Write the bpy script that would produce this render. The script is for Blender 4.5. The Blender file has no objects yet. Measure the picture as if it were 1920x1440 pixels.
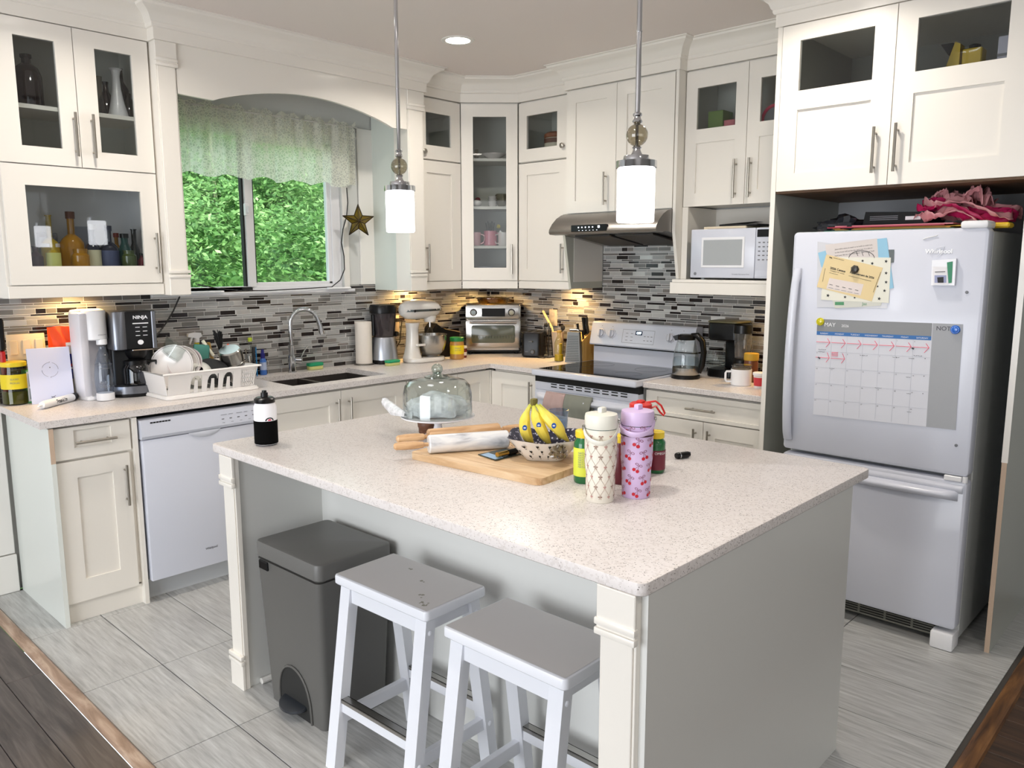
import bpy, bmesh, math, random
import numpy as np
from mathutils import Vector, Matrix
random.seed(7)
SC = bpy.context.scene
COL = SC.collection
PI = math.pi
# ------------------------------------------------------------------ camera
CAM = Vector((-4.276, -4.2716, 1.5673))
YAW, PITCH, ROLL, FPX = 0.7576, -0.1520, -0.0012, 1491.09
_f = Vector((math.cos(YAW)*math.cos(PITCH), math.sin(YAW)*math.cos(PITCH), math.sin(PITCH)))
_r = Vector((math.sin(YAW), -math.cos(YAW), 0)); _u = _r.cross(_f)
CR = math.cos(ROLL)*_r + math.sin(ROLL)*_u
CU = -math.sin(ROLL)*_r + math.cos(ROLL)*_u
cd = bpy.data.cameras.new('camera'); cam = bpy.data.objects.new('camera', cd); COL.objects.link(cam)
cd.sensor_width = 36; cd.lens = FPX/1920*36; cd.clip_start = 0.05; cd.clip_end = 200
cam.matrix_world = Matrix(((CR.x, CU.x, -_f.x, CAM.x), (CR.y, CU.y, -_f.y, CAM.y), (CR.z, CU.z, -_f.z, CAM.z), (0, 0, 0, 1)))
SC.camera = cam

def at(px, py, ax, val):           # where the sight line of a photo pixel meets an axis plane
    d = CR*((px-960)/FPX) + CU*(-(py-720)/FPX) + _f
    i = 'xyz'.index(ax)
    return CAM + d*((val-CAM[i])/d[i])
def zat(P, py):                    # height above the floor at P seen on photo row py
    lo, hi = -1.0, 3.5
    for _ in range(40):
        m = (lo+hi)/2; d = Vector((P[0], P[1], m))-CAM
        if 720-FPX*d.dot(CU)/d.dot(_f) > py: lo = m
        else: hi = m
    return lo
# ------------------------------------------------------------------ world, lamps, exposure
w = bpy.data.worlds.new('world'); SC.world = w; w.use_nodes = True
bg = w.node_tree.nodes['Background']; bg.inputs[0].default_value = (0.80, 0.90, 1.0, 1); bg.inputs[1].default_value = 2.4
SC.view_settings.view_transform = 'Standard'; SC.view_settings.look = 'None'
SC.view_settings.gamma = 1; SC.view_settings.use_curve_mapping = False
SC.view_settings.exposure = 0.25
SC.cycles.max_bounces = 7; SC.cycles.diffuse_bounces = 4; SC.cycles.glossy_bounces = 4
SC.cycles.transparent_max_bounces = 24; SC.cycles.transmission_bounces = 4
SC.cycles.caustics_reflective = False; SC.cycles.caustics_refractive = False
SC.cycles.sample_clamp_indirect = 4
def area(name, loc, size, power, color, look, spread=PI):
    d = bpy.data.lights.new(name, 'AREA'); d.shape = 'RECTANGLE'; d.size, d.size_y = size
    d.energy = power; d.color = color; d.spread = spread
    o = bpy.data.objects.new(name, d); COL.objects.link(o); o.location = loc
    o.rotation_euler = Vector(look).to_track_quat('-Z', 'Y').to_euler(); return o
area('daylight_patio', (-6.9, -2.6, 1.25), (3.0, 2.2), 130, (0.91, 0.95, 1.0), (1, 0.05, -0.05))
area('daylight_living_room', (-2.6, -7.2, 1.5), (3.2, 1.8), 13, (0.90, 0.96, 1.0), (0, 1, -0.02))
area('fill_light_rear', (-6.2, -6.6, 1.6), (2.4, 2.0), 22, (0.95, 0.97, 1.0), (0.7, 0.72, 0))  # unseen fill light, added to even out the brightness of the room
sd = bpy.data.lights.new('sun', 'SUN'); sd.energy = 6; sd.angle = 0.02; sd.color = (1, 0.96, 0.86)
so = bpy.data.objects.new('sun', sd); COL.objects.link(so); so.rotation_euler = Vector((0.25, 0.75, -1.0)).to_track_quat('-Z', 'Y').to_euler()
CEIL = 2.74

# ------------------------------------------------------------------ materials
def lin(c):
    c = c/255.0
    return c/12.92 if c <= 0.04045 else ((c+0.055)/1.055)**2.4
def rgb(*c): return (lin(c[0]), lin(c[1]), lin(c[2]), 1)
MATS = {}
def mat(name, color=None, rough=0.5, metal=0.0, emit=0, alpha=1, coat=0, bump=0, bscale=50, spec=None, trans=0, sss=0):
    if name in MATS: return MATS[name]
    m = bpy.data.materials.new(name); m.use_nodes = True; b = m.node_tree.nodes['Principled BSDF']
    b.inputs['Base Color'].default_value = rgb(*color); b.inputs['Roughness'].default_value = rough
    b.inputs['Metallic'].default_value = metal
    if coat: b.inputs['Coat Weight'].default_value = coat; b.inputs['Coat Roughness'].default_value = 0.08
    if emit: b.inputs['Emission Color'].default_value = rgb(*color); b.inputs['Emission Strength'].default_value = emit
    if spec is not None: b.inputs['Specular IOR Level'].default_value = spec
    if bump:
        nt = m.node_tree; n = nt.nodes.new('ShaderNodeTexNoise'); n.inputs['Scale'].default_value = bscale; n.inputs['Detail'].default_value = 4
        g = nt.nodes.new('ShaderNodeNewGeometry'); nt.links.new(g.outputs['Position'], n.inputs['Vector'])
        bp = nt.nodes.new('ShaderNodeBump'); bp.inputs['Strength'].default_value = bump; bp.inputs['Distance'].default_value = 0.002
        nt.links.new(n.outputs['Fac'], bp.inputs['Height']); nt.links.new(bp.outputs['Normal'], b.inputs['Normal'])
    MATS[name] = m; return m
class N:
    def __init__(s, name, clear=False):
        s.m = bpy.data.materials.new(name); s.m.use_nodes = True; s.t = s.m.node_tree; MATS[name] = s.m
        s.b = s.t.nodes['Principled BSDF']; s.out = s.t.nodes['Material Output']
    def n(s, typ, **kw):
        x = s.t.nodes.new('ShaderNode'+typ)
        for k, v in kw.items():
            if k.startswith('i_'): x.inputs[k[2:].replace('_', ' ')].default_value = v
            else: setattr(x, k, v)
        return x
    def l(s, a, b): s.t.links.new(a, b)
    def pos(s, scale=(1, 1, 1), coord='pos', rot=(0, 0, 0)):
        mp = s.n('Mapping'); mp.inputs['Scale'].default_value = scale; mp.inputs['Rotation'].default_value = rot
        if coord == 'pos': s.l(s.n('NewGeometry').outputs['Position'], mp.inputs['Vector'])
        else: s.l(s.n('TexCoord').outputs[coord], mp.inputs['Vector'])
        return mp.outputs[0]
    def ramp(s, fac, stops, interp='LINEAR'):
        r = s.n('ValToRGB'); r.color_ramp.interpolation = interp; e = r.color_ramp.elements
        while len(e) < len(stops): e.new(0.5)
        for i, (p, c) in enumerate(stops): e[i].position = p; e[i].color = c if len(c) == 4 else rgb(*c)
        s.l(fac, r.inputs[0]); return r.outputs[0]
    def mix(s, fac, a, b, mode='MIX'):
        x = s.n('MixRGB', blend_type=mode)
        for inp, v in ((x.inputs[0], fac), (x.inputs[1], a), (x.inputs[2], b)):
            if isinstance(v, (int, float)): inp.default_value = v
            elif isinstance(v, tuple): inp.default_value = v if len(v) == 4 else rgb(*v)
            else: s.l(v, inp)
        return x.outputs[0]
    def col(s, c): s.l(c, s.b.inputs['Base Color'])
    def rough(s, r): s.b.inputs['Roughness'].default_value = r
    def bump(s, h, st=0.3, d=0.002):
        bp = s.n('Bump'); bp.inputs['Strength'].default_value = st; bp.inputs['Distance'].default_value = d
        s.l(h, bp.inputs['Height']); s.l(bp.outputs['Normal'], s.b.inputs['Normal'])
def glassmat(name, tint, refl=1.0, rough=0.02, density=0.0, dcol=(200, 200, 200)):
    k = N(name); k.t.nodes.remove(k.b)
    tr = k.n('BsdfTransparent'); tr.inputs[0].default_value = rgb(*tint)
    gl = k.n('BsdfGlossy'); gl.inputs['Roughness'].default_value = rough
    fr = k.n('Fresnel'); gb = k.n('NewGeometry'); mrr = k.n('MapRange'); mrr.inputs[3].default_value = 1.5; mrr.inputs[4].default_value = 1/1.5; k.l(gb.outputs['Backfacing'], mrr.inputs[0]); k.l(mrr.outputs[0], fr.inputs['IOR']); mu = k.n('Math', operation='MULTIPLY', use_clamp=True); mu.inputs[1].default_value = refl
    k.l(fr.outputs[0], mu.inputs[0])
    ms = k.n('MixShader'); k.l(mu.outputs[0], ms.inputs[0])
    a = tr.outputs[0]
    if density:
        df = k.n('BsdfDiffuse'); df.inputs[0].default_value = rgb(*dcol)
        m2 = k.n('MixShader'); m2.inputs[0].default_value = density; k.l(a, m2.inputs[1]); k.l(df.outputs[0], m2.inputs[2]); a = m2.outputs[0]
    k.l(a, ms.inputs[1]); k.l(gl.outputs[0], ms.inputs[2]); k.l(ms.outputs[0], k.out.inputs[0])
    return k.m
CAB = mat('cream_paint', (233, 228, 219), 0.32, coat=0.15)
CABIN = mat('cabinet_interior', (216, 216, 208), 0.6)
SHELFM = mat('shelf_white', (232, 228, 220), 0.5)
TRIM = mat('trim_white', (232, 229, 223), 0.4)
WALLM = mat('wall_paint', (206, 207, 204), 0.85)
CEILM = mat('ceiling_paint', (232, 223, 217), 0.9)
NICKEL = mat('brushed_nickel', (168, 162, 152), 0.3, 1)
CHROME = mat('chrome', (205, 207, 210), 0.08, 1)
STEEL = mat('stainless_steel', (178, 176, 172), 0.24, 1)
HOODM = mat('hood_steel', (150, 146, 142), 0.34, 1)
SINKM = mat('sink_steel', (120, 114, 110), 0.35, 0.9)
APPL = mat('appliance_white', (208, 211, 222), 0.28, coat=0.25)
APPS = mat('appliance_side', (196, 198, 196), 0.35)
BLACK = mat('black_plastic', (9, 9, 10), 0.28, spec=0.3)
MBLACK = mat('matte_black', (18, 18, 19), 0.65)
DARK = mat('dark_gap', (10, 10, 10), 0.8)
WHITE = mat('white_plastic', (236, 236, 238), 0.35)
RAWB = mat('particle_board', (196, 172, 150), 0.9, bump=0.3, bscale=300)
GLASS = glassmat('door_glass', (236, 238, 238), 1.0)
CLEAR = glassmat('clear_glass', (246, 249, 248), 1.5)
CLEARB = glassmat('blue_clear_glass', (226, 234, 244), 1.5)
WINGL = glassmat('window_glass', (236, 242, 238), 0.6)
SMOKE = glassmat('smoky_plastic', (150, 140, 142), 1.2, density=0.12, dcol=(150, 140, 145))

def speckle(name, base, dark, warm, sc=260, rough=0.3):
    k = N(name)
    v = k.n('TexVoronoi', i_Scale=sc, i_Randomness=1.0); k.l(k.pos(), v.inputs['Vector'])
    v2 = k.n('TexVoronoi', i_Scale=sc*0.55); k.l(k.pos((1, 1, 1)), v2.inputs['Vector'])
    sep = k.n('SeparateColor'); k.l(v.outputs['Color'], sep.inputs[0])
    sel = k.ramp(sep.outputs[0], [(0.0, (0, 0, 0, 1)), (0.80, (0, 0, 0, 1)), (0.81, (1, 1, 1, 1)), (1, (1, 1, 1, 1))])
    dist = k.ramp(v.outputs['Distance'], [(0.0, (1, 1, 1, 1)), (0.36, (1, 1, 1, 1)), (0.46, (0, 0, 0, 1)), (1, (0, 0, 0, 1))])
    m1 = k.mix(1.0, sel, dist, 'MULTIPLY')
    sp2 = k.n('SeparateColor'); k.l(v2.outputs['Color'], sp2.inputs[0])
    sel2 = k.ramp(sp2.outputs[1], [(0.0, (0, 0, 0, 1)), (0.74, (0, 0, 0, 1)), (0.76, (0.5, 0.5, 0.5, 1)), (1, (0.5, 0.5, 0.5, 1))])
    nz = k.n('TexNoise', i_Scale=60.0, i_Detail=3.0); k.l(k.pos(), nz.inputs['Vector'])
    b0 = k.mix(nz.outputs['Fac'], base, tuple(min(255, c+9) for c in base))
    c = k.mix(sel2, b0, warm); dk = k.mix(sep.outputs[1], dark, warm)
    k.col(k.mix(m1, c, dk)); k.rough(rough); k.b.inputs['Specular IOR Level'].default_value = 0.3
    return k.m
QUARTZ = speckle('quartz', (214, 208, 205), (76, 70, 66), (200, 192, 187))
def tilemat():
    k = N('floor_tile'); oi = k.n('ObjectInfo')
    add = k.n('VectorMath', operation='ADD'); k.l(k.n('NewGeometry').outputs['Position'], add.inputs[0])
    cmb = k.n('CombineXYZ'); mm = k.n('Math', operation='MULTIPLY'); mm.inputs[1].default_value = 37.0
    k.l(oi.outputs['Random'], mm.inputs[0]); k.l(mm.outputs[0], cmb.inputs[0]); k.l(mm.outputs[0], cmb.inputs[1]); k.l(cmb.outputs[0], add.inputs[1])
    mp = k.n('Mapping'); mp.inputs['Scale'].default_value = (70, 4.5, 1); k.l(add.outputs[0], mp.inputs['Vector'])
    n1 = k.n('TexNoise', i_Scale=1.0, i_Detail=5.0, i_Roughness=0.65); k.l(mp.outputs[0], n1.inputs['Vector'])
    c = k.ramp(n1.outputs['Fac'], [(0.25, (142, 141, 139)), (0.48, (176, 176, 174)), (0.75, (204, 205, 203))])
    k.col(c); k.rough(0.32); k.bump(n1.outputs['Fac'], 0.08, 0.001); return k.m
FTILE = tilemat()
def woodmat(name, stops, scale=(6, 60, 6), rough=0.4, coord='pos', bump=0.1, rnd=True):
    k = N(name); src = k.n('NewGeometry').outputs['Position'] if coord == 'pos' else k.n('TexCoord').outputs['Object']
    add = k.n('VectorMath', operation='ADD'); k.l(src, add.inputs[0])
    if rnd:
        oi = k.n('ObjectInfo'); mm = k.n('Math', operation='MULTIPLY'); mm.inputs[1].default_value = 19.0; k.l(oi.outputs['Random'], mm.inputs[0])
        k.l(mm.outputs[0], add.inputs[1])
    mp = k.n('Mapping'); mp.inputs['Scale'].default_value = scale; k.l(add.outputs[0], mp.inputs['Vector'])
    n1 = k.n('TexNoise', i_Scale=1.0, i_Detail=5.0, i_Roughness=0.6, i_Distortion=0.6); k.l(mp.outputs[0], n1.inputs['Vector'])
    k.col(k.ramp(n1.outputs['Fac'], stops)); k.rough(rough)
    if bump: k.bump(n1.outputs['Fac'], bump, 0.002)
    return k.m
HARDW = woodmat('dark_hardwood', [(0.3, (50, 43, 41)), (0.5, (72, 64, 61)), (0.72, (98, 90, 86))], (45, 3, 3), 0.35)
HARDW2 = woodmat('brown_hardwood', [(0.3, (40, 26, 16)), (0.5, (60, 40, 26)), (0.72, (78, 54, 36))], (45, 3, 3), 0.5)
THRESH = woodmat('threshold_wood', [(0.3, (122, 98, 80)), (0.5, (158, 132, 112)), (0.72, (196, 174, 154))], (30, 4, 6), 0.45)
THRESHD = woodmat('threshold_dark', [(0.3, (58, 34, 14)), (0.5, (100, 64, 30)), (0.72, (136, 94, 50))], (4, 40, 6), 0.45)
MAPLE = woodmat('maple_board', [(0.3, (188, 150, 108)), (0.5, (216, 184, 144)), (0.72, (232, 206, 170))], (4, 40, 20), 0.45, 'Object')
PINW = woodmat('rolling_pin_wood', [(0.3, (170, 126, 84)), (0.5, (204, 164, 120)), (0.72, (224, 190, 150))], (6, 60, 60), 0.4, 'Object')
WALNUT = woodmat('dark_turned_wood', [(0.3, (84, 52, 36)), (0.5, (118, 78, 56)), (0.72, (140, 98, 74))], (30, 30, 90), 0.45, 'Object')
BLOCKW = woodmat('knife_block_wood', [(0.3, (176, 132, 62)), (0.5, (204, 160, 86)), (0.72, (218, 178, 106))], (30, 30, 5), 0.45, 'Object')
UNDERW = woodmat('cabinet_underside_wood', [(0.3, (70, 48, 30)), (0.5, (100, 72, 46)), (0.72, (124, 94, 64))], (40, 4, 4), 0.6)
k = N('marble'); n1 = k.n('TexNoise', i_Scale=1.0, i_Detail=6.0, i_Distortion=1.4); k.l(k.pos((5, 16, 16), 'Object'), n1.inputs['Vector'])
k.col(k.ramp(n1.outputs['Fac'], [(0.30, (160, 162, 168)), (0.42, (206, 207, 210)), (0.55, (226, 226, 226)), (0.8, (236, 235, 233))])); k.rough(0.2); MARBLE = k.m
TILEM = [mat('mosaic_dark', (34, 27, 26), 0.15), mat('mosaic_grey', (116, 114, 111), 0.2), mat('mosaic_light', (162, 162, 160), 0.2),
         mat('mosaic_metal', (204, 203, 200), 0.35, 0.7), mat('mosaic_taupe', (130, 124, 119), 0.2)]
GROUT = mat('grout', (232, 230, 226), 0.9)

# ------------------------------------------------------------------ mesh helpers
class MB:
    def __init__(s): s.bm = bmesh.new(); s.M = None
    def _done(s, vs, m, M=None):
        fs = set()
        for v in vs:
            for f in v.link_faces: fs.add(f)
        for f in fs: f.material_index = m
        if M is not None: bmesh.ops.transform(s.bm, matrix=M, verts=vs)
        if s.M is not None: bmesh.ops.transform(s.bm, matrix=s.M, verts=vs)
        return vs
    def box(s, x0, x1, y0, y1, z0, z1, m=0, bev=0, M=None, seg=1):
        r = bmesh.ops.create_cube(s.bm, size=1)['verts']
        bmesh.ops.scale(s.bm, vec=(abs(x1-x0), abs(y1-y0), abs(z1-z0)), verts=r)
        bmesh.ops.translate(s.bm, vec=((x0+x1)/2, (y0+y1)/2, (z0+z1)/2), verts=r)
        if bev:
            es = list({e for v in r for e in v.link_edges})
            g = bmesh.ops.bevel(s.bm, geom=es, offset=bev, segments=seg, affect='EDGES', profile=0.5)
            r = list({v for f in g['faces'] for v in f.verts})
            r = list({v for v0 in r for f in v0.link_faces for v in f.verts})
        return s._done(r, m, M)
    def ring(s, pts): return [s.bm.verts.new(p) for p in pts]
    def bridge(s, a, b, m=0, closed=True):
        n = len(a); out = []
        for i in range(n if closed else n-1):
            j = (i+1) % n
            try: f = s.bm.faces.new((a[i], a[j], b[j], b[i])); f.material_index = m; out.append(f)
            except ValueError: pass
        return out
    def cap(s, r, m=0, flip=False):
        try: f = s.bm.faces.new(r[::-1] if flip else r); f.material_index = m
        except ValueError: pass
    def lathe(s, prof, n=24, c=(0, 0, 0), m=0, M=None, sx=1, sy=1, caps=True, mats=None, ang=2*PI):
        rings = []; allv = []
        for (r, z) in prof:
            r = max(r, 1e-5)
            rg = s.ring([(c[0]+r*sx*math.cos(ang*i/n), c[1]+r*sy*math.sin(ang*i/n), c[2]+z) for i in range(n)])
            rings.append(rg); allv += rg
        for i in range(len(rings)-1): s.bridge(rings[i], rings[i+1], mats[i] if mats else m)
        if caps: s.cap(rings[0], mats[0] if mats else m, True); s.cap(rings[-1], mats[-1] if mats else m)
        if M is not None: bmesh.ops.transform(s.bm, matrix=M, verts=allv)
        if s.M is not None: bmesh.ops.transform(s.bm, matrix=s.M, verts=allv)
        return allv
    def tube(s, pts, r, n=8, m=0, closed=False, flat=None, caps=True):
        pts = [Vector(p) for p in pts]; k = len(pts); rings = []
        rr = r if isinstance(r, (list, tuple)) else [r]*k
        up = Vector((0, 0, 1)); prev = None
        for i, p in enumerate(pts):
            a = pts[(i-1) % k] if closed or i > 0 else p
            b = pts[(i+1) % k] if closed or i < k-1 else p
            t = (b-a).normalized() if (b-a).length > 1e-9 else Vector((0, 0, 1))
            if prev is None:
                x = t.cross(up)
                if x.length < 0.05: x = t.cross(Vector((1, 0, 0)))
            else: x = prev-t*prev.dot(t)
            x.normalize(); prev = x; y = t.cross(x)
            fx, fy = flat if flat else (1, 1)
            rings.append(s.ring([p+(x*math.cos(2*PI*j/n)*fx+y*math.sin(2*PI*j/n)*fy)*rr[i] for j in range(n)]))
        for i in range(k-1): s.bridge(rings[i], rings[i+1], m)
        if closed: s.bridge(rings[-1], rings[0], m)
        elif caps: s.cap(rings[0], m, True); s.cap(rings[-1], m)
        allv = [v for g in rings for v in g]
        if s.M is not None: bmesh.ops.transform(s.bm, matrix=s.M, verts=allv)
        return allv
    def cyl(s, p0, p1, r0, r1=None, n=16, m=0): return s.tube([p0, p1], [r0, r0 if r1 is None else r1], n, m)
    def prism(s, poly, a0, a1, axis='y', m=0, M=None):
        def P(u, v, a): return {'y': (u, a, v), 'x': (a, u, v), 'z': (u, v, a)}[axis]
        A = s.ring([P(u, v, a0) for u, v in poly]); B = s.ring([P(u, v, a1) for u, v in poly])
        s.bridge(A, B, m); s.cap(A, m, True); s.cap(B, m)
        if M is not None: bmesh.ops.transform(s.bm, matrix=M, verts=A+B)
        if s.M is not None: bmesh.ops.transform(s.bm, matrix=s.M, verts=A+B)
        return A+B
    def sph(s, c, r, n=14, sc=(1, 1, 1), m=0, M=None):
        v = bmesh.ops.create_uvsphere(s.bm, u_segments=n, v_segments=max(6, n*2//3), radius=r)['verts']
        bmesh.ops.scale(s.bm, vec=sc, verts=v); bmesh.ops.translate(s.bm, vec=c, verts=v)
        return s._done(v, m, M)
    def grid(s, f, nu, nv, m=0, cu=False):
        g = [[s.bm.verts.new(f(i/nu, j/nv)) for j in range(nv+1)] for i in range(nu+(0 if cu else 1))]
        if s.M is not None: bmesh.ops.transform(s.bm, matrix=s.M, verts=[v for r in g for v in r])
        k = len(g)
        for i in range(nu):
            for j in range(nv):
                fc = s.bm.faces.new((g[i][j], g[(i+1) % k][j], g[(i+1) % k][j+1], g[i][j+1])); fc.material_index = m
        return [v for r in g for v in r]
    def poly(s, pts, m=0):
        v = s.ring(pts)
        if s.M is not None: bmesh.ops.transform(s.bm, matrix=s.M, verts=v)
        f = s.bm.faces.new(v); f.material_index = m; return v
    def text(s, body, size, fn, m=0, align='CENTER', bold=False, spacing=1.0):
        cu = bpy.data.curves.new('t', 'FONT'); cu.body = body; cu.size = size; cu.align_x = align; cu.resolution_u = 3; cu.space_character = spacing
        if bold: cu.offset = size*0.03
        o = bpy.data.objects.new('t', cu); me = bpy.data.meshes.new_from_object(o)
        vs = [s.bm.verts.new(fn(v.co.x, v.co.y)) for v in me.vertices]
        if s.M is not None: bmesh.ops.transform(s.bm, matrix=s.M, verts=vs)
        for p in me.polygons:
            try: f = s.bm.faces.new([vs[i] for i in p.vertices]); f.material_index = m
            except ValueError: pass
        bpy.data.meshes.remove(me); bpy.data.objects.remove(o); bpy.data.curves.remove(cu)
        return vs
def obj(name, mb, mats, parent=None, smooth=35, recalc=True):
    me = bpy.data.meshes.new(name)
    if recalc: bmesh.ops.recalc_face_normals(mb.bm, faces=mb.bm.faces)
    mb.bm.to_mesh(me); mb.bm.free()
    for m in (mats if isinstance(mats, (list, tuple)) else [mats]): me.materials.append(m)
    o = bpy.data.objects.new(name, me); COL.objects.link(o)
    if smooth: me.shade_smooth(); me.set_sharp_from_angle(angle=math.radians(smooth))
    if parent is not None: o.parent = parent
    return o
def tag(o, label, cat, group=None):
    o['label'] = label; o['category'] = cat
    if group: o['group'] = group
    return o
def thing(name, label, cat, loc=(0, 0, 0), rz=0, group=None):
    o = bpy.data.objects.new(name, None); COL.objects.link(o); o.empty_display_size = 0.05
    o.location = loc; o.rotation_euler = (0, 0, math.radians(rz)); return tag(o, label, cat, group)
def struct(name, mb, mats, parent=None, smooth=35):
    o = obj(name, mb, mats, parent, smooth)
    if parent is None: o['kind'] = 'structure'
    return o
def copy_tree(o, parent=None):
    c = o.copy(); COL.objects.link(c); c.parent = parent
    for ch in list(o.children): copy_tree(ch, c)
    return c
def one(name, label, cat, mb, mats, loc=(0, 0, 0), rz=0, group=None, smooth=35):
    o = obj(name, mb, mats, None, smooth); o.location = loc; o.rotation_euler = (0, 0, math.radians(rz)); return tag(o, label, cat, group)
def cylwrap(r, z0=0, a0=-PI/2, c=(0, 0), off=0.0006):     # flat print wrapped on an upright cylinder; r may vary with height
    def f(x, y):
        R = (r(z0+y) if callable(r) else r)+off; a = a0+x/R
        return (c[0]+R*math.cos(a), c[1]+R*math.sin(a), z0+y)
    return f
def front(y, x0=0, z0=0, off=0.0008):                       # flat print on a face looking towards -y
    return lambda u, v: (x0+u, y-off, z0+v)

# ================================================================== SETTING
def wallbox(name, parts, m=WALLM):
    b = MB()
    for p in parts: b.box(*p)
    o = struct(name, b, m, smooth=0); return o
wall_back = wallbox('wall_back', [(-7.2, -2.53, 0, .14, 0, CEIL), (-1.31, .14, 0, .14, 0, CEIL), (-2.53, -1.31, 0, .14, 0, 1.40), (-2.53, -1.31, 0, .14, 2.32, CEIL)])
wall_right = wallbox('wall_right', [(0, .14, -7.5, 0, 0, CEIL)])
REARW = mat('rear_wall_dimmed', (160, 156, 150), .9)  # unseen rear walls, darkened to weaken the light they bounce back
wallbox('wall_left', [(-7.34, -7.2, -7.5, .14, 0, CEIL)], REARW)
wallbox('wall_front', [(-7.2, .14, -7.64, -7.5, 0, CEIL)], REARW)
wallbox('ceiling', [(-7.34, .14, -7.64, .14, CEIL, CEIL+.1)], CEILM)
# floor: grout bed with every tile a part
b = MB(); b.box(-3.40, 0, -3.73, 0, -.06, -.004); floor = struct('floor', b, mat('dark_grout', (70, 66, 62), .9), smooth=0)
TW, TL, G = .3048, .6096, .0035
meshes = {}
xs0, ys0 = -3.093, -.642
for i in range(-1, 11):
    for j in range(-1, 7):
        x0 = xs0+i*TW; x1 = x0+TW; y1 = ys0+.6096-j*TL; y0 = y1-TL
        x0c, x1c, y0c, y1c = max(x0, -3.385), min(x1, 0), max(y0, -3.705), min(y1, 0)
        if x1c-x0c < .02 or y1c-y0c < .02: continue
        if (x0c > -.5 or y0c > -.5) and y1c > -2.5: continue
        key = (round(x1c-x0c, 3), round(y1c-y0c, 3))
        if key not in meshes:
            b = MB(); b.box(-(key[0]-G)/2, (key[0]-G)/2, -(key[1]-G)/2, (key[1]-G)/2, -.006, 0, bev=.001)
            o = obj('tile', b, FTILE, floor, 0); meshes[key] = o.data
        else:
            o = bpy.data.objects.new('tile', meshes[key]); COL.objects.link(o); o.parent = floor
        o.location = ((x0c+x1c)/2, (y0c+y1c)/2, 0)
def planks(name, x0, x1, y0, y1, wdt, ln, m):
    b = MB(); b.box(x0, x1, y0, y1, -.06, -.004); fl = struct(name, b, DARK, smooth=0); me = {}
    x = x1; r = random.Random(3)
    while x > x0+.01:
        xa = max(x-wdt, x0); y = y1+r.random()*ln*.8
        while y > y0+.01:
            ya = max(y-ln, y0); yb = min(y, y1)
            if yb-ya > .03:
                key = (round(x-xa, 3), round(yb-ya, 3))
                if key not in me:
                    b = MB(); b.box(-key[0]/2+.001, key[0]/2-.001, -key[1]/2+.001, key[1]/2-.001, -.006, 0, bev=.0015); o = obj('plank', b, m, fl, 0); me[key] = o.data
                else: o = bpy.data.objects.new('plank', me[key]); COL.objects.link(o); o.parent = fl
                o.location = ((x+xa)/2, (ya+yb)/2, 0)
            y = ya
        x = xa
planks('floor', -7.2, -3.435, -4.6, 0, .125, 1.2, HARDW)
planks('floor', -3.435, 0, -5.0, -3.76, .125, 1.2, HARDW2)
b = MB(); b.box(-7.2, -3.435, -7.5, -4.6, -.06, 0); b.box(-3.435, 0, -7.5, -5.0, -.06, 0); struct('floor', b, HARDW2, smooth=0)
b = MB(); b.prism([(-3.435, 0), (-3.430, .010), (-3.415, .014), (-3.395, .012), (-3.387, .004), (-3.385, 0)], -3.765, -.0, 'y'); struct('trim_1', b, THRESH)
b = MB(); b.prism([(-3.765, 0), (-3.760, .010), (-3.735, .014), (-3.712, .010), (-3.706, 0)], -3.40, 0, 'x'); struct('trim_2', b, THRESHD)
# casing boards at the far left of the window wall
b = MB(); b.box(-3.36, -3.262, -.028, 0, .19, 2.74, bev=.002); b.box(-3.365, -3.258, -.036, 0, 0, .185, bev=.003); struct('trim_3', b, TRIM)
b = MB(); b.box(-3.52, -3.375, -.018, 0, 0, 2.74, bev=.002); struct('trim_4', b, TRIM)
b = MB(); b.box(-7.2, -3.53, -.015, 0, 0, .1); struct('baseboard_back', b, TRIM)
# crown moulding with frieze, mitred round every cabinet front
def sweep(path, prof):
    P = [Vector(p) for p in path]; n = len(P); b = MB(); rings = []
    for i in range(n):
        ns = []
        if i > 0: d = (P[i]-P[i-1]).normalized(); ns.append(Vector((d.y, -d.x)))
        if i < n-1: d = (P[i+1]-P[i]).normalized(); ns.append(Vector((d.y, -d.x)))
        nn = ns[0] if len(ns) == 1 else (ns[0]+ns[1]).normalized()
        k = 1/max(.3, nn.dot(ns[0]))
        rings.append(b.ring([(P[i].x+nn.x*o*k, P[i].y+nn.y*o*k, z) for o, z in prof]))
    for i in range(n-1): b.bridge(rings[i], rings[i+1])
    b.cap(rings[0], 0, True); b.cap(rings[-1]); return b
CP = [(-3.262, 0), (-3.262, -.33), (-2.59, -.33), (-2.59, -.40), (-.955, -.40), (-.955, -.33), (-.60, -.33), (-.33, -.60), (-.33, -1.06), (-.40, -1.06), (-.40, -1.848), (-.33, -1.848), (-.33, -2.572), (-.76, -2.572), (-.76, -3.605), (0, -3.605)]
prof = [(-.015, 2.592), (.008, 2.592), (.008, 2.645), (.016, 2.648), (.020, 2.655), (.020, 2.664), (.026, 2.670), (.034, 2.690), (.052, 2.707), (.076, 2.717), (.084, 2.722), (.088, 2.731), (.098, 2.734), (.098, 2.7395), (-.015, 2.7395)]
struct('trim_5', sweep(CP, prof), CAB, smooth=25)
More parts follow.
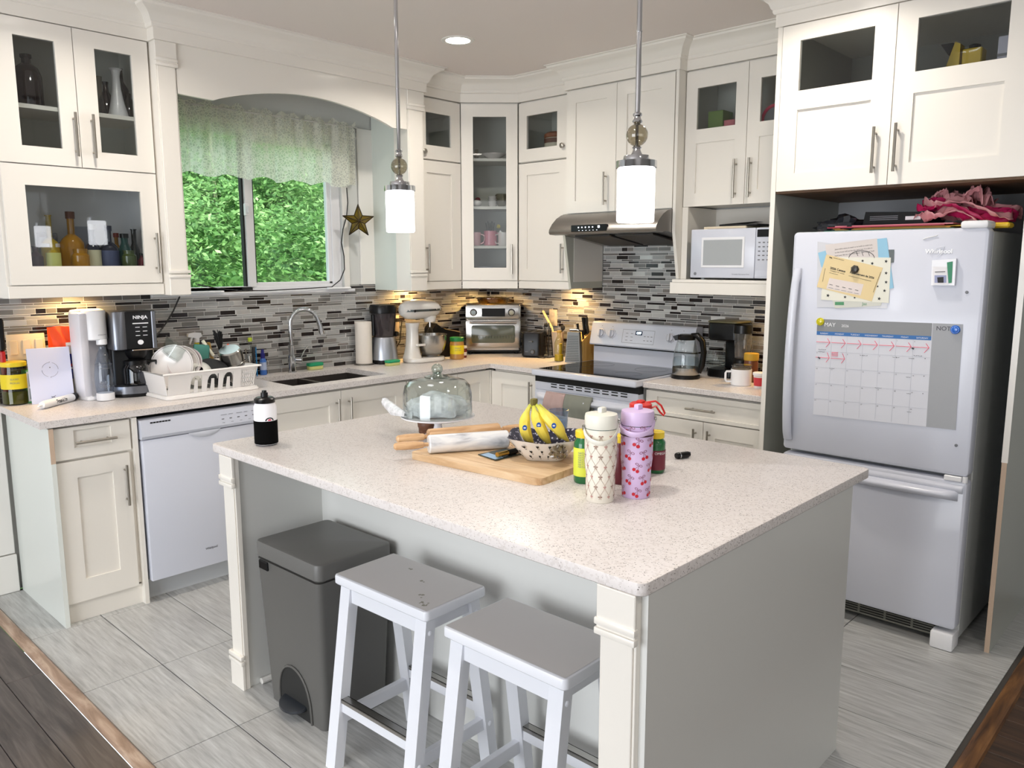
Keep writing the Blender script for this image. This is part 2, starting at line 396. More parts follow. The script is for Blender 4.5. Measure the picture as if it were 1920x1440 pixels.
# backsplash mosaic: bed of grout, up to 300 tiles of each wall as parts, the rest one part
def mosaic(wall, W2L, regions, gname):
    b = MB()
    for (u0, u1, z0, z1) in regions:
        c = [W2L(u, d, z) for u in (u0, u1) for d in (0, -.003) for z in (z0, z1)]
        b.box(min(p[0] for p in c), max(p[0] for p in c), min(p[1] for p in c), max(p[1] for p in c), z0, z1)
    obj('grout', b, GROUT, wall, 0)
    r = random.Random(11); tiles = []; z = .915; row = 0
    zmax = max(q[3] for q in regions)
    umin = min(q[0] for q in regions); umax = max(q[1] for q in regions)
    while z < zmax:
        typ = row % 3; h = (.0235, .0142, .0078)[typ]
        L = (.092, .135, .150)[typ]
        u = umin-r.random()*L
        last = 0
        while u < umax:
            l = L*(1 if r.random() < .8 else .5) if typ == 0 else L*r.choice([1, 1, .8, .6])
            q = r.random()
            ci = (0 if q < .24 else 1 if q < .52 else 2 if q < .78 else 3 if q < .90 else 4) if typ == 0 else (0 if q < .34 else 1 if q < .52 else 2 if q < .9 else 4)
            if ci == 0 and last == 0: ci = r.choice([1, 2, 3])
            last = ci
            for (u0, u1, z0, z1) in regions:
                a, e = max(u, u0), min(u+l-.0030, u1)
                if e-a > .006 and z >= z0-1e-6 and z+h <= z1+.004: tiles.append((a, e, z, z+h-.0010, ci))
            u += l
        z += h+.002; row += 1
    def key(t):
        p = Vector(W2L((t[0]+t[1])/2, 0, t[2])); return -(t[1]-t[0])*(t[3]-t[2])/((p-CAM).length**2)
    tiles.sort(key=key); me = {}; rest = MB()
    for i, (a, e, z0, z1, ci) in enumerate(tiles):
        l = e-a; h = z1-z0
        if i < 300:
            k = (round(l, 3), round(h, 4), ci)
            if k not in me:
                b = MB(); b.box(-l/2, l/2, -.0048, -.002, -h/2, h/2, bev=.0006); o = obj('mosaic_tile', b, TILEM[ci], wall, 0); me[k] = o.data
            else: o = bpy.data.objects.new('mosaic_tile', me[k]); COL.objects.link(o); o.parent = wall
            o.location = W2L((a+e)/2, 0, (z0+z1)/2)
            o.rotation_euler = (0, 0, 0 if wall is wall_back else -PI/2)
        else:
            c = [W2L(q, d, 0) for q in (a, e) for d in (-.002, -.0048)]
            rest.box(min(p[0] for p in c), max(p[0] for p in c), min(p[1] for p in c), max(p[1] for p in c), z0, z1, m=ci)
    o = obj('mosaic_tiles', rest, TILEM, wall, 0); o['kind'] = 'stuff'
mosaic(wall_back, lambda u, d, z: (u, d, z), [(-3.255, -2.53, .915, 1.47), (-2.53, -1.31, .915, 1.395), (-1.31, -.006, .915, 1.425)], 'a')
mosaic(wall_right, lambda u, d, z: (d, -u, z), [(.006, 1.06, .915, 1.42), (1.06, 1.84, .915, 1.74), (1.84, 2.57, .915, 1.42)], 'b')

# ------------------------------------------------------------------ window_1
wt = bpy.data.objects.new('window_1', None); COL.objects.link(wt); wt['kind'] = 'structure'
VIN = mat('window_vinyl', (226, 226, 228), .35)
b = MB(); fr = .045
for p in [(-2.53, -1.31, .02, .10, 1.40, 1.43), (-2.53, -1.31, .02, .10, 2.28, 2.32), (-2.53, -2.485, .02, .10, 1.43, 2.28), (-1.375, -1.31, .02, .10, 1.43, 2.28)]: b.box(*p, bev=.003)
obj('window_frame', b, VIN, wt)
b = MB()   # fixed right sash, nearer the room
for p in [(-1.955, -1.905, .015, .055, 1.425, 2.29), (-1.40, -1.372, .03, .055, 1.435, 2.28), (-1.93, -1.375, .03, .055, 1.425, 1.452), (-1.93, -1.375, .03, .055, 2.25, 2.28)]: b.box(*p, bev=.003)
b.box(-1.903, -1.893, .03, .05, 1.45, 2.25, m=1)
obj('window_sash', b, [VIN, DARK], wt)
b = MB(); b.box(-1.90, -1.40, .04, .044, 1.45, 2.25); obj('window_pane', b, WINGL, wt, 0)
b = MB()
b.box(-1.966, -1.956, .030, .060, 1.425, 2.285, m=0); b.box(-2.0, -1.945, .0, .03, 1.41, 1.428, m=0); obj('insect_screen_frame', b, [MBLACK], wt)
b = MB(); b.box(-2.485, -1.96, .075, .078, 1.43, 2.28); obj('window_pane', b, WINGL, wt, 0)
b = MB(); b.box(-1.967, -1.945, -.012, .016, 1.83, 1.90, bev=.004); b.box(-1.96, -1.95, -.022, -.010, 1.845, 1.885, bev=.003); obj('sash_latch', b, VIN, wt)
b = MB(); b.box(-2.53, -1.24, -.022, .02, 1.383, 1.402, bev=.004); b.box(-2.485, -1.93, .02, .10, 1.402, 1.428, m=1); obj('window_sill', b, [VIN, mat('sill_wood', (150, 102, 66), .6)], wt)
b = MB(); b.box(-1.185, -1.06, -.012, 0, 1.425, 2.40, bev=.002); b.box(-1.31, -1.27, -.008, .0, 1.40, 2.30); b.box(-2.45, -1.06, -.008, 0, 2.33, 2.345); obj('window_casing', b, TRIM, wt)
b = MB(); b.box(-2.53, -2.35, -.09, -.02, 1.41, 1.52, bev=.02, seg=3); one('plastic_canister', 'cream rounded box on the window sill behind the white pilaster', 'container', b, mat('cream_plastic', (232, 226, 208), .5))
# cables on the sill
CORDM = mat('black_cord', (20, 20, 22), .5)
b = MB()
pts = [at(650, 352, 'y', -.03), at(652, 380, 'y', -.03), at(650, 405, 'y', -.03), at(643, 430, 'y', -.03), at(640, 455, 'y', -.03), at(645, 480, 'y', -.03), at(646, 505, 'y', -.03), at(638, 525, 'y', -.03), at(622, 538, 'y', -.03), at(570, 541, 'y', -.035), at(500, 545, 'y', -.035), at(450, 545, 'y', -.035), at(410, 541, 'y', -.03), at(370, 534, 'y', -.02)]
b.tube(pts, .0035, 6); one('window_cord', 'black cord hanging beside the window and running along the sill', 'cord', b, CORDM)
b = MB(); p0 = at(337, 556, 'y', -.02)
pts = [p0, at(325, 583, 'y', -.03), at(312, 605, 'y', -.05), at(295, 628, 'y', -.08), at(275, 650, 'y', -.12)]
b.tube(pts, .004, 6); one('appliance_cord', 'black cord rising across the tiles to the left pilaster, behind the coffee maker', 'cord', b, CORDM)
b = MB(); v = at(618, 543, 'y', -.05); b.box(v.x-.01, v.x+.16, -.055, -.025, 1.402, 1.414, bev=.004); one('white_remote', 'thin white stick lying on the right end of the window sill', 'remote', b, WHITE)
b = MB(); b.box(-2.33, -2.14, -.052, -.022, 1.402, 1.413, bev=.003); one('white_card_box', 'flat white packet lying on the left end of the window sill', 'packet', b, WHITE)

# ------------------------------------------------------------------ outside
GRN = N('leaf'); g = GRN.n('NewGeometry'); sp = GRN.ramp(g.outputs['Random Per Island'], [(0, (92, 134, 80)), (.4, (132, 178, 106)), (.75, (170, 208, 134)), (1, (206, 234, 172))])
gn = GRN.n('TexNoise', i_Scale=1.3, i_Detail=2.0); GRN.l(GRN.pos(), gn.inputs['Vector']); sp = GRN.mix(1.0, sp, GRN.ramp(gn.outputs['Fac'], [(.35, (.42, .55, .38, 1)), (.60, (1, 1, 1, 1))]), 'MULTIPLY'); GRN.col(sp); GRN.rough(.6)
tl = GRN.n('BsdfTranslucent'); GRN.l(sp, tl.inputs[0]); ms = GRN.n('MixShader'); ms.inputs[0].default_value = .4
GRN.l(GRN.b.outputs[0], ms.inputs[1]); GRN.l(tl.outputs[0], ms.inputs[2]); GRN.l(ms.outputs[0], GRN.out.inputs[0])
GRN2 = mat('undergrowth', (66, 104, 44), .9, bump=1, bscale=6)
b = MB(); b.grid(lambda u, v: (-6+u*18, 2.2+v*9, -.3+.55*v*9+.15*math.sin(u*21)+.1*math.sin(v*17+u*9)), 30, 16); struct('ground', b, GRN2)
b = MB(); b.box(-8, 12, .16, 2.6, -.4, -.3); struct('ground', b, GRN2)
rs = np.random.RandomState(4); nb = 46; Vv = []; Ff = []
cl = []
for i in range(nb):
    x = rs.uniform(-2.2, 6.0); y = rs.uniform(3.0, 9.0); z = -.3+.55*(y-2.2)+rs.uniform(.1, .5)
    cl.append((x, y, z, rs.uniform(.55, 1.0)))
for (x, y, z, R) in cl:
    n = int(1700*R); d = rs.normal(size=(n, 3)); d /= np.linalg.norm(d, axis=1)[:, None]; d[:, 2] = np.abs(d[:, 2])*.9-.15
    p = np.array([x, y, z])+d*R*rs.uniform(.72, 1.08, size=(n, 1))
    a = rs.normal(size=(n, 3))*np.array([1, 1, .45]); a /= np.linalg.norm(a, axis=1)[:, None]
    c = rs.normal(size=(n, 3))*np.array([1, 1, .45]); c -= a*(a*c).sum(1)[:, None]; c /= np.linalg.norm(c, axis=1)[:, None]
    s = rs.uniform(.018, .042, size=(n, 1))
    q = np.stack([p-a*s*1.4, p-c*s*.6, p+a*s*1.4, p+c*s*.6], 1).reshape(-1, 3)
    base = sum(len(t) for t in Vv); Vv.append(q); Ff.append(np.arange(4*n).reshape(-1, 4)+base)
n = 15000; x = rs.uniform(-3, 6.5, n); y = rs.uniform(2.3, 9, n); z = -.3+.55*(y-2.2)+rs.uniform(.15, .42, n); p = np.stack([x, y, z], 1)
a = rs.normal(size=(n, 3))*np.array([1, 1, .5]); a /= np.linalg.norm(a, axis=1)[:, None]; c = rs.normal(size=(n, 3))*np.array([1, 1, .5]); c -= a*(a*c).sum(1)[:, None]; c /= np.linalg.norm(c, axis=1)[:, None]
s = rs.uniform(.03, .06, size=(n, 1)); q = np.stack([p-a*s*1.4, p-c*s*.6, p+a*s*1.4, p+c*s*.6], 1).reshape(-1, 3); base = sum(len(t) for t in Vv); Vv.append(q); Ff.append(np.arange(4*n).reshape(-1, 4)+base)
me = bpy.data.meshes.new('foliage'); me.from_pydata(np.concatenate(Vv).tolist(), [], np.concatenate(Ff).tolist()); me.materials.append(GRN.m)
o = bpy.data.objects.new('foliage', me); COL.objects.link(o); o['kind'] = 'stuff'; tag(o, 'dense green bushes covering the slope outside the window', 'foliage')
b = MB()
for (x0, y0, x1, z1, r) in [(2.6, 5.4, 3.3, 5.2, .025), (2.9, 5.7, 3.1, 5.6, .02), (1.2, 6.5, 1.0, 5.5, .03)]:
    b.tube([(x0, y0, .8), ((x0*.6+x1*.4), y0, 2.4), (x1, y0, z1)], [r, r*.8, r*.5], 6)
obj('trunk', b, mat('bark', (150, 150, 120), .9), bpy.data.objects['foliage'])

# ------------------------------------------------------------------ ceiling lights
def downlight(x, y, lab, power=8):
    t = thing('recessed_ceiling_light', lab, 'light', (x, y, CEIL))
    b = MB(); b.lathe([(.088, 0), (.088, -.004), (.080, -.007), (.066, -.004), (.066, 0)], 32, caps=False); obj('trim_ring', b, TRIM, t)
    b = MB(); b.lathe([(.066, -.003), (.040, -.005), (1e-4, -.006)], 28, caps=False); obj('lens', b, mat('lamp_lens', (255, 244, 232), .5, emit=14), t)
    d = bpy.data.lights.new('downlight', 'AREA'); d.shape = 'DISK'; d.size = .12; d.energy = power; d.color = (1, .93, .84); d.spread = 2.6
    o = bpy.data.objects.new('downlight', d); COL.objects.link(o); o.parent = t; o.location = (0, 0, -.012)
downlight(-1.222, -.988, 'lit recessed light in the ceiling above the corner of the kitchen')
downlight(-2.98, -.99, 'recessed light above the cabinets with the brown bottles, outside the frame')
downlight(-1.22, -2.83, 'recessed light in front of the fridge cabinet, outside the frame')
downlight(-3.1, -2.9, 'recessed light above the bar stools, outside the frame')
downlight(-3.1, -4.9, 'recessed light above the dark wooden floor, outside the frame')
SHADEM = mat('frosted_lamp_glass', (250, 250, 255), .4, emit=8.0)
def pendant(lab, x, y):
    t = thing('pendant_lamp', lab, 'lamp', (x, y, 0), group='pendant lamps over the island')
    b = MB(); b.cyl((0, 0, 1.985), (0, 0, CEIL-.02), .0075, n=12); b.lathe([(.0085, 2.2), (.0085, 2.203)], 12); obj('rod', b, CHROME, t)
    b = MB(); b.lathe([(.06, CEIL-.001), (.06, CEIL-.012), (.045, CEIL-.022), (.0085, CEIL-.026)], 24); obj('canopy', b, CHROME, t)
    b = MB(); b.lathe([(.008, 1.985), (.013, 1.981), (.013, 1.976), (.009, 1.973), (.011, 1.966), (.014, 1.962), (.014, 1.958), (.008, 1.953)], 20); b.cyl((0, 0, 1.885), (0, 0, 1.955), .0045, n=8)
    b.lathe([(.009, 1.893), (.014, 1.889), (.010, 1.884), (.013, 1.876), (.018, 1.868), (.036, 1.866), (.038, 1.858), (.038, 1.852), (.058, 1.851), (.0585, 1.832), (.054, 1.830)], 32); obj('cap', b, CHROME, t)
    b = MB(); b.sph((0, 0, 1.923), .031, 24); obj('glass_ball', b, glassmat('ball_glass', (206, 200, 184), 2.2) if 'ball_glass' not in MATS else MATS['ball_glass'], t)
    b = MB(); b.lathe([(.0535, 1.848), (.0535, 1.684), (.050, 1.680), (.001, 1.679)], 40, caps=False); obj('lamp_shade', b, SHADEM, t)
pendant('chrome pendant lamp with white shade, nearer the window side', -2.335, -1.855)
pendant('chrome pendant lamp with white shade, in front of the range hood', -2.335, -2.925)

# ================================================================== CABINETS (local frame: x to the right, front towards -y, wall at y=0)
def bar_handle(parent, kind, c, a0, a1, yf, r=.006):
    b = MB(); y = yf-.030
    if kind == 'v':
        b.cyl((c, y, a0), (c, y, a1), r, n=10)
        for z in (a0+.025, a1-.025): b.cyl((c, y, z), (c, yf, z), .0045, n=8)
    else:
        b.cyl((a0, y, c), (a1, y, c), r, n=10)
        for x in (a0+.03, a1-.03): b.cyl((x, y, c), (x, yf, c), .0045, n=8)
    return obj('handle', b, NICKEL, parent)
def door(parent, x0, x1, z0, z1, yf, holes, handle=None, name='door', knob=None, th=.02):
    b = MB(); g = .0015; X0, X1, Z0, Z1 = x0+g, x1-g, z0+g, z1-g; rec = .009
    if holes:
        hx0, hx1 = holes[0][0], holes[0][1]
        b.box(X0, hx0, yf, yf+th, Z0, Z1); b.box(hx1, X1, yf, yf+th, Z0, Z1)
        hs = sorted(holes, key=lambda h: h[2]); z = Z0
        for h in hs: b.box(hx0, hx1, yf, yf+th, z, h[2]); z = h[3]
        b.box(hx0, hx1, yf, yf+th, z, Z1)
        for h in hs:
            if h[4] == 'p': b.box(h[0], h[1], yf+rec, yf+th-.002, h[2], h[3])
    else: b.box(X0, X1, yf, yf+th, Z0, Z1, bev=.0012)
    d = obj(name, b, CAB, parent, 0)
    for h in (holes or []):
        if h[4] == 'g':
            q = MB(); q.box(h[0]-.004, h[1]+.004, yf+.010, yf+.0135, h[2]-.004, h[3]+.004); obj('glass_pane', q, GLASS, d, 0)
    if handle: bar_handle(d, *handle, yf)
    if knob:
        q = MB(); q.M = Matrix.Translation((knob[0], yf, knob[1])) @ Matrix.Rotation(PI/2, 4, 'X')
        q.lathe([(.006, 0), (.006, .012), (.015, .018), (.016, .024), (.010, .029), (1e-4, .030)], 18); obj('knob', q, NICKEL, d)
    return d
def carcass(parent, x0, x1, z0, z1, yf, y1=-.010, shelves=(), back=True, t=.016, mi=None):
    b = MB(); ya = yf+.021
    b.box(x0, x0+t, ya, y1, z0, z1); b.box(x1-t, x1, ya, y1, z0, z1)
    b.box(x0+t, x1-t, ya, y1, z0, z0+t, m=0); b.box(x0+t, x1-t, ya, y1, z1-t, z1)
    if back: b.box(x0+t, x1-t, y1-.006, y1, z0+t, z1-t, m=1)
    b.box(x0+t, x0+t+.001, ya, y1-.006, z0+t, z1-t, m=1); b.box(x1-t-.001, x1-t, ya, y1-.006, z0+t, z1-t, m=1)
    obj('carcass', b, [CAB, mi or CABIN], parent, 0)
    for z in shelves:
        q = MB(); q.box(x0+t+.001, x1-t-.001, ya+.006, y1-.007, z-.018, z); obj('shelf', q, SHELFM, parent, 0)
def rail(parent, x0, x1, yf, z0, z1, th=.018):
    q = MB(); q.box(x0, x1, yf, yf+th, z0, z1, bev=.0015); return obj('light_rail', q, CAB, parent, 0)
YB = -.33
# --- left, upper pair of glass doors
t = thing('wall_cabinet', 'white wall cabinet with two tall glass doors showing dark brown bottles', 'cabinet')
carcass(t, -3.262, -2.592, 1.99, 2.60, YB, shelves=[2.245])
door(t, -3.25, -2.9245, 1.99, 2.59, YB, [(-3.159, -2.999, 2.066, 2.517, 'g')], ('v', -2.946, 2.035, 2.225))
door(t, -2.9245, -2.597, 1.99, 2.59, YB, [(-2.836, -2.674, 2.066, 2.517, 'g')], ('v', -2.872, 2.035, 2.225))
t = thing('wall_cabinet', 'white wall cabinet with one wide glass door in front of liquor bottles', 'cabinet')
carcass(t, -3.262, -2.592, 1.465, 1.985, YB, shelves=[], mi=mat('cabinet_interior_sheen', (240, 240, 242), .6))  # interior colour lightened to stand in for reflection on the door glass
door(t, -3.25, -2.597, 1.47, 1.988, YB, [(-3.162, -2.676, 1.552, 1.90, 'g')], ('v', -2.624, 1.517, 1.708))
rail(t, -3.262, -2.592, YB+.002, 1.413, 1.466); q = MB(); q.box(-3.262, -3.244, YB+.02, -.01, 1.413, 1.466); obj('side_rail', q, CAB, t, 0)
# --- window surround with pilasters and arched board
t = thing('window_surround', 'white arched board between two fluted pilasters over the kitchen window', 'window surround')
def pilaster(x0, x1, z0, z1, y, ztop, zbase, ydep, cap=.007):
    b = MB(); b.box(x0, x1, y, ydep, z0, z1, bev=.001)
    b.box(x0+.006, x1-.006, y-.005, y, z0+zbase, z1-ztop, bev=.0015)
    for (za, zb) in [(z1-ztop, z1), (z0, z0+zbase)]:
        b.box(x0-.003, x1+.003, y-.012, y, za, zb, bev=.002)
    for zz in (z1-ztop, z0+zbase): 
        b.box(x0-.006, x1+.006, y-.017, y, zz-.012, zz+.004, bev=.003, seg=2); b.box(x0-.006, x1+.006, y-.017, y, zz+.010, zz+.026, bev=.003, seg=2)
    return b
obj('pilaster', pilaster(-2.588, -2.492, 1.41, 2.592, -.385, .10, .095, -.25), CAB, t, 30)
obj('pilaster', pilaster(-1.085, -.962, 1.39, 2.592, -.385, .10, .10, -.25), CAB, t, 30)
xa, xb = -2.49, -1.087; zt = 2.592
arc = []
x0a, x1a, zl, zr, zm = -2.31, -1.20, 2.360, 2.352, 2.458
for i in range(33):
    s = i/32; arc.append((x0a+(x1a-x0a)*s, zl+(zm-zl)*math.sin(PI*s)**.85))
polyt = [(xa, 2.366)]+arc+[(xb, 2.362), (xb, zt), (xa, zt)]
b = MB(); nseg = len(arc)
top = [(p[0], zt) for p in [(xa, 0)]+arc+[(xb, 0)]]; bot = [(xa, 2.366)]+arc+[(xb, 2.362)]
for yy in (-.385, -.365):
    A = b.ring([(u, yy, v) for u, v in top]); B = b.ring([(u, yy, v) for u, v in bot]); b.bridge(A, B, closed=False)
A = b.ring([(u, -.385, v) for u, v in bot]); B = b.ring([(u, -.365, v) for u, v in bot]); b.bridge(A, B, closed=False)
obj('arched_board', b, CAB, t, 20)
b = MB(); b.box(-2.592, -2.575, -.25, -.01, 1.413, 2.6); b.box(-1.075, -1.057, -.25, -.01, 1.39, 2.6); obj('side_panel', b, mat('cream_side_daylit', (214, 220, 212), .4), t, 0)  # same cream paint, with pale green daylight put into its colour
# --- right of the window
t = thing('wall_cabinet', 'white wall cabinet between right pilaster and corner unit, small glass door above', 'cabinet')
carcass(t, -1.05, -.60, 2.21, 2.60, YB); carcass(t, -1.05, -.60, 1.442, 2.205, YB, back=True)
door(t, -.955, -.598, 2.212, 2.585, YB, [(-.892, -.678, 2.299, 2.498, 'g')], knob=(-.917, 2.255))
door(t, -.955, -.598, 1.446, 2.206, YB, [(-.889, -.679, 1.522, 2.13, 'p')], ('v', -.905, 1.497, 1.682))
rail(t, -.958, -.597, YB+.002, 1.392, 1.443)
# --- diagonal corner unit
t = thing('corner_cabinet', 'white diagonal corner cabinet with one tall glass door showing pink mugs', 'cabinet', (-.465, -.465, 0), -45)
hw = .186
b = MB(); b.box(-hw-.004, hw+.004, .30, .31, 1.45, 2.60, m=1)
for s in (-1, 1): b.prism([(s*hw, .021), (s*(hw+.22), .24), (s*(hw+.21), .25), (s*(hw-.012), .021)], 1.45, 2.60, 'z', 1)
b.prism([(-hw, .02), (hw, .02), (hw+.20, .22), (.10, .42), (-.10, .42), (-hw-.20, .22)], 1.436, 1.452, 'z', 0)
b.prism([(-hw, .02), (hw, .02), (hw+.20, .22), (.10, .42), (-.10, .42), (-hw-.20, .22)], 2.585, 2.60, 'z', 0)
obj('carcass', b, [CAB, CABIN], t, 0)
CZ = [1.677, 1.935, 2.245]
for z in CZ:
    q = MB(); q.prism([(-hw+.014, .028), (hw-.014, .028), (hw+.10, .14), (hw+.09, .29), (-hw-.09, .29), (-hw-.10, .14)], z-.018, z, 'z'); obj('shelf', q, SHELFM, t, 0)
door(t, -hw, hw, 1.446, 2.585, 0, [(-.107, .110, 1.531, 2.504, 'g')], ('v', .145, 1.49, 1.685))
rail(t, -hw, hw, .002, 1.392, 1.443)
# --- right of the corner (stove wall: local x = distance from the corner)
R = -90
t = thing('wall_cabinet', 'white wall cabinet between corner unit and range hood, small glass door with knob', 'cabinet', rz=R)
carcass(t, .60, 1.06, 2.21, 2.60, YB); carcass(t, .60, 1.06, 1.442, 2.205, YB)
door(t, .602, 1.058, 2.212, 2.585, YB, [(.672, .930, 2.292, 2.500, 'g')], knob=(.985, 2.285))
door(t, .602, 1.03, 1.446, 2.204, YB, [(.675, .950, 1.522, 2.128, 'p')], ('v', .990, 1.497, 1.682))
rail(t, .60, 1.04, YB+.002, 1.394, 1.443)
q = MB(); q.prism([(YB-.002, 1.86), (YB-.068, 1.86), (YB-.068, 1.74), (YB-.002, 1.40), (-.01, 1.40), (-.01, 2.2), (YB-.002, 2.2)], 1.04, 1.058, 'x'); obj('side_panel', q, mat('cream_side_shaded', (190, 190, 178), .4), t, 0)  # cabinet cream greyed on this side, shade put into the colour
t = thing('hood_cabinet', 'white two-door wall cabinet above the steel range hood', 'cabinet', rz=R)
YH = -.40
carcass(t, 1.062, 1.828, 1.86, 2.60, YH)
door(t, 1.064, 1.438, 1.862, 2.585, YH, [(1.135, 1.365, 1.935, 2.51, 'p')], ('v', 1.372, 1.90, 2.09))
door(t, 1.438, 1.826, 1.862, 2.585, YH, [(1.509, 1.738, 1.935, 2.51, 'p')], None)
q = MB(); q.prism([(YH, 2.60), (YH, 1.74), (-.346, 1.474), (-.012, 1.474), (-.012, 2.60)], 1.830, 1.848, 'x'); obj('side_panel', q, CAB, t, 0)
# --- microwave unit
t = thing('microwave_cabinet', 'white wall cabinet with two half-glass doors above an open microwave shelf', 'cabinet', rz=R)
carcass(t, 1.85, 2.572, 1.875, 2.60, YB, shelves=[])
door(t, 1.852, 2.218, 1.868, 2.585, YB, [(1.922, 2.150, 2.278, 2.494, 'g'), (1.922, 2.150, 1.94, 2.205, 'p')], ('v', 2.168, 1.90, 2.10))
door(t, 2.218, 2.572, 1.868, 2.585, YB, [(2.288, 2.500, 2.278, 2.494, 'g'), (2.288, 2.500, 1.94, 2.205, 'p')], ('v', 2.252, 1.90, 2.10))
q = MB(); q.box(1.85, 1.886, YB, -.012, 1.46, 1.868); q.box(2.536, 2.572, YB, -.012, 1.46, 1.868); q.box(1.886, 2.536, -.02, -.012, 1.46, 1.868); obj('open_box', q, CAB, t, 0)
q = MB(); q.box(1.835, 2.572, -.395, -.012, 1.455, 1.472, bev=.002); obj('shelf', q, CAB, t, 0)
rail(t, 1.82, 2.572, -.392, 1.392, 1.455)
# --- fridge enclosure
t = thing('fridge_cabinet', 'tall white enclosure around the fridge with two half-glass doors on top', 'cabinet', rz=R)
YF = -.77
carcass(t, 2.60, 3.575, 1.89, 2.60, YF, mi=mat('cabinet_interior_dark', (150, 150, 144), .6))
door(t, 2.60, 3.082, 1.88, 2.588, YF, [(2.683, 2.996, 2.308, 2.518, 'g'), (2.683, 2.996, 1.957, 2.228, 'p')], ('v', 3.027, 1.93, 2.115))
door(t, 3.082, 3.575, 1.88, 2.588, YF, [(3.161, 3.478, 2.314, 2.516, 'g'), (3.161, 3.478, 1.964, 2.232, 'p')], ('v', 3.112, 1.93, 2.12))
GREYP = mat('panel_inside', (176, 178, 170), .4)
q = MB(); q.box(2.574, 2.592, -.755, -.002, 0, 2.60, m=1); q.box(2.572, 2.594, -.757, -.755, 0, 2.60); obj('left_side_panel', q, [CAB, GREYP], t, 0)
q = MB(); q.box(3.582, 3.600, -.755, -.002, 0, 2.60, m=1); q.box(3.580, 3.602, -.758, -.755, .79, 2.60, m=0); q.box(3.582, 3.600, -.758, -.755, 0, .79, m=2); obj('right_side_panel', q, [CAB, GREYP, RAWB], t, 0)
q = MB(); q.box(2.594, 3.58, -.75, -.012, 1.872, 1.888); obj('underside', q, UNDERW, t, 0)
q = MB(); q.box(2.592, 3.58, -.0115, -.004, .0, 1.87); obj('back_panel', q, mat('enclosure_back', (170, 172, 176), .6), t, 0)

# ================================================================== BASE CABINETS
ZB = .885; YC = -.62
def basebox(parent, x0, x1, y0=YC+.021, z1=.875, y1=-.012):
    b = MB(); b.box(x0, x1, y0, y1, .10, z1); b.box(x0, x1, y0+.055, y0+.07, 0, .10); return obj('carcass', b, CAB, parent, 0)
t = thing('base_cabinet', 'white base cabinet with one drawer and one door at the counter end', 'cabinet')
basebox(t, -3.226, -2.895)
q = MB(); q.box(-3.246, -3.228, -.635, -.030, 0, .88, m=0); q.box(-3.246, -3.228, -.638, -.635, 0, .73, m=0); q.box(-3.246, -3.228, -.638, -.635, .73, .88, m=1); obj('end_panel', q, [mat('end_panel_daylit', (222, 226, 220), .35, coat=.2), RAWB], t, 0)  # cabinet cream with the cool daylight tint painted in; raw board edge above
q = MB(); q.box(-2.905, -2.887, -.635, -.05, 0, .88); obj('divider_panel', q, CAB, t, 0)
q = MB(); q.box(-3.226, -2.905, -.60, -.585, 0, .092); obj('toe_kick', q, CAB, t, 0)
door(t, -3.224, -2.912, .734, .875, YC, [(-3.146, -2.993, .782, .858, 'p')], ('h', .806, -3.148, -2.980), name='drawer')
door(t, -3.224, -2.922, .092, .726, YC, [(-3.145, -2.998, .192, .650, 'p')], ('v', -2.949, .488, .674))
t = thing('sink_base_cabinet', 'white base cabinet with two doors below the sink', 'cabinet')
basebox(t, -2.285, -1.325, z1=.62)
q = MB(); q.box(-2.285, -2.269, -.60, -.03, .60, .875); q.box(-1.341, -1.325, -.60, -.03, .60, .875); q.box(-2.285, -1.325, -.60, -.585, .60, .875); obj('upper_frame', q, CAB, t, 0)
door(t, -2.283, -1.786, .10, .872, YC, [(-2.205, -1.862, .18, .795, 'p')], ('v', -1.818, .63, .83))
door(t, -1.786, -1.327, .10, .872, YC, [(-1.705, -1.405, .18, .795, 'p')], ('v', -1.738, .63, .83))
t = thing('base_cabinet', 'white base cabinet with one door between the sink and the corner', 'cabinet')
basebox(t, -1.323, -.645)
door(t, -1.321, -.915, .10, .872, YC, [(-1.24, -.995, .18, .795, 'p')], None)
door(t, -.915, -.630, .10, .872, YC, [(-.845, -.715, .18, .795, 'p')], None)
q = MB(); q.box(-.628, -.60, -.628, -.60, .10, .872); obj('corner_post', q, CAB, t, 0)
t = thing('base_cabinet', 'narrow white base cabinet with one door between the corner and the range', 'cabinet', rz=R)
basebox(t, .645, 1.035)
door(t, .630, 1.015, .10, .868, YC, [(.72, .945, .18, .790, 'p')], ('v', .985, .64, .83))
t = thing('base_cabinet', 'white base cabinet with a wide drawer between the range and the fridge', 'cabinet', rz=R)
basebox(t, 1.83, 2.57)
door(t, 1.832, 2.555, .742, .873, YC, [(1.905, 2.500, .762, .842, 'p')], ('h', .803, 2.098, 2.270), name='drawer')
door(t, 1.832, 2.192, .10, .738, YC, [(1.905, 2.115, .18, .66, 'p')], ('v', 2.150, .52, .70))
door(t, 2.192, 2.555, .10, .738, YC, [(2.262, 2.475, .18, .66, 'p')], ('v', 2.232, .52, .70))

# ================================================================== COUNTERTOPS
def slab(b, poly, z0, z1, hole=None):
    pass
b = MB(); H0, H1 = .885, .915; ch = .0025
xL = -3.278; SX0, SX1, SY0, SY1 = -2.03, -1.40, -.535, -.130
for p in [(xL, SX0, -.64, -.002), (SX0, SX1, -.64, SY0), (SX0, SX1, SY1, -.002), (SX1, -.64, -.64, -.002)]: b.box(p[0], p[1], p[2], p[3], H0, H1)
b.box(-.64, -.002, -1.036, -.002, H0, H1)
obj_ct = one('countertop', 'speckled light quartz countertop, corner piece with the sink cut into it', 'countertop', b, QUARTZ, smooth=0)
b = MB(); b.box(-.64, -.002, -2.572, -1.822, H0, H1, bev=.002); one('countertop', 'speckled light quartz countertop between the range and the fridge', 'countertop', b, QUARTZ, smooth=0)
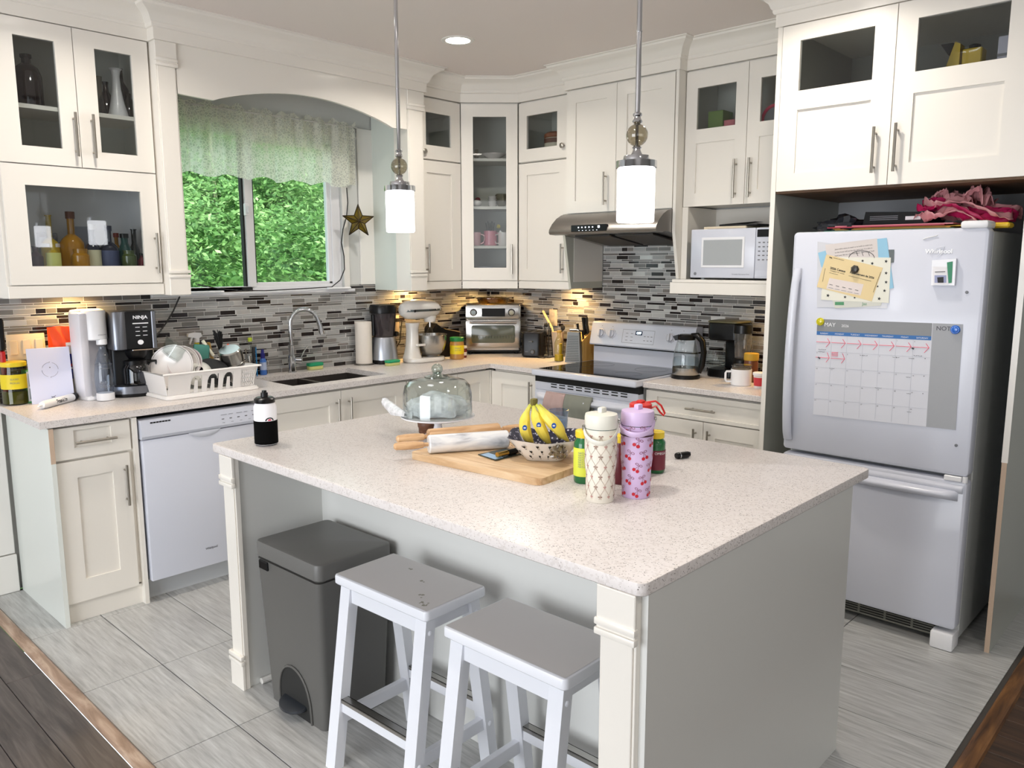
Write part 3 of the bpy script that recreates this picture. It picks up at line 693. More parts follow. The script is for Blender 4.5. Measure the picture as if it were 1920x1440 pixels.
# sink
t = thing('sink', 'double-bowl stainless steel sink set under the counter', 'sink')
for (x0, x1) in [(SX0-.004, -1.752), (-1.730, SX1+.004)]:
    b = MB(); z0 = .72; y0, y1 = SY0-.004, SY1+.004
    b.box(x0, x1, y0, y1, z0, z0+.004)
    b.box(x0-.003, x0, y0, y1, z0, .8845); b.box(x1, x1+.003, y0, y1, z0, .8845); b.box(x0, x1, y0-.003, y0, z0, .8845); b.box(x0, x1, y1, y1+.003, z0, .8845)
    b.lathe([(.045, z0+.004), (.045, z0+.007), (.035, z0+.008), (.02, z0+.0045)], 20, ((x0+x1)/2, (y0+y1)/2, 0), 1)
    obj('bowl', b, [SINKM, CHROME], t)
b = MB(); b.box(-1.752, -1.730, SY0, SY1, .86, .884, bev=.004, seg=2); obj('divider', b, SINKM, t)
# faucet
fp = Vector((-1.745, -.062, .915)); t = thing('kitchen_faucet', 'chrome gooseneck faucet behind the sink', 'faucet', fp)
b = MB(); b.lathe([(.026, 0), (.026, .006), (.023, .008), (.023, .10), (.018, .105), (.018, .16), (.0125, .165)], 24); obj('base', b, CHROME, t)
b = MB(); pts = [(0, 0, .15), (0, 0, .29)]
for i in range(1, 15):
    a = PI*i/14*.93; pts.append((.075*(1-math.cos(a)), -.035*(1-math.cos(a)), .29+.085*math.sin(a)))
e = Vector(pts[-1]); pts.append(e+Vector((.012, -.005, -.05))); pts.append(e+Vector((.020, -.008, -.085)))
b.tube(pts, [.0125]*(len(pts)-3)+[.0125, .016, .016], 14); obj('spout', b, CHROME, t)
b = MB(); b.cyl((.015, -.012, .075), (.048, -.026, .072), .018, n=18); b.tube([(.045, -.03, .085), (.06, -.035, .12), (.085, -.04, .155)], [.006, .005, .0045], 8, flat=(1.6, .8)); obj('lever', b, CHROME, t)

# ================================================================== ISLAND
t = thing('kitchen_island', 'white kitchen island with panelled sides and fluted corner posts', 'island')
ISM = mat('island_paint', (216, 216, 212), .38, coat=.15)
b = MB(); b.box(-2.60, -1.83, -3.385, -1.60, 0, .885); obj('body', b, ISM, t, 0)
b = MB(); b.box(-2.945, -1.826, -3.402, -3.385, 0, .885); obj('side_panel', b, ISM, t, 0)
b = MB(); b.box(-2.945, -2.60, -1.660, -1.60, 0, .885); obj('end_panel', b, ISM, t, 0)
b = MB(); b.box(-2.945, -2.60, -3.385, -3.345, 0, .885); obj('end_panel', b, ISM, t, 0)
obj('corner_post', pilaster(-.042, .042, 0, .885, -.008, .10, .11, .01), CAB, t, 30)
obj('corner_post', pilaster(-.047, .047, 0, .885, -.008, .10, .11, .01), CAB, t, 30)
cp = [c for c in t.children if c.name.startswith('corner_post')]
for c, y in zip(cp, (-1.628, -3.338)): c.rotation_euler = (0, 0, -PI/2); c.location = (-2.953, y, 0)
b = MB(); b.cyl((-2.90, -1.672, .012), (-2.62, -1.672, .012), .012, n=8); obj('quarter_round', b, TRIM, t)
IX0, IX1, IY0, IY1 = -2.972, -1.692, -3.406, -1.523
def rrect(x0, x1, y0, y1, r, n=6):
    P = []
    for cx, cy, a0 in [(x1-r, y1-r, 0), (x0+r, y1-r, PI/2), (x0+r, y0+r, PI), (x1-r, y0+r, 1.5*PI)]:
        for i in range(n+1): a = a0+PI/2*i/n; P.append((cx+r*math.cos(a), cy+r*math.sin(a)))
    return P
def rslab(b, x0, x1, y0, y1, z0, z1, r, e=.003, m=0, M=None, n=6):
    vs = []; rings = []
    for ins, z in [(e, z0), (0, z0+e), (0, z1-e), (e*.3, z1-e*.3), (e, z1)]:
        rg = b.ring([(x, y, z) for x, y in rrect(x0+ins, x1-ins, y0+ins, y1-ins, max(r-ins, .0005), n)]); rings.append(rg); vs += rg
    for i in range(4): b.bridge(rings[i], rings[i+1], m)
    b.cap(rings[0], m, True); b.cap(rings[-1], m)
    if M is not None: bmesh.ops.transform(b.bm, matrix=M, verts=vs)
    if b.M is not None: bmesh.ops.transform(b.bm, matrix=b.M, verts=vs)
    return vs
b = MB(); rslab(b, IX0, IX1, IY0, IY1, .885, .915, .022, .003)
one('island_countertop', 'large speckled light quartz slab on top of the island', 'countertop', b, QUARTZ, smooth=30)

# ================================================================== APPLIANCES
def T3(o, x, y, z): return Vector((o[0]+x, o[1]+y, o[2]+z))
TXT = mat('print_black', (24, 24, 26), .6); TXTG = mat('print_grey', (120, 122, 128), .6); TXTW = mat('print_white', (238, 238, 240), .5)
# --- dishwasher
t = thing('dishwasher', 'white dishwasher left of the sink', 'dishwasher')
b = MB(); b.box(-2.878, -2.292, -.60, -.03, .10, .86); obj('tub', b, mat('dishwasher_shell', (90, 92, 92), .6), t, 0)
b = MB(); b.box(-2.876, -2.292, -.655, -.60, .105, .772, bev=.006, seg=2); obj('door', b, APPL, t)
b = MB(); b.prism([(-.60, .776), (-.652, .776), (-.660, .79), (-.650, .862), (-.60, .866)], -2.878, -2.290, 'x'); cpn = obj('control_panel', b, APPL, t, 20)
b = MB()
for i in range(7): x = -2.835+i*.0135; b.box(x, x+.011, -.6535, -.651, .846, .852)
obj('vent', b, DARK, cpn)
b = MB()
for i, wd in enumerate([.03, .022, .03, .018, .026]): x = -2.50+i*.040; b.box(x, x+wd, -.6552, -.6535, .838, .8395); b.box(x+.003, x+.015, -.6572, -.6555, .816, .8205)
for i in range(4): b.box(-2.495+i*.045, -2.483+i*.045, -.6592, -.6575, .800, .8015)
obj('button_print', b, TXTG, cpn)
b = MB(); b.grid(lambda u, v: (-2.665+.16*u, -.6562-.004*math.sin(PI*u)*math.sin(PI*v), .776-.030*v*math.sin(PI*u)**.6-.0), 16, 6); obj('handle_recess', b, mat('appliance_shadow', (200, 203, 212), .4), t)
b = MB(); q_ = at(397, 1028, 'y', -.6556); b.text('Whirlpool', .0145, front(-.6556, q_.x, q_.z), bold=True); obj('lettering', b, TXTG, t)
b = MB(); b.box(-2.885, -2.287, -.575, -.56, 0, .10); obj('toe_kick', b, mat('kick_grey', (196, 199, 202), .5), t, 0)
# --- range (local frame of the stove wall)
R0, R1 = 1.052, 1.820
t = thing('kitchen_range', 'white electric range with black glass top below the hood', 'stove', rz=R)
b = MB(); b.box(R0+.004, R1-.004, -.62, -.012, .03, .885); obj('body', b, APPS, t, 0)
b = MB(); rslab(b, R0, R1, -.705, -.085, .888, .9235, .012, .006); obj('top_frame', b, APPL, t)
b = MB(); b.box(R0+.022, R1-.022, -.655, -.118, .9225, .9262, bev=.001); ck = obj('glass_cooktop', b, mat('ceramic_glass', (16, 17, 19), .06), t, 0)
b = MB()
for (x, y, r) in [(R0+.20, -.50, .10), (R1-.20, -.50, .085), (R0+.20, -.25, .078), (R1-.20, -.25, .10)]:
    b.lathe([(r, 0), (r, .0003), (r-.002, .0003), (r-.002, 0)], 40, (x, y, .9263), caps=False)
obj('burner_ring', b, mat('burner_print', (58, 60, 62), .3), ck)
b = MB(); b.box(R0+.004, R1-.004, -.668, -.62, .845, .884, m=1); b.box(R0+.004, R1-.004, -.672, -.62, .800, .848, bev=.003); upper = obj('vent_trim', b, [APPL, DARK], t, 0)
b = MB()
for i in range(9):
    x = R0+.135+i*.064
    for z in (.838, .822): b.box(x, x+.045, -.6732, -.6715, z, z+.0065)
obj('vent_slot', b, DARK, upper)
b = MB(); b.box(R0+.004, R1-.004, -.675, -.62, .215, .80, bev=.004); dr = obj('oven_door', b, APPL, t, 0)
b = MB(); b.box(R0+.10, R1-.10, -.677, -.674, .34, .66); obj('oven_window', b, mat('oven_glass', (24, 24, 26), .1), dr, 0)
b = MB()
b.grid(lambda u, v: (R0+.02+.728*u, -.672-.050*(math.sin(PI*min(1, max(0, u)))**.25)*math.sin(PI*v)**.6-.002, .735+.05*v), 24, 8)
obj('handle', b, APPL, dr)
b = MB(); b.box(R0+.004, R1-.004, -.672, -.62, .05, .205, bev=.004); obj('storage_drawer', b, APPL, t, 0)
b = MB(); b.prism([(-.085, .9235), (-.085, 1.02), (-.070, 1.02), (-.015, 1.02), (-.015, .9235)], R0+.004, R1-.004, 'x'); b.prism([(-.078, 1.02), (-.078, 1.032), (-.015, 1.032), (-.015, 1.02)], R0+.004, R1-.004, 'x', 1)
obj('backguard', b, [APPL, DARK], t, 20)
zt = 1.182; BP = [(-.118, 1.032), (-.122, 1.040), (-.092, zt-.008), (-.082, zt), (-.018, zt), (-.018, 1.032)]
b = MB(); b.prism(BP, R0-.004, R1+.004, 'x'); cpn = obj('control_panel', b, APPL, t, 30)
tl = math.atan2(.030, zt-1.048)
def cpf(x, s, off=0): return (x, -.122+s*math.sin(tl)-off*math.cos(tl), 1.040+s*math.cos(tl)+off*math.sin(tl))
KN = mat('range_knob', (206, 208, 216), .3)
for x in (R0+.080, R0+.165, R1-.163, R1-.078):
    c = Vector(cpf(x, .072)); q = MB(); q.M = Matrix.Translation(c) @ Matrix.Rotation(PI/2-tl, 4, 'X')
    q.lathe([(.030, 0), (.030, .003), (.024, .006), (.023, .016), (.019, .018)], 26); q.box(-.0065, .0065, -.022, .022, .017, .030, bev=.002)
    kb = obj('knob', q, KN, t)
    q = MB(); q.M = Matrix.Translation(c) @ Matrix.Rotation(PI/2-tl, 4, 'X')
    for i in range(9): a = -PI*.8+i*PI*.2; q.box(.033*math.cos(a)-.0012, .033*math.cos(a)+.0012, .033*math.sin(a)-.0012, .033*math.sin(a)+.0012, .0004, .0010)
    q.box(-.003, .003, .046, .049, .0004, .0010); obj('dial_print', q, TXTG, kb)
fcp = lambda x0, s0: (lambda u, v: cpf(x0+u, s0+v, .0012))
b = MB(); xm = (R0+R1)/2-.01
for (u0, u1, s0, s1, m) in [(xm-.125, xm+.115, .020, .022, 0), (xm-.125, xm+.115, .105, .107, 0), (xm-.125, xm-.123, .020, .107, 0), (xm+.113, xm+.115, .020, .107, 0), (xm-.028, xm+.024, .074, .100, 1)]:
    b.poly([cpf(u0, s0, .001), cpf(u1, s0, .001), cpf(u1, s1, .001), cpf(u0, s1, .001)], m)
for i in range(2):
    for j in range(3): u = xm-.10+i*.038; s = .036+j*.022; b.poly([cpf(u, s, .001), cpf(u+.018, s, .001), cpf(u+.018, s+.003, .001), cpf(u, s+.003, .001)], 0)
for i in range(3):
    for j in range(2): u = xm+.038+i*.025; s = .040+j*.026; b.poly([cpf(u, s, .001), cpf(u+.013, s, .001), cpf(u+.013, s+.004, .001), cpf(u, s+.004, .001)], 0)
obj('button_print', b, [TXTG, mat('display_blue', (20, 36, 66), .2)], cpn)
b = MB(); b.text('OFF', .020, fcp(xm-.002, .080), bold=True); obj('display_digits', b, mat('digits', (225, 240, 255), .5, emit=2.5), cpn)
def towel(name, lab, x0, x1, zb, m, ph):
    b = MB(); 
    def f(u, v):
        x = x0+(x1-x0)*u; w = .006*math.sin(u*9+ph)+.003*math.sin(u*23+ph*2)
        k = min(1, v*5); z = .795+.006-(v*(.80-zb)); 
        y = -.735+w*(.4+v) - .006*math.sin(PI*min(1, v*4)) + (.028*(1-k))
        if v == 0: z -= .004
        return (x+.006*math.sin(v*5+ph)*(u-.5), y, z)
    b.grid(f, 22, 20)
    b.grid(lambda u, v: (x0+(x1-x0)*u, -.707+.03*v*0-.0+.010*v, .801-.008*v-.12*v), 22, 6)
    o = one(name, lab, 'towel', b, m, rz=R, smooth=60); md = o.modifiers.new('thick', 'SOLIDIFY'); md.thickness = .005; return o
towel('dish_towel', 'pale pink towel hanging over the oven handle', R0+.125, R0+.275, .40, mat('pink_towel', (176, 152, 148), .95, bump=.8, bscale=400), .3)
towel('dish_towel', 'grey-green towel hanging over the oven handle', R0+.278, R0+.475, .42, mat('green_towel', (132, 134, 124), .95, bump=.8, bscale=400), 1.7)
# --- range hood
t = thing('range_hood', 'brushed steel range hood with curved front', 'range hood', rz=R)
h0, h1 = 1.064, 1.828
pr = [(-.012, 1.858), (-.405, 1.858), (-.445, 1.850), (-.49, 1.828), (-.53, 1.795), (-.556, 1.762), (-.560, 1.745), (-.552, 1.732), (-.50, 1.728), (-.46, 1.738), (-.30, 1.715), (-.012, 1.672)]
b = MB(); b.prism(pr, h0, h1, 'x'); obj('shell', b, HOODM, t, 25)
def hoodf(x, s, off=.001):   # along the sloped face between the two front edge points
    a = Vector((-.556, 1.762)); c = Vector((-.530, 1.795)); d = (c-a).normalized(); n = Vector((-d.y, d.x)); q = a+d*s+n*off
    return (x, q.x, q.y)
b = MB(); b.box(h0+.175, h0+.435, -.564, -.545, 1.742, 1.782, bev=.003, M=None); cp2 = obj('control_strip', b, BLACK, t, 0)
b = MB()
for i in range(5): x = h0+.23+i*.026; b.box(x, x+.007, -.5655, -.5635, 1.764, 1.771)
b.box(h0+.375, h0+.388, -.5655, -.5635, 1.762, 1.775)
for i in range(6): x = h0+.235+i*.026; b.box(x, x+.006, -.5655, -.5635, 1.749, 1.751)
obj('button_light', b, mat('button_light', (235, 240, 255), .4, emit=2), cp2)
b = MB()
for s in (0, 1): 
    x0 = h0+.10+s*.30; b.prism([(-.43, 1.728), (-.08, 1.677), (-.08, 1.668), (-.43, 1.719)], x0, x0+.26, 'x')
obj('grease_filter', b, mat('filter_dark', (70, 68, 66), .5, .6), t, 0)
b = MB(); b.box(h1-.060, h1-.020, -.509, -.5085, 1.790, 1.797); obj('badge', b, TXTW, t, 0)
# --- microwave
t = thing('microwave_oven', 'white countertop microwave on the open shelf', 'microwave', rz=R)
m0, m1, my, mz0, mz1 = 1.945, 2.470, -.385, 1.482, 1.742
b = MB(); b.box(m0, m1, my+.03, -.06, mz0, mz1-.004, bev=.004); 
for x in (m0+.04, m1-.04):
    for y in (my+.07, -.1): b.cyl((x, y, 1.4722), (x, y, mz0+.004), .012, n=10)
obj('body', b, APPS, t, 0)
b = MB(); b.box(m0-.002, m0+.375, my, my+.03, mz0, mz1, bev=.005, seg=2); dr = obj('door', b, APPL, t)
b = MB(); b.box(m0+.065, m0+.318, my-.004, my, mz0+.055, mz1-.045, bev=.002); obj('window_frame', b, WHITE, dr, 0)
b = MB(); b.box(m0+.078, m0+.305, my-.0052, my-.0036, mz0+.068, mz1-.058); obj('window', b, mat('microwave_window', (166, 170, 172), .25), dr, 0)
b = MB(); b.text('Turntable Microwave Oven', .009, front(my-.0002, m0+.30, mz0+.018)); b.lathe([(.0085, 0), (.0085, .001), (.001, .001)], 16, (0, 0, 0), M=Matrix.Translation((m0+.030, my, mz0+.022)) @ Matrix.Rotation(PI/2, 4, 'X')); obj('lettering', b, TXTG, dr)
b = MB(); b.box(m0+.377, m1, my, my+.03, mz0, mz1, bev=.005, seg=2); cpn = obj('control_panel', b, APPL, t)
b = MB(); b.box(m0+.385, m1-.010, my-.001, my+.001, mz1-.048, mz1-.010); obj('display', b, BLACK, cpn, 0)
b = MB()
for i in range(5):
    for j in range(3): b.box(m0+.393+j*.024, m0+.405+j*.024, my-.001, my+.001, mz1-.075-i*.022-.004, mz1-.075-i*.022+.002)
obj('button_print', b, TXTG, cpn, 0)
b = MB(); b.box(m0+.383, m1-.006, my-.0016, my, mz0+.010, mz0+.042, bev=.001); obj('door_button', b, APPL, cpn, 0)
b = MB(); b.box(m0+.05, m0+.30, my+.04, my+.20, mz1-.003, mz1+.014, bev=.003); one('notebook', 'cream paperback lying on top of the microwave', 'book', b, mat('paper_cream', (222, 208, 184), .8), rz=R)
b = MB(); b.box(m0+.14, m0+.36, my+.045, my+.24, mz1+.0142, mz1+.024, bev=.002, M=None); b.poly([(m0+.15, my+.04, mz1+.0245), (m0+.34, my+.06, mz1+.034), (m0+.33, my+.18, mz1+.036), (m0+.2, my+.2, mz1+.030)]); one('black_folder', 'black folder lying on the cream book on the microwave', 'folder', b, MBLACK, rz=R)
b = MB(); b.box(1.893, 1.930, -.30, -.22, 1.4722, 1.56, bev=.004); b.box(1.893, 1.930, -.295, -.225, 1.56, 1.575, m=1); one('black_speaker', 'small black box with a blue top beside the microwave', 'box', b, [BLACK, mat('blue_cap', (30, 96, 170), .4)], rz=R)
# --- fridge
t = thing('refrigerator', 'white bottom-freezer fridge covered with papers and magnets', 'fridge', rz=R)
f0, f1, fy, fz = 2.732, 3.492, -.852, 1.695
b = MB(); b.box(f0+.004, f1-.003, -.775, -.06, .03, fz-.012, bev=.004); obj('body', b, APPS, t, 0)
def fdoor(z0, z1, nm):
    b = MB(); rslab(b, f0, f1, 0, z1-z0, 0, .070, .018, .012, M=Matrix.Translation((0, fy+.070, z0)) @ Matrix.Rotation(PI/2, 4, 'X'), n=5); return obj(nm, b, APPL, t, 40)
d1 = fdoor(.728, fz, 'door'); d2 = fdoor(.090, .712, 'freezer_door')
b = MB()
def fh(u, v):
    z = .775+.765*v; bow = .042*math.sin(PI*v)**.55; a = PI*u
    return (f0+.030+.020*math.cos(a)*(1-.15*v)-.004+.006*v, fy-.006-bow-.012*math.sin(a), z)
b.grid(fh, 8, 24); obj('handle', b, APPL, d1, 60)
b = MB()
b.grid(lambda u, v: (f0+.30+.43*u, fy-.002-.040*math.sin(PI*u)**.2*math.sin(PI*v)**.7, .628+.045*v), 20, 8); 
b.grid(lambda u, v: (f0+.0+.745*u, fy-.001-.010*math.sin(PI*v), .66+.035*v), 20, 4); obj('handle', b, APPL, d2, 60)
b = MB(); b.box(f0+.01, f1-.09, -.80, -.775, .028, .082); gr = obj('grille', b, mat('grille_grey', (120, 120, 112), .6), t, 0)
b = MB()
for i in range(4):
    for j in range(6): x = f0+.04+j*.11; b.box(x, x+.10, -.8015, -.799, .036+i*.011, .041+i*.011)
obj('slot', b, DARK, gr, 0)
b = MB(); b.box(f1-.088, f1-.002, -.862, -.77, .0, .072, bev=.008, seg=2); obj('foot_cover', b, WHITE, t)
b = MB(); b.box(f0+.02, f0+.06, -.80, -.74, 0, .03); obj('foot', b, BLACK, t)
b = MB(); b.box(f1-.10, f1-.005, -.86, -.745, fz-.004, fz+.026, bev=.010, seg=2); obj('hinge_cover', b, WHITE, t)
b = MB(); b.box(f1-.085, f1-.022, fy-.006, fy+.01, .708, .728, bev=.002); b.cyl((f1-.012, fy+.008, .706), (f1-.012, fy+.008, .730), .010, n=12); obj('hinge', b, WHITE, t)
ff = lambda px, py, d=0: (lambda v: (-v.y, fy-.0008-d, v.z))(at(px, py, 'x', fy))
for (px, py) in ((1813, 548), (1793, 835)):
    q = ff(px, py); b = MB(); b.M = Matrix.Translation(q) @ Matrix.Rotation(PI/2, 4, 'X'); b.lathe([(.006, 0), (.006, .002), (.003, .003)], 12); obj('door_plug', b, TXTG, d1)
q = ff(1760, 475); b = MB(); b.text('Whirlpool', .023, lambda u, v: (q[0]+u+.0008, fy-.0010, q[2]+v-.0010), bold=True); obj('lettering_shadow', b, mat('logo_shadow', (150, 152, 162), .4), d1); b = MB(); b.text('Whirlpool', .023, lambda u, v: (q[0]+u, fy-.0012, q[2]+v), bold=True); obj('lettering', b, mat('logo_white', (248, 248, 250), .3), d1)  # grey offset copy paints a shadow along the letters
b = MB(); b.lathe([(.001, 0), (1, 0)], 3) if False else None; b.tube([ff(1745, 478, .0015), ff(1757, 466, .0015), ff(1772, 462, .0015), ff(1768, 472, .0015), ff(1756, 482, .0015)], .0008, 5); obj('logo_swirl', b, mat('logo_grey', (206, 208, 214), .3), d1)
q = ff(1747, 446); b = MB(); b.tube([ff(1731, 449, .0005), ff(1738, 446, .002), ff(1752, 443, .001), ff(1759, 441, .003)], .0016, 6); one('paper_strip', 'torn white strip curling off the top of the fridge door', 'paper', b, mat('paper_white', (226, 226, 224), .8), rz=R)

# papers and magnets on the fridge (each a thin sheet lying on the door)
def sheet(name, lab, cat, quad, d, m, th=.0005, group=None, extra=None):
    b = MB(); A = b.ring([ff(x, y, d+th) for x, y in quad]); B = b.ring([ff(x, y, d) for x, y in quad]); b.bridge(A, B); b.cap(A); b.cap(B, 0, True)
    o = one(name, lab, cat, b, m, rz=R, group=group, smooth=0)
    if extra:
        for nm, fnc, mm in extra:
            q = MB(); fnc(q, d+th+.0006); obj(nm, q, mm, o, 0)
    return o
def qbox(q, quad, d, m=0): q.poly([ff(x, y, d) for x, y in quad], m)
def qline(q, x0, y0, x1, y1, d, w=.0008, m=0): q.tube([ff(x0, y0, d), ff(x1, y1, d)], w, 4, m, flat=(1, 1))
sheet('plastic_sleeve', 'clear plastic sleeve with a grey sheet, lowest in the paper pile on the fridge', 'sleeve', [(1533, 453), (1655, 470), (1664, 578), (1532, 576)], 0, mat('sleeve_grey', (208, 209, 214), .25))
def ptext(q, s_, size, px, py, d, slope=0.0, m=0, align='LEFT', bold=False):
    c_, s2 = math.cos(slope), math.sin(slope); q.text(s_, size, lambda x, y: ff(px+x*c_+y*s2, py+x*s2-y*c_, d), m, align=align, bold=bold)
def p_txt(q, d):
    for i, s_ in enumerate(('Jesus told a story to teach us to build on solid rock,', 'so the house will last for the same way. It is able to', 'build your life on a firm foundation - the rock of God!', 'How I build it')): ptext(q, s_, 3.4, 1566+(i == 3)*8, 469+i*6, d, -.13)
    for i in range(14):
        a = PI*i/13; a2 = PI*(i+1)/13
        if i < 13: qline(q, 1616-24*math.cos(a), 484-14*math.sin(a), 1616-24*math.cos(a2), 484-14*math.sin(a2), d, .0010)
    for x in (1606, 1616, 1628): qline(q, x, 472, x+3, 480, d, .0008)
sheet('drawing_sheet', 'pale pink printed sheet with a doodle, at the top of the fridge paper pile', 'paper', [(1548, 459), (1645, 447), (1648, 500), (1552, 512)], .0007, mat('paper_pinkish', (214, 206, 202), .85), extra=[('print', p_txt, TXT)])
sheet('card', 'light blue card behind the star paper on the fridge', 'card', [(1645, 448), (1663, 446), (1676, 540), (1600, 556), (1540, 500), (1534, 474), (1548, 470), (1560, 500), (1648, 496)], .0010, mat('card_blue', (150, 196, 220), .8))
sheet('photo_strip', 'dark photo edge sticking out right of the fridge paper pile', 'photo', [(1664, 468), (1677, 468), (1676, 492), (1667, 494)], .0007, mat('photo_dark', (84, 92, 92), .4))
sheet('receipt', 'pale green slip sticking out below the star paper on the fridge', 'paper', [(1560, 560), (1655, 562), (1652, 573), (1566, 578)], .0013, mat('paper_green', (210, 210, 200), .85), extra=[('print', lambda q, d: (qbox(q, [(1566, 566), (1583, 566), (1583, 572), (1566, 572)], d), [ptext(q, 'Jaz', 8, 1617, 572, d)]), mat('print_green', (90, 150, 110), .8))])
def stars(q, d):
    for (x, y, r) in [(1618, 489, 3), (1636, 494, 3.4), (1662, 490, 3.6), (1662, 512, 3.4), (1662, 529, 3.4), (1646, 537, 2.6), (1659, 545, 3.4), (1649, 560, 3.8), (1553, 554, 3.6), (1585, 557, 3.2), (1603, 558, 2.6)]:
        pts = []
        for i in range(10):
            a = -PI/2+i*PI/5+.2; rr = r if i % 2 == 0 else r*.42; pts.append(ff(x+rr*math.cos(a), y+rr*math.sin(a), d))
        q.poly(pts)
sheet('star_paper', 'cream paper with small black stars under the yellow envelope', 'paper', [(1560, 482), (1671, 483), (1667, 568), (1540, 562), (1541, 545)], .0017, mat('paper_cream2', (230, 228, 214), .85), extra=[('star_print', stars, TXT)])
def env(q, d):
    ptext(q, '2026 Census', 5.6, 1557, 504, d, .236, bold=True); ptext(q, 'Recensement de 2026', 5.2, 1594, 512, d, .236, bold=True); ptext(q, 'Complete the census', 3.2, 1557, 508, d, .236); ptext(q, 'Statistics Statistique', 2.6, 1563, 484, d, .236)
    qbox(q, [(1556, 521), (1620, 533), (1614, 554), (1550, 541)], d-.0003, 1)
    for (a, c, e, f, wd) in [(1592, 517, 1634, 527, .0006), (1556, 511, 1572, 515, .0005), (1556, 482, 1561, 484, .0018), (1543, 528, 1548, 503, .0006), (1652, 510, 1638, 548, .0006)]: qline(q, a, c, e, f, d, wd)
    for i in range(5): qline(q, 1556+i*12, 533+i*2.6, 1562+i*12, 534.5+i*2.6, d, .0010); qline(q, 1554+i*12, 539+i*2.6, 1563+i*12, 540.5+i*2.6, d, .0005)
sheet('envelope', 'pale yellow envelope on top of the fridge paper pile', 'envelope', [(1550, 477), (1656, 502), (1635, 565), (1532, 538)], .0025, mat('envelope_yellow', (228, 206, 158), .85), extra=[('print', env, [TXT, mat('address_window', (222, 210, 204), .5)])])
q = ff(1604, 505, .0032); b = MB(); b.M = Matrix.Translation(q) @ Matrix.Rotation(PI/2, 4, 'X'); b.lathe([(.015, 0), (.018, .004), (.012, .012), (.002, .014)], 7); one('stone_magnet', 'dark faceted magnet holding the yellow envelope', 'magnet', b, mat('stone_dark', (52, 50, 46), .3), rz=R, smooth=0)
# calendar
CALW = mat('calendar_paper', (216, 217, 224), .7); CALG = mat('calendar_grey', (140, 142, 144), .7); CALB = mat('calendar_blue', (62, 114, 176), .7); CALL = mat('calendar_line', (196, 199, 208), .7)
Q = [(1533, 598), (1806, 608), (1792, 806), (1525, 777)]
def cal(u, v, d):   # bilinear over the four corners on the door plane
    a, b_, c, e = [Vector(ff(x, y, d)) for x, y in Q]; return tuple((a*(1-u)+b_*u)*(1-v)+(e*(1-u)+c*u)*v)
t = thing('wall_calendar', 'May monthly calendar hung on the fridge door with two magnets', 'calendar', rz=R)
def crect(b, u0, u1, v0, v1, d, m=0): b.poly([cal(u0, v0, d), cal(u1, v0, d), cal(u1, v1, d), cal(u0, v1, d)], m)
b = MB(); A = b.ring([cal(u, v, .0016) for u, v in ((0, 0), (1, 0), (1, 1), (0, 1))]); B = b.ring([cal(u, v, .0003) for u, v in ((0, 0), (1, 0), (1, 1), (0, 1))]); b.bridge(A, B); b.cap(A); b.cap(B)
obj('page', b, CALW, t, 0)
b = MB(); crect(b, 0, .808, 0, .125, .0021); obj('header_band', b, CALG, t, 0)
b = MB(); crect(b, .812, 1, 0, 1, .0021); obj('notes_column', b, mat('calendar_grey2', (166, 168, 172), .7), t, 0)
b = MB(); crect(b, 0, .808, .125, .163, .0023); obj('weekday_band', b, CALB, t, 0)
b = MB()
def cline(b, u0, v0, u1, v1, w=.0006, m=0, d=.0021): b.tube([cal(u0, v0, d), cal(u1, v1, d)], w, 4, m)
for i in range(1, 7): cline(b, .808*i/7, .163, .808*i/7, .99, .0004)
for j in range(1, 5): cline(b, 0, .163+.1654*j, .808, .163+.1654*j, .0004)
obj('grid_lines', b, CALL, t, 0)
ctx = lambda u0, v0, dd=.0027: (lambda x, y: cal(u0+x/.62, v0-y/.46, dd))
b = MB(); b.text('MAY', .026, ctx(.055, .072), align='LEFT'); b.text('2026', .017, ctx(.185, .072), align='LEFT')
for i, dn in enumerate(['SUNDAY', 'MONDAY', 'TUESDAY', 'WEDNESDAY', 'THURSDAY', 'FRIDAY', 'SATURDAY']): b.text(dn, .0095, ctx(.808*(i+.5)/7, .152))
obj('lettering', b, TXTW, t, 0)
b = MB(); b.text('NOTES', .026, ctx(.835, .065), align='LEFT')
n = 1
for j in range(5):
    for i in range(7):
        if j == 0 and i < 5: continue
        if n <= 31: b.text(str(n), .008, ctx(.808*i/7+.006, .188+.1654*j), align='LEFT')
        n += 1
for (u, v, wd) in [(.70, .315, .06), (.33, .345, .06), (.56, .345, .05), (.67, .345, .03), (.11, .50, .04), (.66, .53, .03), (.45, .66, .05), (.67, .69, .03), (.68, .87, .03), (.02, .31, .06), (.02, .335, .05)]:
    for k_ in range(4): cline(b, u+wd*k_/4, v+.004*(k_ % 2), u+wd*(k_+.7)/4, v+.004*((k_+1) % 2), .0007, d=.0025)
for (u, v) in [(.775, .34), (.775, .51), (.775, .68)]: b.tube([cal(u, v, .0023), cal(u+.004, v, .0023)], .0018, 6)
b.tube([cal(.02, .395, .0024), cal(.035, .405, .0024)], [.003, .004], 6); b.tube([cal(.685, .245, .0024), cal(.70, .252, .0024)], [.003, .004], 6)
obj('handwriting', b, mat('pen_dark', (70, 70, 78), .7), t, 0)
b = MB()
for i in range(1, 8):
    u = .808*i/7-.01; cline(b, u-.105, .235, u, .235, .0012, d=.0026); cline(b, u-.022, .195, u, .235, .0012, d=.0026); cline(b, u-.030, .285, u, .235, .0012, d=.0026)
for i in range(1, 3):
    u = .808*i/7-.01; cline(b, u-.105, .395, u, .395, .0012, d=.0026); cline(b, u-.018, .34, u, .395, .0012, d=.0026); cline(b, u-.024, .44, u, .395, .0012, d=.0026)
for k_ in range(4): cline(b, .12, .335+k_*.012, .17, .332+k_*.012, .0011, d=.0026)
obj('marker_arrows', b, mat('marker_pink', (238, 120, 140), .6), t, 0)
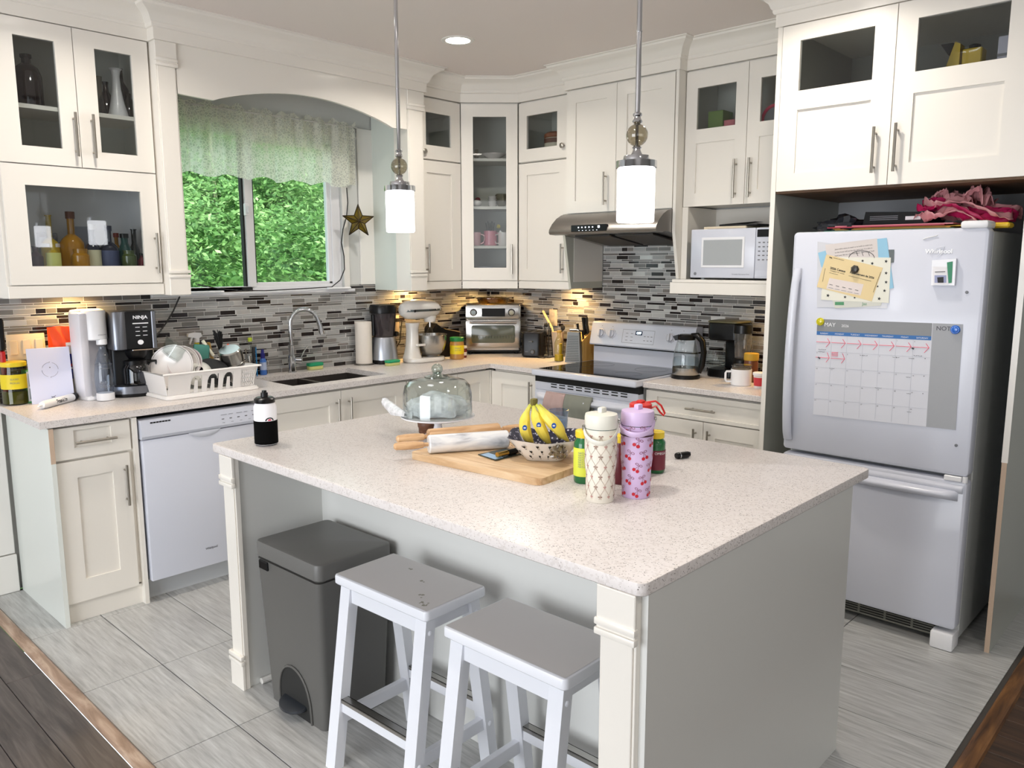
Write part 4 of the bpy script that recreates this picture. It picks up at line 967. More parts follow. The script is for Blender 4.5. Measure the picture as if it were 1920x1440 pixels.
def dome(name, lab, px, py, c, r=.017):
    q = ff(px, py, .0025); b = MB(); b.M = Matrix.Translation(q) @ Matrix.Rotation(PI/2, 4, 'X'); b.lathe([(r, 0), (r, .005), (r*.86, .008), (r*.8, .0065), (r*.7, .0065), (r*.5, .010), (1e-4, .0115)], 24)
    one(name, lab, 'magnet', b, mat(name+'_'+lab.split()[1], c, .2, coat=.5), rz=R)
dome('round_magnet', 'round yellow magnet at the top corner of the calendar', 1539, 603, (206, 196, 20))
dome('round_magnet', 'round blue magnet over the calendar notes column', 1792, 618, (24, 104, 200))
t = thing('badge_magnet', 'clear magnetic clip with a small card and green strip on the fridge', 'magnet clip', rz=R)
b = MB(); A = [(1750, 488), (1795, 485), (1792, 535), (1748, 535)]; qq = [ff(x, y, .016) for x, y in A]; q0 = [ff(x, y, 0) for x, y in A]; r1 = b.ring(qq); r2 = b.ring(q0); b.bridge(r1, r2); b.cap(r1); obj('case', b, mat('case_white', (222, 222, 226), .2), t, 0)
b = MB(); qbox(b, [(1752, 500), (1778, 500), (1780, 533), (1752, 533)], .0175); obj('card', b, mat('card_white', (232, 230, 232), .5), t, 0)
b = MB(); qbox(b, [(1755, 516), (1777, 516), (1777, 530), (1755, 530)], .0182); obj('picture', b, mat('picture_grey', (150, 156, 190), .5), t, 0)
b = MB(); qbox(b, [(1760, 520), (1772, 519), (1772, 530), (1761, 530)], .0188); b.text('', .01, lambda x, y: (x, 0, y)) if False else None; qline(b, 1756, 510, 1775, 509, .0186, .0012); obj('print', b, TXT, t, 0)
b = MB(); qbox(b, [(1778, 492), (1789, 490), (1787, 530), (1781, 531)], .0172); obj('green_strip', b, mat('strip_green', (40, 130, 92), .5), t, 0)

# --- on top of the fridge
zf = fz+.001
def ftop(px, py, x): v = at(px, py, 'x', x); return v
b = MB(); b.box(2.82, 3.34, -.74, -.42, zf, zf+.006); b.box(2.86, 3.32, -.72, -.44, zf+.006, zf+.012, m=1); b.box(2.84, 3.36, -.70, -.40, zf+.012, zf+.016, m=2); b.box(2.83, 3.30, -.73, -.42, zf+.016, zf+.021, m=3); b.box(2.86, 3.33, -.72, -.40, zf+.021, zf+.026, m=4)
one('magazine_stack', 'flat stack of coloured papers and folders on top of the fridge', 'papers', b, [mat('fold_green', (28, 96, 80), .6), mat('fold_orange', (206, 140, 60), .6), mat('fold_yellow', (214, 176, 60), .6), mat('fold_red', (150, 40, 60), .6), mat('fold_pink', (196, 120, 130), .6)], rz=R, smooth=0)
t = thing('black_box', 'flat black box with barcode lying on the papers on the fridge', 'box', rz=R)
b = MB(); b.prism([(2.955, zf+.027), (3.215, zf+.027), (3.235, zf+.075), (2.965, zf+.085)], -.66, -.44, 'y'); obj('carton', b, mat('carton_black', (10, 10, 10), .5, spec=.2), t, 0)
b = MB(); b.box(3.13, 3.19, -.662, -.660, zf+.045, zf+.060); obj('barcode', b, TXTW, t, 0)
b = MB()
for i in range(3): b.box(2.985, 3.10, -.6615, -.660, zf+.048+i*.007, zf+.051+i*.007)
obj('print', b, TXTG, t, 0)
def crumple(name, lab, cat, c, size, m, seed, n=3, parts=None, rz=R):
    r = random.Random(seed); b = MB()
    b.sph((0, 0, 0), 1, 22); ph = [r.random()*6 for _ in range(8)]
    for v in b.bm.verts:
        p = v.co.normalized(); k_ = 1+.16*math.sin(5*p.x+ph[0]+3*p.y)+.12*math.sin(9*p.y+ph[1]+4*p.z)+.09*math.sin(13*p.z+ph[2]+7*p.x)+.07*r.uniform(-1, 1)
        z = p.z*k_; v.co = Vector((p.x*k_*size[0], p.y*k_*size[1], (max(z, -.55)+.55)*size[2]))
    o = one(name, lab, cat, b, m, c, rz, smooth=24); return o
o = crumple('plastic_bag', 'crumpled dark plastic bag at the left end of the fridge top', 'bag', (0, 0, 0), (.105, .10, .045), mat('bag_dark', (42, 44, 50), .25), 3); o.location = (-.62, -2.862, zf)
b = MB(); b.box(2.935, 3.02, -.50, -.38, zf+.027, zf+.075, bev=.002); one('blue_box', 'small blue box behind the black box on the fridge', 'box', b, mat('box_blue', (26, 30, 110), .4), rz=R)
PK = mat('pink_plastic', (214, 150, 154), .55); HP = mat('hot_pink', (178, 24, 84), .45)
t = thing('pink_bag_pile', 'crumpled pink plastic bags piled on the fridge', 'bag', (0, 0, 0), R)
def ribbon(pts, wd, m, nm, seed):
    r = random.Random(seed); b = MB(); P = [Vector(p) for p in pts]; n = 26
    def cur(s):
        k_ = min(len(P)-2, int(s*(len(P)-1))); f = s*(len(P)-1)-k_; return P[k_].lerp(P[k_+1], f)
    b.grid(lambda u, v: tuple(cur(u)+Vector((.010*math.sin(v*9+u*7+seed), (v-.5)*wd+.01*math.sin(u*11+seed), .018*math.sin(v*7+u*9+seed)+.012*math.sin(v*17+u*5)+.006*r.uniform(-1, 1)))), n, 14)
    o = obj(nm, b, m, t, 22); md = o.modifiers.new('thick', 'SOLIDIFY'); md.thickness = .002
zb = zf
ribbon([(3.16, -.58, zb+.035), (3.25, -.60, zb+.075), (3.34, -.60, zb+.065), (3.42, -.58, zb+.03)], .22, PK, 'bag_fold', 1)
ribbon([(3.20, -.60, zb+.11), (3.28, -.60, zb+.12), (3.38, -.58, zb+.085), (3.52, -.56, zb+.06)], .20, PK, 'bag_fold', 2)
ribbon([(3.185, -.64, zb+.105), (3.27, -.64, zb+.095), (3.37, -.63, zb+.062), (3.52, -.60, zb+.055)], .10, HP, 'bag_fold_dark', 3)
ribbon([(3.34, -.56, zb+.15), (3.39, -.57, zb+.145), (3.43, -.58, zb+.10)], .12, PK, 'bag_fold', 4)
ribbon([(3.22, -.56, zb+.14), (3.28, -.58, zb+.135), (3.36, -.58, zb+.10)], .12, PK, 'bag_fold', 5)
b = MB(); b.box(3.44, 3.53, -.74, -.66, zf, zf+.02, bev=.006); one('yellow_packet', 'small yellow packet beside the pink bags on the fridge', 'packet', b, mat('packet_yellow', (224, 186, 40), .5), rz=R)

# ================================================================== COUNTER OBJECTS
ZC = .9152
def put(px, py, r=.05, z=ZC, wall=None):
    P = at(px, py, 'z', z)
    if wall != 'r' and P.y > -(r+.012): q = at(px, py, 'y', -(r+.012)); P = Vector((q.x, q.y, z))
    if wall == 'r' and P.x > -(r+.012): q = at(px, py, 'x', -(r+.012)); P = Vector((q.x, q.y, z))
    return P
def hgt(P, py): return zat(P, py)-P[2]
def wid(P, w): return (Vector(P)-CAM).dot(_f)*w/FPX
def jar(name, lab, cat, P, r, h, body, lid, lidh=.018, label=None, lz=(.2, .7), fill=None, neck=None, n=28, group=None, lr=None, txt=None, shoulder=.85):
    t = thing(name, lab, cat, P, group=group); hb = h-lidh; nr = neck or r*.9
    b = MB(); b.lathe([(r*.9, 0), (r, .006), (r, hb*shoulder), (r*.97, hb*(shoulder+.05)), (nr, hb*.97), (nr, hb)], n); obj('body', b, body, t)
    b = MB(); L = lr or nr+.003; b.lathe([(L, hb-.001), (L+.001, hb+.002), (L+.001, h-.002), (L-.002, h)], n); obj('lid', b, lid, t)
    if fill: b = MB(); b.lathe([(r*.88, .003), (r*.965, .006), (r*.965, hb*fill[1]), (.001, hb*fill[1])], n); obj('contents', b, fill[0], t)
    if label:
        b = MB(); b.lathe([(r+.0008, hb*lz[0]), (r+.0008, hb*lz[1])], n, caps=False); lb = obj('label', b, label, t)
        if txt:
            q = MB()
            for (s_, size, vv, m_) in txt[0]: q.text(s_, size, cylwrap(r, hb*vv, txt[2] if len(txt) > 2 else -PI/2-.25, off=.0014), m_)
            obj('print', q, txt[1], lb)
    return t
YEL = mat('label_yellow', (232, 208, 30), .5); YLID = mat('lid_yellow', (232, 204, 40), .4)
P = put(31, 752, .055); jar('pickle_jar', 'glass jar with yellow lid and yellow label at the left counter end', 'jar', P, .056, hgt(P, 678), glassmat('jar_glass', (190, 190, 150), 1.2), YLID, .02, YEL, (.42, .80), (mat('brine', (112, 112, 62), .3), .35), neck=.050, shoulder=.80, txt=([('SLICED', .011, .66, 0), ('PICKLES', .011, .56, 0)], TXTG))
t = thing('spatula', 'red and black handle hanging at the far left of the tiles', 'utensil', (at(2, 620, 'y', -.06).x, -.06, ZC))
b = MB(); b.box(-.014, .006, -.012, .012, .0, .25, bev=.005); obj('red_handle', b, mat('red_plastic', (176, 26, 30), .35), t); b = MB(); b.box(-.016, .010, -.014, .014, .25, .40, bev=.006); obj('black_head', b, BLACK, t)
# switch plate and outlets
def plate(lab, x0, x1, z0, z1, n, kind='switch', rz=0, m=(232, 214, 186)):
    t = thing('switch_plate' if kind == 'switch' else 'wall_outlet', lab, 'light switch' if kind == 'switch' else 'outlet', rz=rz)
    b = MB(); b.box(x0, x1, -.014, -.0066, z0, z1, bev=.003, seg=2); p = obj('plate', b, mat('plate_beige', m, .4), t)
    for i in range(n):
        c = x0+(x1-x0)*(i+.5)/n
        b = MB()
        if kind == 'switch': b.box(c-.017, c+.017, -.019, -.0142, z0+.028, z1-.028, bev=.002); obj('rocker', b, mat('plate_beige', m, .4), t)
        else:
            for zz in (z0+.035, z1-.035): b.box(c-.014, c+.014, -.0165, -.0142, zz-.012, zz+.012, bev=.002)
            obj('socket', b, mat('plate_beige', m, .4), t)
    return t
a = at(10, 628, 'y', -.01); c = at(87, 672, 'y', -.01); plate('beige triple rocker switch plate on the tiles above the pickle jar', a.x, c.x, c.z, a.z, 3)
# leaning white card
Pc = put(101, 756, .05); Pc.y = -.16; Pc.x = at(101, 752, 'y', -.16).x
t = thing('white_card', 'white card with a thin ring print leaning beside the pickle jar', 'card', Pc, -6); ht = hgt(Pc, 652); wd_ = wid(Pc, 71)
tiltM = Matrix.Rotation(math.radians(-8), 4, 'X')
b = MB(); b.M = tiltM; b.box(-wd_/2, wd_/2, 0, .004, 0, ht, bev=.0008); obj('sheet', b, mat('card_lilac_white', (214, 216, 236), .6), t, 0)
b = MB(); b.M = tiltM
for i in range(20):
    a0 = 2*PI*i/20; a1 = 2*PI*(i+1)/20
    if i % 5 < 4: b.tube([(.034*math.cos(a0), -.0006, ht*.60+.034*math.sin(a0)), (.034*math.cos(a1), -.0006, ht*.60+.034*math.sin(a1))], .0004, 4)
b.lathe([(.0022, 0), (.0022, .0008)], 10, M=Matrix.Translation((0, -.0003, ht*.64)) @ Matrix.Rotation(PI/2, 4, 'X'))
for s in (-1, 1): b.lathe([(.0013, 0), (.0013, .0008)], 8, M=Matrix.Translation((0, -.0003, ht*.60+s*.036)) @ Matrix.Rotation(PI/2, 4, 'X'))
b.tube([(-.008, -.0008, ht*.115), (.008, -.0008, ht*.09)], .0009, 4); b.tube([(-.007, -.0008, ht*.09), (.002, -.0008, ht*.105), (.011, -.0008, ht*.125)], .0009, 4)
obj('print', b, TXT, t)
# green and white carton behind it
P = put(62, 750, .05); P.y = -.075; P.x = at(66, 750, 'y', -.1).x
t = thing('tea_carton', 'white and green carton standing behind the white card', 'carton', P)
b = MB(); b.box(-.034, .05, -.03, .03, 0, .155, bev=.002); obj('box', b, mat('carton_green', (92, 170, 120), .5), t, 0)
b = MB(); b.box(-.028, .045, -.0308, -.029, .010, .15); b.box(-.022, .05, -.032, -.0305, .02, .07, m=1); b.box(-.022, .05, -.032, -.0305, .08, .14, m=1); obj('print', b, [TXTW, mat('carton_grey', (150, 160, 168), .5)], t, 0)
# orange bag and blue carton
P = Vector((at(133, 700, 'y', -.085).x, -.085, ZC)); t = thing('snack_bag', 'bright orange folded bag between the switch plate and the white soda maker', 'bag', P)
h = hgt(P, 612); h0_ = hgt(P, 660)
b = MB(); b.grid(lambda u, v: (-.085+.15*u+(.022*(1-v)*(1 if u < .3 else 0)), -.012-.018*math.sin(PI*u)*(1-v*.5)+.004*math.sin(u*17+v*9), h0_-.03+(h-h0_+.03)*v+.006*math.sin(u*6)), 18, 12)
b.grid(lambda u, v: (-.085+.15*u, .010, h0_-.03+(h-h0_+.03)*v), 6, 4); obj('pouch', b, mat('orange_bag', (250, 84, 34), .35), t)
P2 = Vector((at(150, 700, 'y', -.09).x, -.09, ZC))
t = thing('soda_carton', 'blue and white carton with a round red, white and blue emblem', 'carton', P2)
hh = hgt(P2, 640); b = MB(); b.box(-.06, .06, -.03, .03, 0, hh*.36, m=0); b.box(-.06, .06, -.03, .03, hh*.36, hh*.80, m=1); b.box(-.06, .06, -.03, .03, hh*.80, hh, m=2); obj('box', b, [mat('carton_tan', (170, 160, 140), .6), mat('carton_blue', (28, 40, 140), .4), mat('carton_white', (232, 226, 214), .5)], t, 0)
b = MB(); zz = hh*.55
for (m_, lo, hi) in ((0, .25, 1.01), (1, -.18, .25), (2, -1.01, -.18)):
    pts = [(.026*math.cos(a), .026*math.sin(a)) for a in [2*PI*i/40 for i in range(40)] if lo <= math.sin(a) <= hi]
    b.poly([(-.028+u, -.0312, zz+v) for u, v in pts], m_)
b.text('PEPSI', .010, front(-.0312, -.028, zz-.003)); b.text('WILD CHERRY', .008, front(-.0308, -.028, hh*.93)); obj('emblem', b, [mat('emblem_red', (206, 40, 44), .5), TXTW, mat('emblem_blue', (40, 70, 180), .5)], t, 0)
# wine pump lying on the counter
P = put(102, 770, .02); P.z = ZC; A = at(78, 768, 'z', ZC); B = at(150, 748, 'z', ZC); d = (B-A).normalized(); ang = math.degrees(math.atan2(d.y, d.x))
t = thing('hand_pump', 'white hand pump with black T handle lying in front of the white card', 'pump', (A.x, A.y, ZC), ang); L = (at(134, 752, 'z', ZC)-A).length
b = MB(); b.M = Matrix.Translation((0, 0, .0185)) @ Matrix.Rotation(PI/2, 4, 'Y'); b.lathe([(.004, -.02), (.006, 0), (.015, .004), (.018, .02), (.018, L)], 22); obj('barrel', b, WHITE, t)
b = MB(); b.M = Matrix.Translation((0, 0, .0185)) @ Matrix.Rotation(PI/2, 4, 'Y'); b.lathe([(.0185, L), (.0185, L+.022), (.008, L+.026), (.005, L+.028), (.005, L+.058)], 20); b.M = None; b.cyl((L+.062, 0, .002), (L+.064, 0, .040), .008, n=12); obj('handle', b, BLACK, t)
b = MB(); b.text('Franklin', .024, lambda x, y: (L*.55+x, -.0188*math.cos((y-.004)/.0185), .0185+.0188*math.sin((y-.004)/.0185)), bold=True); obj('lettering', b, TXT, t)
# soda maker
P = put(176, 752, .08); P = Vector((at(184, 750, 'y', -.17).x, -.17, ZC)); t = thing('soda_maker', 'white carbonating machine with a clear bottle, left of the coffee maker', 'soda maker', P, 12); H = hgt(P, 580)
b = MB(); rslab(b, -.080, .080, -.060, .085, 0, .018, .02, .003); obj('base', b, WHITE, t)
b = MB(); b.lathe([(.060, 0), (.060, H-.012), (.056, H-.003), (.045, H)], 32, (.004, .045, 0), sx=1.42, sy=.60); b.box(-.083, -.040, -.035, .06, .01, H-.012, bev=.012, seg=2); obj('tower', b, mat('soda_tower', (222, 220, 226), .3), t)
b = MB(); b.lathe([(.050, .285), (.054, .29), (.053, H-.012), (.048, H-.003), (.03, H)], 32, (.004, -.008, 0), sx=1, sy=1.05); obj('head', b, WHITE, t)
b = MB(); b.lathe([(.022, .262), (.024, .264), (.024, .288)], 22, (.014, -.045, 0)); obj('nozzle', b, WHITE, t)
b = MB(); b.text('sodastream', .010, cylwrap(.053, .308, -PI/2+.1, (.004, -.010), off=.004)); obj('lettering', b, TXTG, t)
t2 = thing('soda_bottle', 'clear carbonating bottle with white base in front of the soda maker', 'bottle', Vector((at(199, 752, 'y', -.272).x, -.272, ZC)))
b = MB(); b.lathe([(.036, .034), (.040, .05), (.0435, .09), (.043, .13), (.036, .18), (.024, .225), (.015, .245), (.015, .258)], 32, caps=False); obj('body', b, CLEARB, t2)
b = MB(); b.lathe([(.034, 0), (.040, .004), (.040, .036), (.036, .038)], 32); obj('base', b, WHITE, t2)
b = MB(); b.lathe([(.0435, .082), (.0437, .12)], 32, caps=False, ang=PI*.01) if False else None; b.text('EASY', .016, cylwrap(lambda z: .043, .085, -PI/2-.35)); b.text('CLEAN', .016, cylwrap(lambda z: .043, .066, -PI/2-.35)); b.text('sodastream', .009, cylwrap(lambda z: .042, .155, -PI/2-.2)); b.lathe([(.0385, .173), (.0385, .1745)], 20, caps=False); obj('print', b, TXTG, t2)
# coffee maker
P = Vector((at(255, 745, 'y', -.20).x, -.20, ZC)); t = thing('coffee_maker', 'tall black and silver drip coffee maker beside the dish rack', 'coffee maker', P, -8); H = hgt(P, 583)
DS = mat('dark_steel', (120, 122, 128), .28, .9)
b = MB(); b.lathe([(.108, 0), (.112, .004), (.112, .014)], 36, sx=1, sy=.85); obj('foot', b, BLACK, t)
b = MB(); b.lathe([(.108, .014), (.110, .016), (.108, .052), (.100, .056)], 36, sx=1, sy=.85); obj('base', b, DS, t)
b = MB(); rslab(b, -.092, .084, -.02, .10, .05, H-.17, .02, .003); obj('column', b, BLACK, t)
b = MB(); rslab(b, -.088, .086, -.075, .095, H-.185, H, .014, .004); obj('head', b, BLACK, t)
b = MB(); rslab(b, -.094, -.026, -.082, .098, H-.184, H+.002, .03, .003); b.box(.070, .088, -.078, .05, H-.184, H+.001, bev=.003); obj('side_cover', b, DS, t)
b = MB(); b.text('NINJA', .022, front(-.0765, .024, H-.035), bold=True); b.box(-.008, .056, -.0768, -.0752, H-.060, H-.055)
for i in range(3):
    for j in range(2): b.box(.002+j*.030, .020+j*.030, -.0768, -.0755, H-.078-i*.020, H-.075-i*.020)
b.lathe([(.012, 0), (.012, .001), (.010, .001)], 20, M=Matrix.Translation((.020, -.0752, H-.150)) @ Matrix.Rotation(PI/2, 4, 'X')); obj('print', b, TXTW, t)
b = MB(); b.box(-.016, .066, -.082, -.07, H-.190, H-.184, bev=.001); obj('chrome_strip', b, CHROME, t)
b = MB(); b.lathe([(.050, H-.19), (.044, H-.215), (.034, H-.235)], 28, (.012, -.02, 0)); obj('brew_basket', b, BLACK, t)
t.scale = (1.12, 1.0, 1.0)
t2 = thing('glass_carafe', 'smoky glass carafe with black lid inside the black and silver coffee maker', 'carafe', (P.x-.002, P.y-.030, ZC+.057))
b = MB(); b.lathe([(.056, 0), (.062, .006), (.063, .08), (.050, .105)], 32, caps=False); obj('body', b, glassmat('carafe_glass', (120, 124, 134), 2.0), t2)
b = MB(); b.lathe([(.053, .100), (.054, .118), (.03, .124)], 30); b.tube([(.055, 0, .108), (.095, -.01, .108), (.100, -.012, .06), (.066, 0, .02)], .008, 8); b.lathe([(.055, .0), (.055, .004)], 28); obj('lid', b, BLACK, t2)

# ------------------------------------------------------------------ dish rack with its dishes
PO = Vector((at(380, 730, 'y', -.275).x, -.275, ZC)); rz = 2
LX0, LX1 = at(302, 738, 'y', -.45).x-PO.x, at(474, 728, 'y', -.46).x-PO.x
t = thing('drain_tray', 'white sloped tray under the dish rack', 'tray', PO, rz)
b = MB(); rslab(b, LX0-.01, LX1+.015, -.235, .19, 0, .012, .03, .003); rslab(b, LX0-.005, LX1+.01, -.23, .185, .010, .018, .03, .002); obj('tray', b, mat('rack_white', (236, 232, 228), .45), t)
t = thing('dish_rack', 'white plastic dish rack full of dishes on the counter', 'dish rack', (PO.x, PO.y, ZC+.019), rz)
RM = mat('rack_white', (236, 232, 228), .45); RH = .105
b = MB(); x0, x1, y0, y1 = LX0+.01, LX1-.01, -.20, .15; fl = .022
def wq(q, pts, n, th=.003):   # a wall panel with thickness from four corners
    A = [Vector(p) for p in pts]; nn = (A[1]-A[0]).cross(A[3]-A[0]).normalized()*th; r1 = q.ring(A); r2 = q.ring([a+nn for a in A]); q.bridge(r1, r2); q.cap(r1); q.cap(r2)
b.box(x0, x1, y0, y1, 0, .004)
def fw(x, z): return (x, y0-fl*z/RH, z)
nar = 3; aw = .034; spans = []; xs = x0+.075
segs = []
cx = [at(p, 715, 'y', -.47).x-PO.x for p in (361, 393, 423)]
xprev = x0
for c in cx:   # the front wall is cut by three arches, each with a tongue inside
    wq(b, [fw(xprev, 0), fw(c-aw*.9, 0), fw(c-aw*.75, RH-.018), fw(xprev, RH-.018)], 0)
    wq(b, [fw(c-.011, 0), fw(c+.011, 0), fw(c+.007, RH-.042), fw(c-.007, RH-.042)], 0)
    N_ = 8
    for i in range(N_):
        a0 = PI-PI*i/N_; a1 = PI-PI*(i+1)/N_
        q0 = fw(c+aw*.72*math.cos(a0), RH-.045+.027*math.sin(a0)); q1 = fw(c+aw*.72*math.cos(a1), RH-.045+.027*math.sin(a1))
        wq(b, [q0, q1, fw(q1[0], RH-.018), fw(q0[0], RH-.018)], 0)
    xprev = c+aw*.9
xe = x1-.070
wq(b, [fw(xprev-.004, 0), fw(xe, 0), fw(xe, RH-.018), fw(xprev-.004, RH-.018)], 0)
for i in range(7): xx = xe+(x1-xe)*i/6; wq(b, [fw(xx-.003, 0), fw(xx+.003, 0), fw(xx+.003, RH-.018), fw(xx-.003, RH-.018)], 0)
for i in range(5): z = i*.021; wq(b, [fw(xe, z), fw(x1, z), fw(x1, z+.007), fw(xe, z+.007)], 0)
wq(b, [fw(x0, RH-.019), fw(x1, RH-.019), fw(x1, RH), fw(x0, RH)], 0)
wq(b, [(x0, y0, 0), (x0-fl, y0-fl, RH), (x0-fl, y1+fl, RH), (x0, y1, 0)], 0); wq(b, [(x1, y0, 0), (x1+fl, y0-fl, RH), (x1+fl, y1+fl, RH), (x1, y1, 0)], 0); wq(b, [(x0, y1, 0), (x1, y1, 0), (x1+fl, y1+fl, RH), (x0-fl, y1+fl, RH)], 0)
rim = [(x0-fl-.006, y0-fl-.006), (x1+fl+.006, y0-fl-.006), (x1+fl+.006, y1+fl+.006), (x0-fl-.006, y1+fl+.006)]
b.tube([(u, v, RH) for u, v in rim], .007, 6, closed=True, flat=(1.6, .8)); obj('basket', b, RM, t, 30)
rackM = Matrix.Translation((PO.x, PO.y, ZC+.019)) @ Matrix.Rotation(math.radians(rz), 4, 'Z')
def inrack(x, y, z): return rackM @ Vector((x, y, z))
def plated(name, lab, r, loc, rot, m, depth=.018, print_=None, cat='plate'):
    b = MB(); b.lathe([(.001, .002), (r*.6, .002), (r*.72, depth*.5), (r, depth), (r, depth+.003), (r*.7, depth*.5+.004), (r*.6, .006), (.001, .006)], 36, caps=False)
    o = one(name, lab, cat, b, m, smooth=40); o.location = loc; o.rotation_euler = [math.radians(a) for a in rot]
    q = MB(); q.lathe([(r*.93, depth*.86+.0036), (r*.95, depth*.90+.0038)], 36, caps=False); q.lathe([(r*.70, depth*.5+.0035), (r*.715, depth*.52+.0040)], 36, caps=False); obj('rim_print', q, mat('rim_print_grey', (120, 116, 110), .5), o); return o
CER = mat('ceramic_white', (226, 220, 216), .2, coat=.4); CERG = mat('ceramic_grey', (206, 204, 196), .25, coat=.3)
xL_ = x0
LX = lambda px: at(px, 690, 'y', PO.y).x-PO.x
plated('dinner_plate', 'white patterned plate standing at the left end of the dish rack', .112, inrack(LX(320), -.02, .112), (0, -72, 42), CER)
plated('dinner_plate', 'white plate second from the left in the dish rack', .106, inrack(LX(333), -.02, .112), (0, -66, 46), CER)
o = plated('soup_bowl', 'white bowl leaning on the plates in the dish rack', .085, inrack(LX(348), -.02, .108), (0, -60, 50), mat('ceramic_pink', (214, 202, 200), .2, coat=.4), .05, cat='bowl')
t = thing('patterned_bowl', 'cream bowl with a black leaf pattern tipped over in the dish rack', 'bowl', inrack(LX(351), -.12, .100)); t.rotation_euler = (math.radians(-128), math.radians(-12), math.radians(-10))
b = MB(); b.lathe([(.02, 0), (.04, .004), (.062, .022), (.070, .045), (.067, .045), (.058, .024), (.036, .010)], 32, caps=False); obj('bowl', b, CERG, t)
b = MB(); r_ = random.Random(5)
for i in range(46):
    a = r_.uniform(-PI, PI); s = r_.uniform(.1, .9); R_ = .043+.025*s; z_ = .006+.036*s; c_ = Vector((R_*math.cos(a), R_*math.sin(a), z_)); n_ = Vector((math.cos(a)*.8, math.sin(a)*.8, -.6)).normalized(); u_ = n_.cross(Vector((0, 0, 1))).normalized(); w_ = n_.cross(u_)
    c_ = c_+n_*.0022; th = r_.uniform(0, PI); e1 = (u_*math.cos(th)+w_*math.sin(th))*.006; e2 = (w_*math.cos(th)-u_*math.sin(th))*.0016; b.poly([c_-e1, c_-e2, c_+e1, c_+e2])
obj('leaf_print', b, TXT, t, 0)
t = thing('glass_dish', 'clear rectangular glass dish propped upright over the plates', 'glass dish', inrack(LX(338), .0, .178)); t.rotation_euler = (math.radians(22), math.radians(32), math.radians(12))
b = MB()
for (z_, s_) in ((0, .80),): pass
rr = [b.ring([(x, y, z) for x, y in rrect(-.085*s_, .085*s_, -.06*s_, .06*s_, .02*s_, 4)]) for z, s_ in ((-.04, .84), (.03, 1.0), (.032, 1.07), (.036, 1.07), (.036, .97), (-.034, .80))]
for i in range(5): b.bridge(rr[i], rr[i+1])
b.cap(rr[0]); b.cap(rr[-1]); obj('dish', b, CLEAR, t)
t = thing('frying_pan', 'black frying pan lying in the middle of the dish rack', 'pan', inrack(LX(384), -.10, .100)); t.rotation_euler = (math.radians(-146), math.radians(4), 0)
b = MB(); b.lathe([(.001, .0), (.075, 0), (.098, .034), (.096, .036), (.072, .004), (.001, .004)], 34, caps=False); obj('pan_body', b, MBLACK, t)
b = MB(); b.tube([(.05, .08, .034), (.10, .12, .05), (.135, .16, .065)], [.009, .011, .010], 8, flat=(1.3, .7)); obj('handle', b, BLACK, t)
t = thing('saucepan', 'shiny steel saucepan tipped on its side in the dish rack', 'pan', inrack(LX(421), -.06, .182)); t.rotation_euler = (math.radians(-160), math.radians(-14), math.radians(-20))
b = MB(); b.lathe([(.001, 0), (.052, 0), (.058, .006), (.060, .072), (.062, .074), (.057, .072), (.055, .008), (.001, .004)], 34, caps=False); obj('pan_body', b, STEEL, t)
b = MB(); b.tube([(-.058, 0, .06), (-.085, .0, .068), (-.135, .01, .070), (-.17, .012, .068)], [.008, .010, .011, .009], 8); obj('handle', b, BLACK, t)
b = MB(); b.box(-.035, .035, -.006, .006, -.045, .045, bev=.008, seg=2); o = one('cutting_mat', 'teal cutting flexible board standing behind the pan in the dish rack', 'board', b, mat('teal_board', (66, 130, 118), .6)); o.scale = (1.15, 1, 1.1); o.location = inrack(LX(377), -.01, .165); o.rotation_euler = (math.radians(-8), math.radians(8), math.radians(-10))
t = thing('spray_bottle', 'yellow spray bottle with white trigger standing behind the dish rack', 'bottle', (at(372, 690, 'y', -.045).x, -.045, ZC)); sh_ = hgt(t.location, 623)
b = MB(); b.lathe([(.030, 0), (.033, .005), (.033, .11), (.026, .14), (.014, .165), (.013, sh_-.05)], 24, sx=1, sy=.75); obj('bottle', b, mat('spray_yellow', (214, 200, 40), .3), t)
b = MB(); b.lathe([(.015, sh_-.055), (.015, sh_-.035), (.010, sh_-.03)], 16); b.prism([(-.052, sh_-.022), (-.048, sh_-.004), (-.01, sh_), (.022, sh_-.004), (.026, sh_-.020), (.012, sh_-.032), (-.012, sh_-.030)], -.011, .011, 'y'); b.prism([(-.030, sh_-.022), (-.020, sh_-.024), (-.038, sh_-.064), (-.045, sh_-.060)], -.006, .006, 'y'); obj('trigger', b, WHITE, t)
def rod(name, lab, cat, p, q, r, m, n=8, r1=None, flat=None):
    b = MB(); b.tube([p, q], [r, r1 or r], n, flat=flat); return one(name, lab, cat, b, m)
rod('cream_utensil', 'cream handled utensil sloping over the teal board', 'utensil', inrack(LX(383), .0, .232), inrack(LX(400), -.01, .150), .009, mat('handle_cream', (232, 228, 206), .4))  # plain cream handle of an unidentified utensil
t = thing('dish_brush', 'black bristled brush sticking up at the back of the dish rack', 'brush', inrack(LX(424), .04, .055))
b = MB(); b.tube([(0, 0, 0), (-.004, 0, .13)], .008, 8); obj('handle', b, BLACK, t)
b = MB(); rb = random.Random(2)
for i in range(60): a = rb.uniform(0, 2*PI); e = rb.uniform(0, .028); s = rb.uniform(.13, .18); b.tube([(-.004+.2*e*math.cos(a), .2*e*math.sin(a), s-.02), (-.012+e*math.cos(a), e*.6*math.sin(a), s+.045)], .0028, 4)
o = obj('bristles', b, MBLACK, t, 0); o['kind'] = 'stuff'
t = thing('scrub_brush', 'orange comb-like brush standing beside the black brush', 'brush', inrack(LX(431), .0, .02))
b = MB(); b.box(-.005, .005, -.006, .006, .0, .185, bev=.003); 
for i in range(8): b.box(.004, .015, -.004, .004, .120+i*.008, .1235+i*.008)
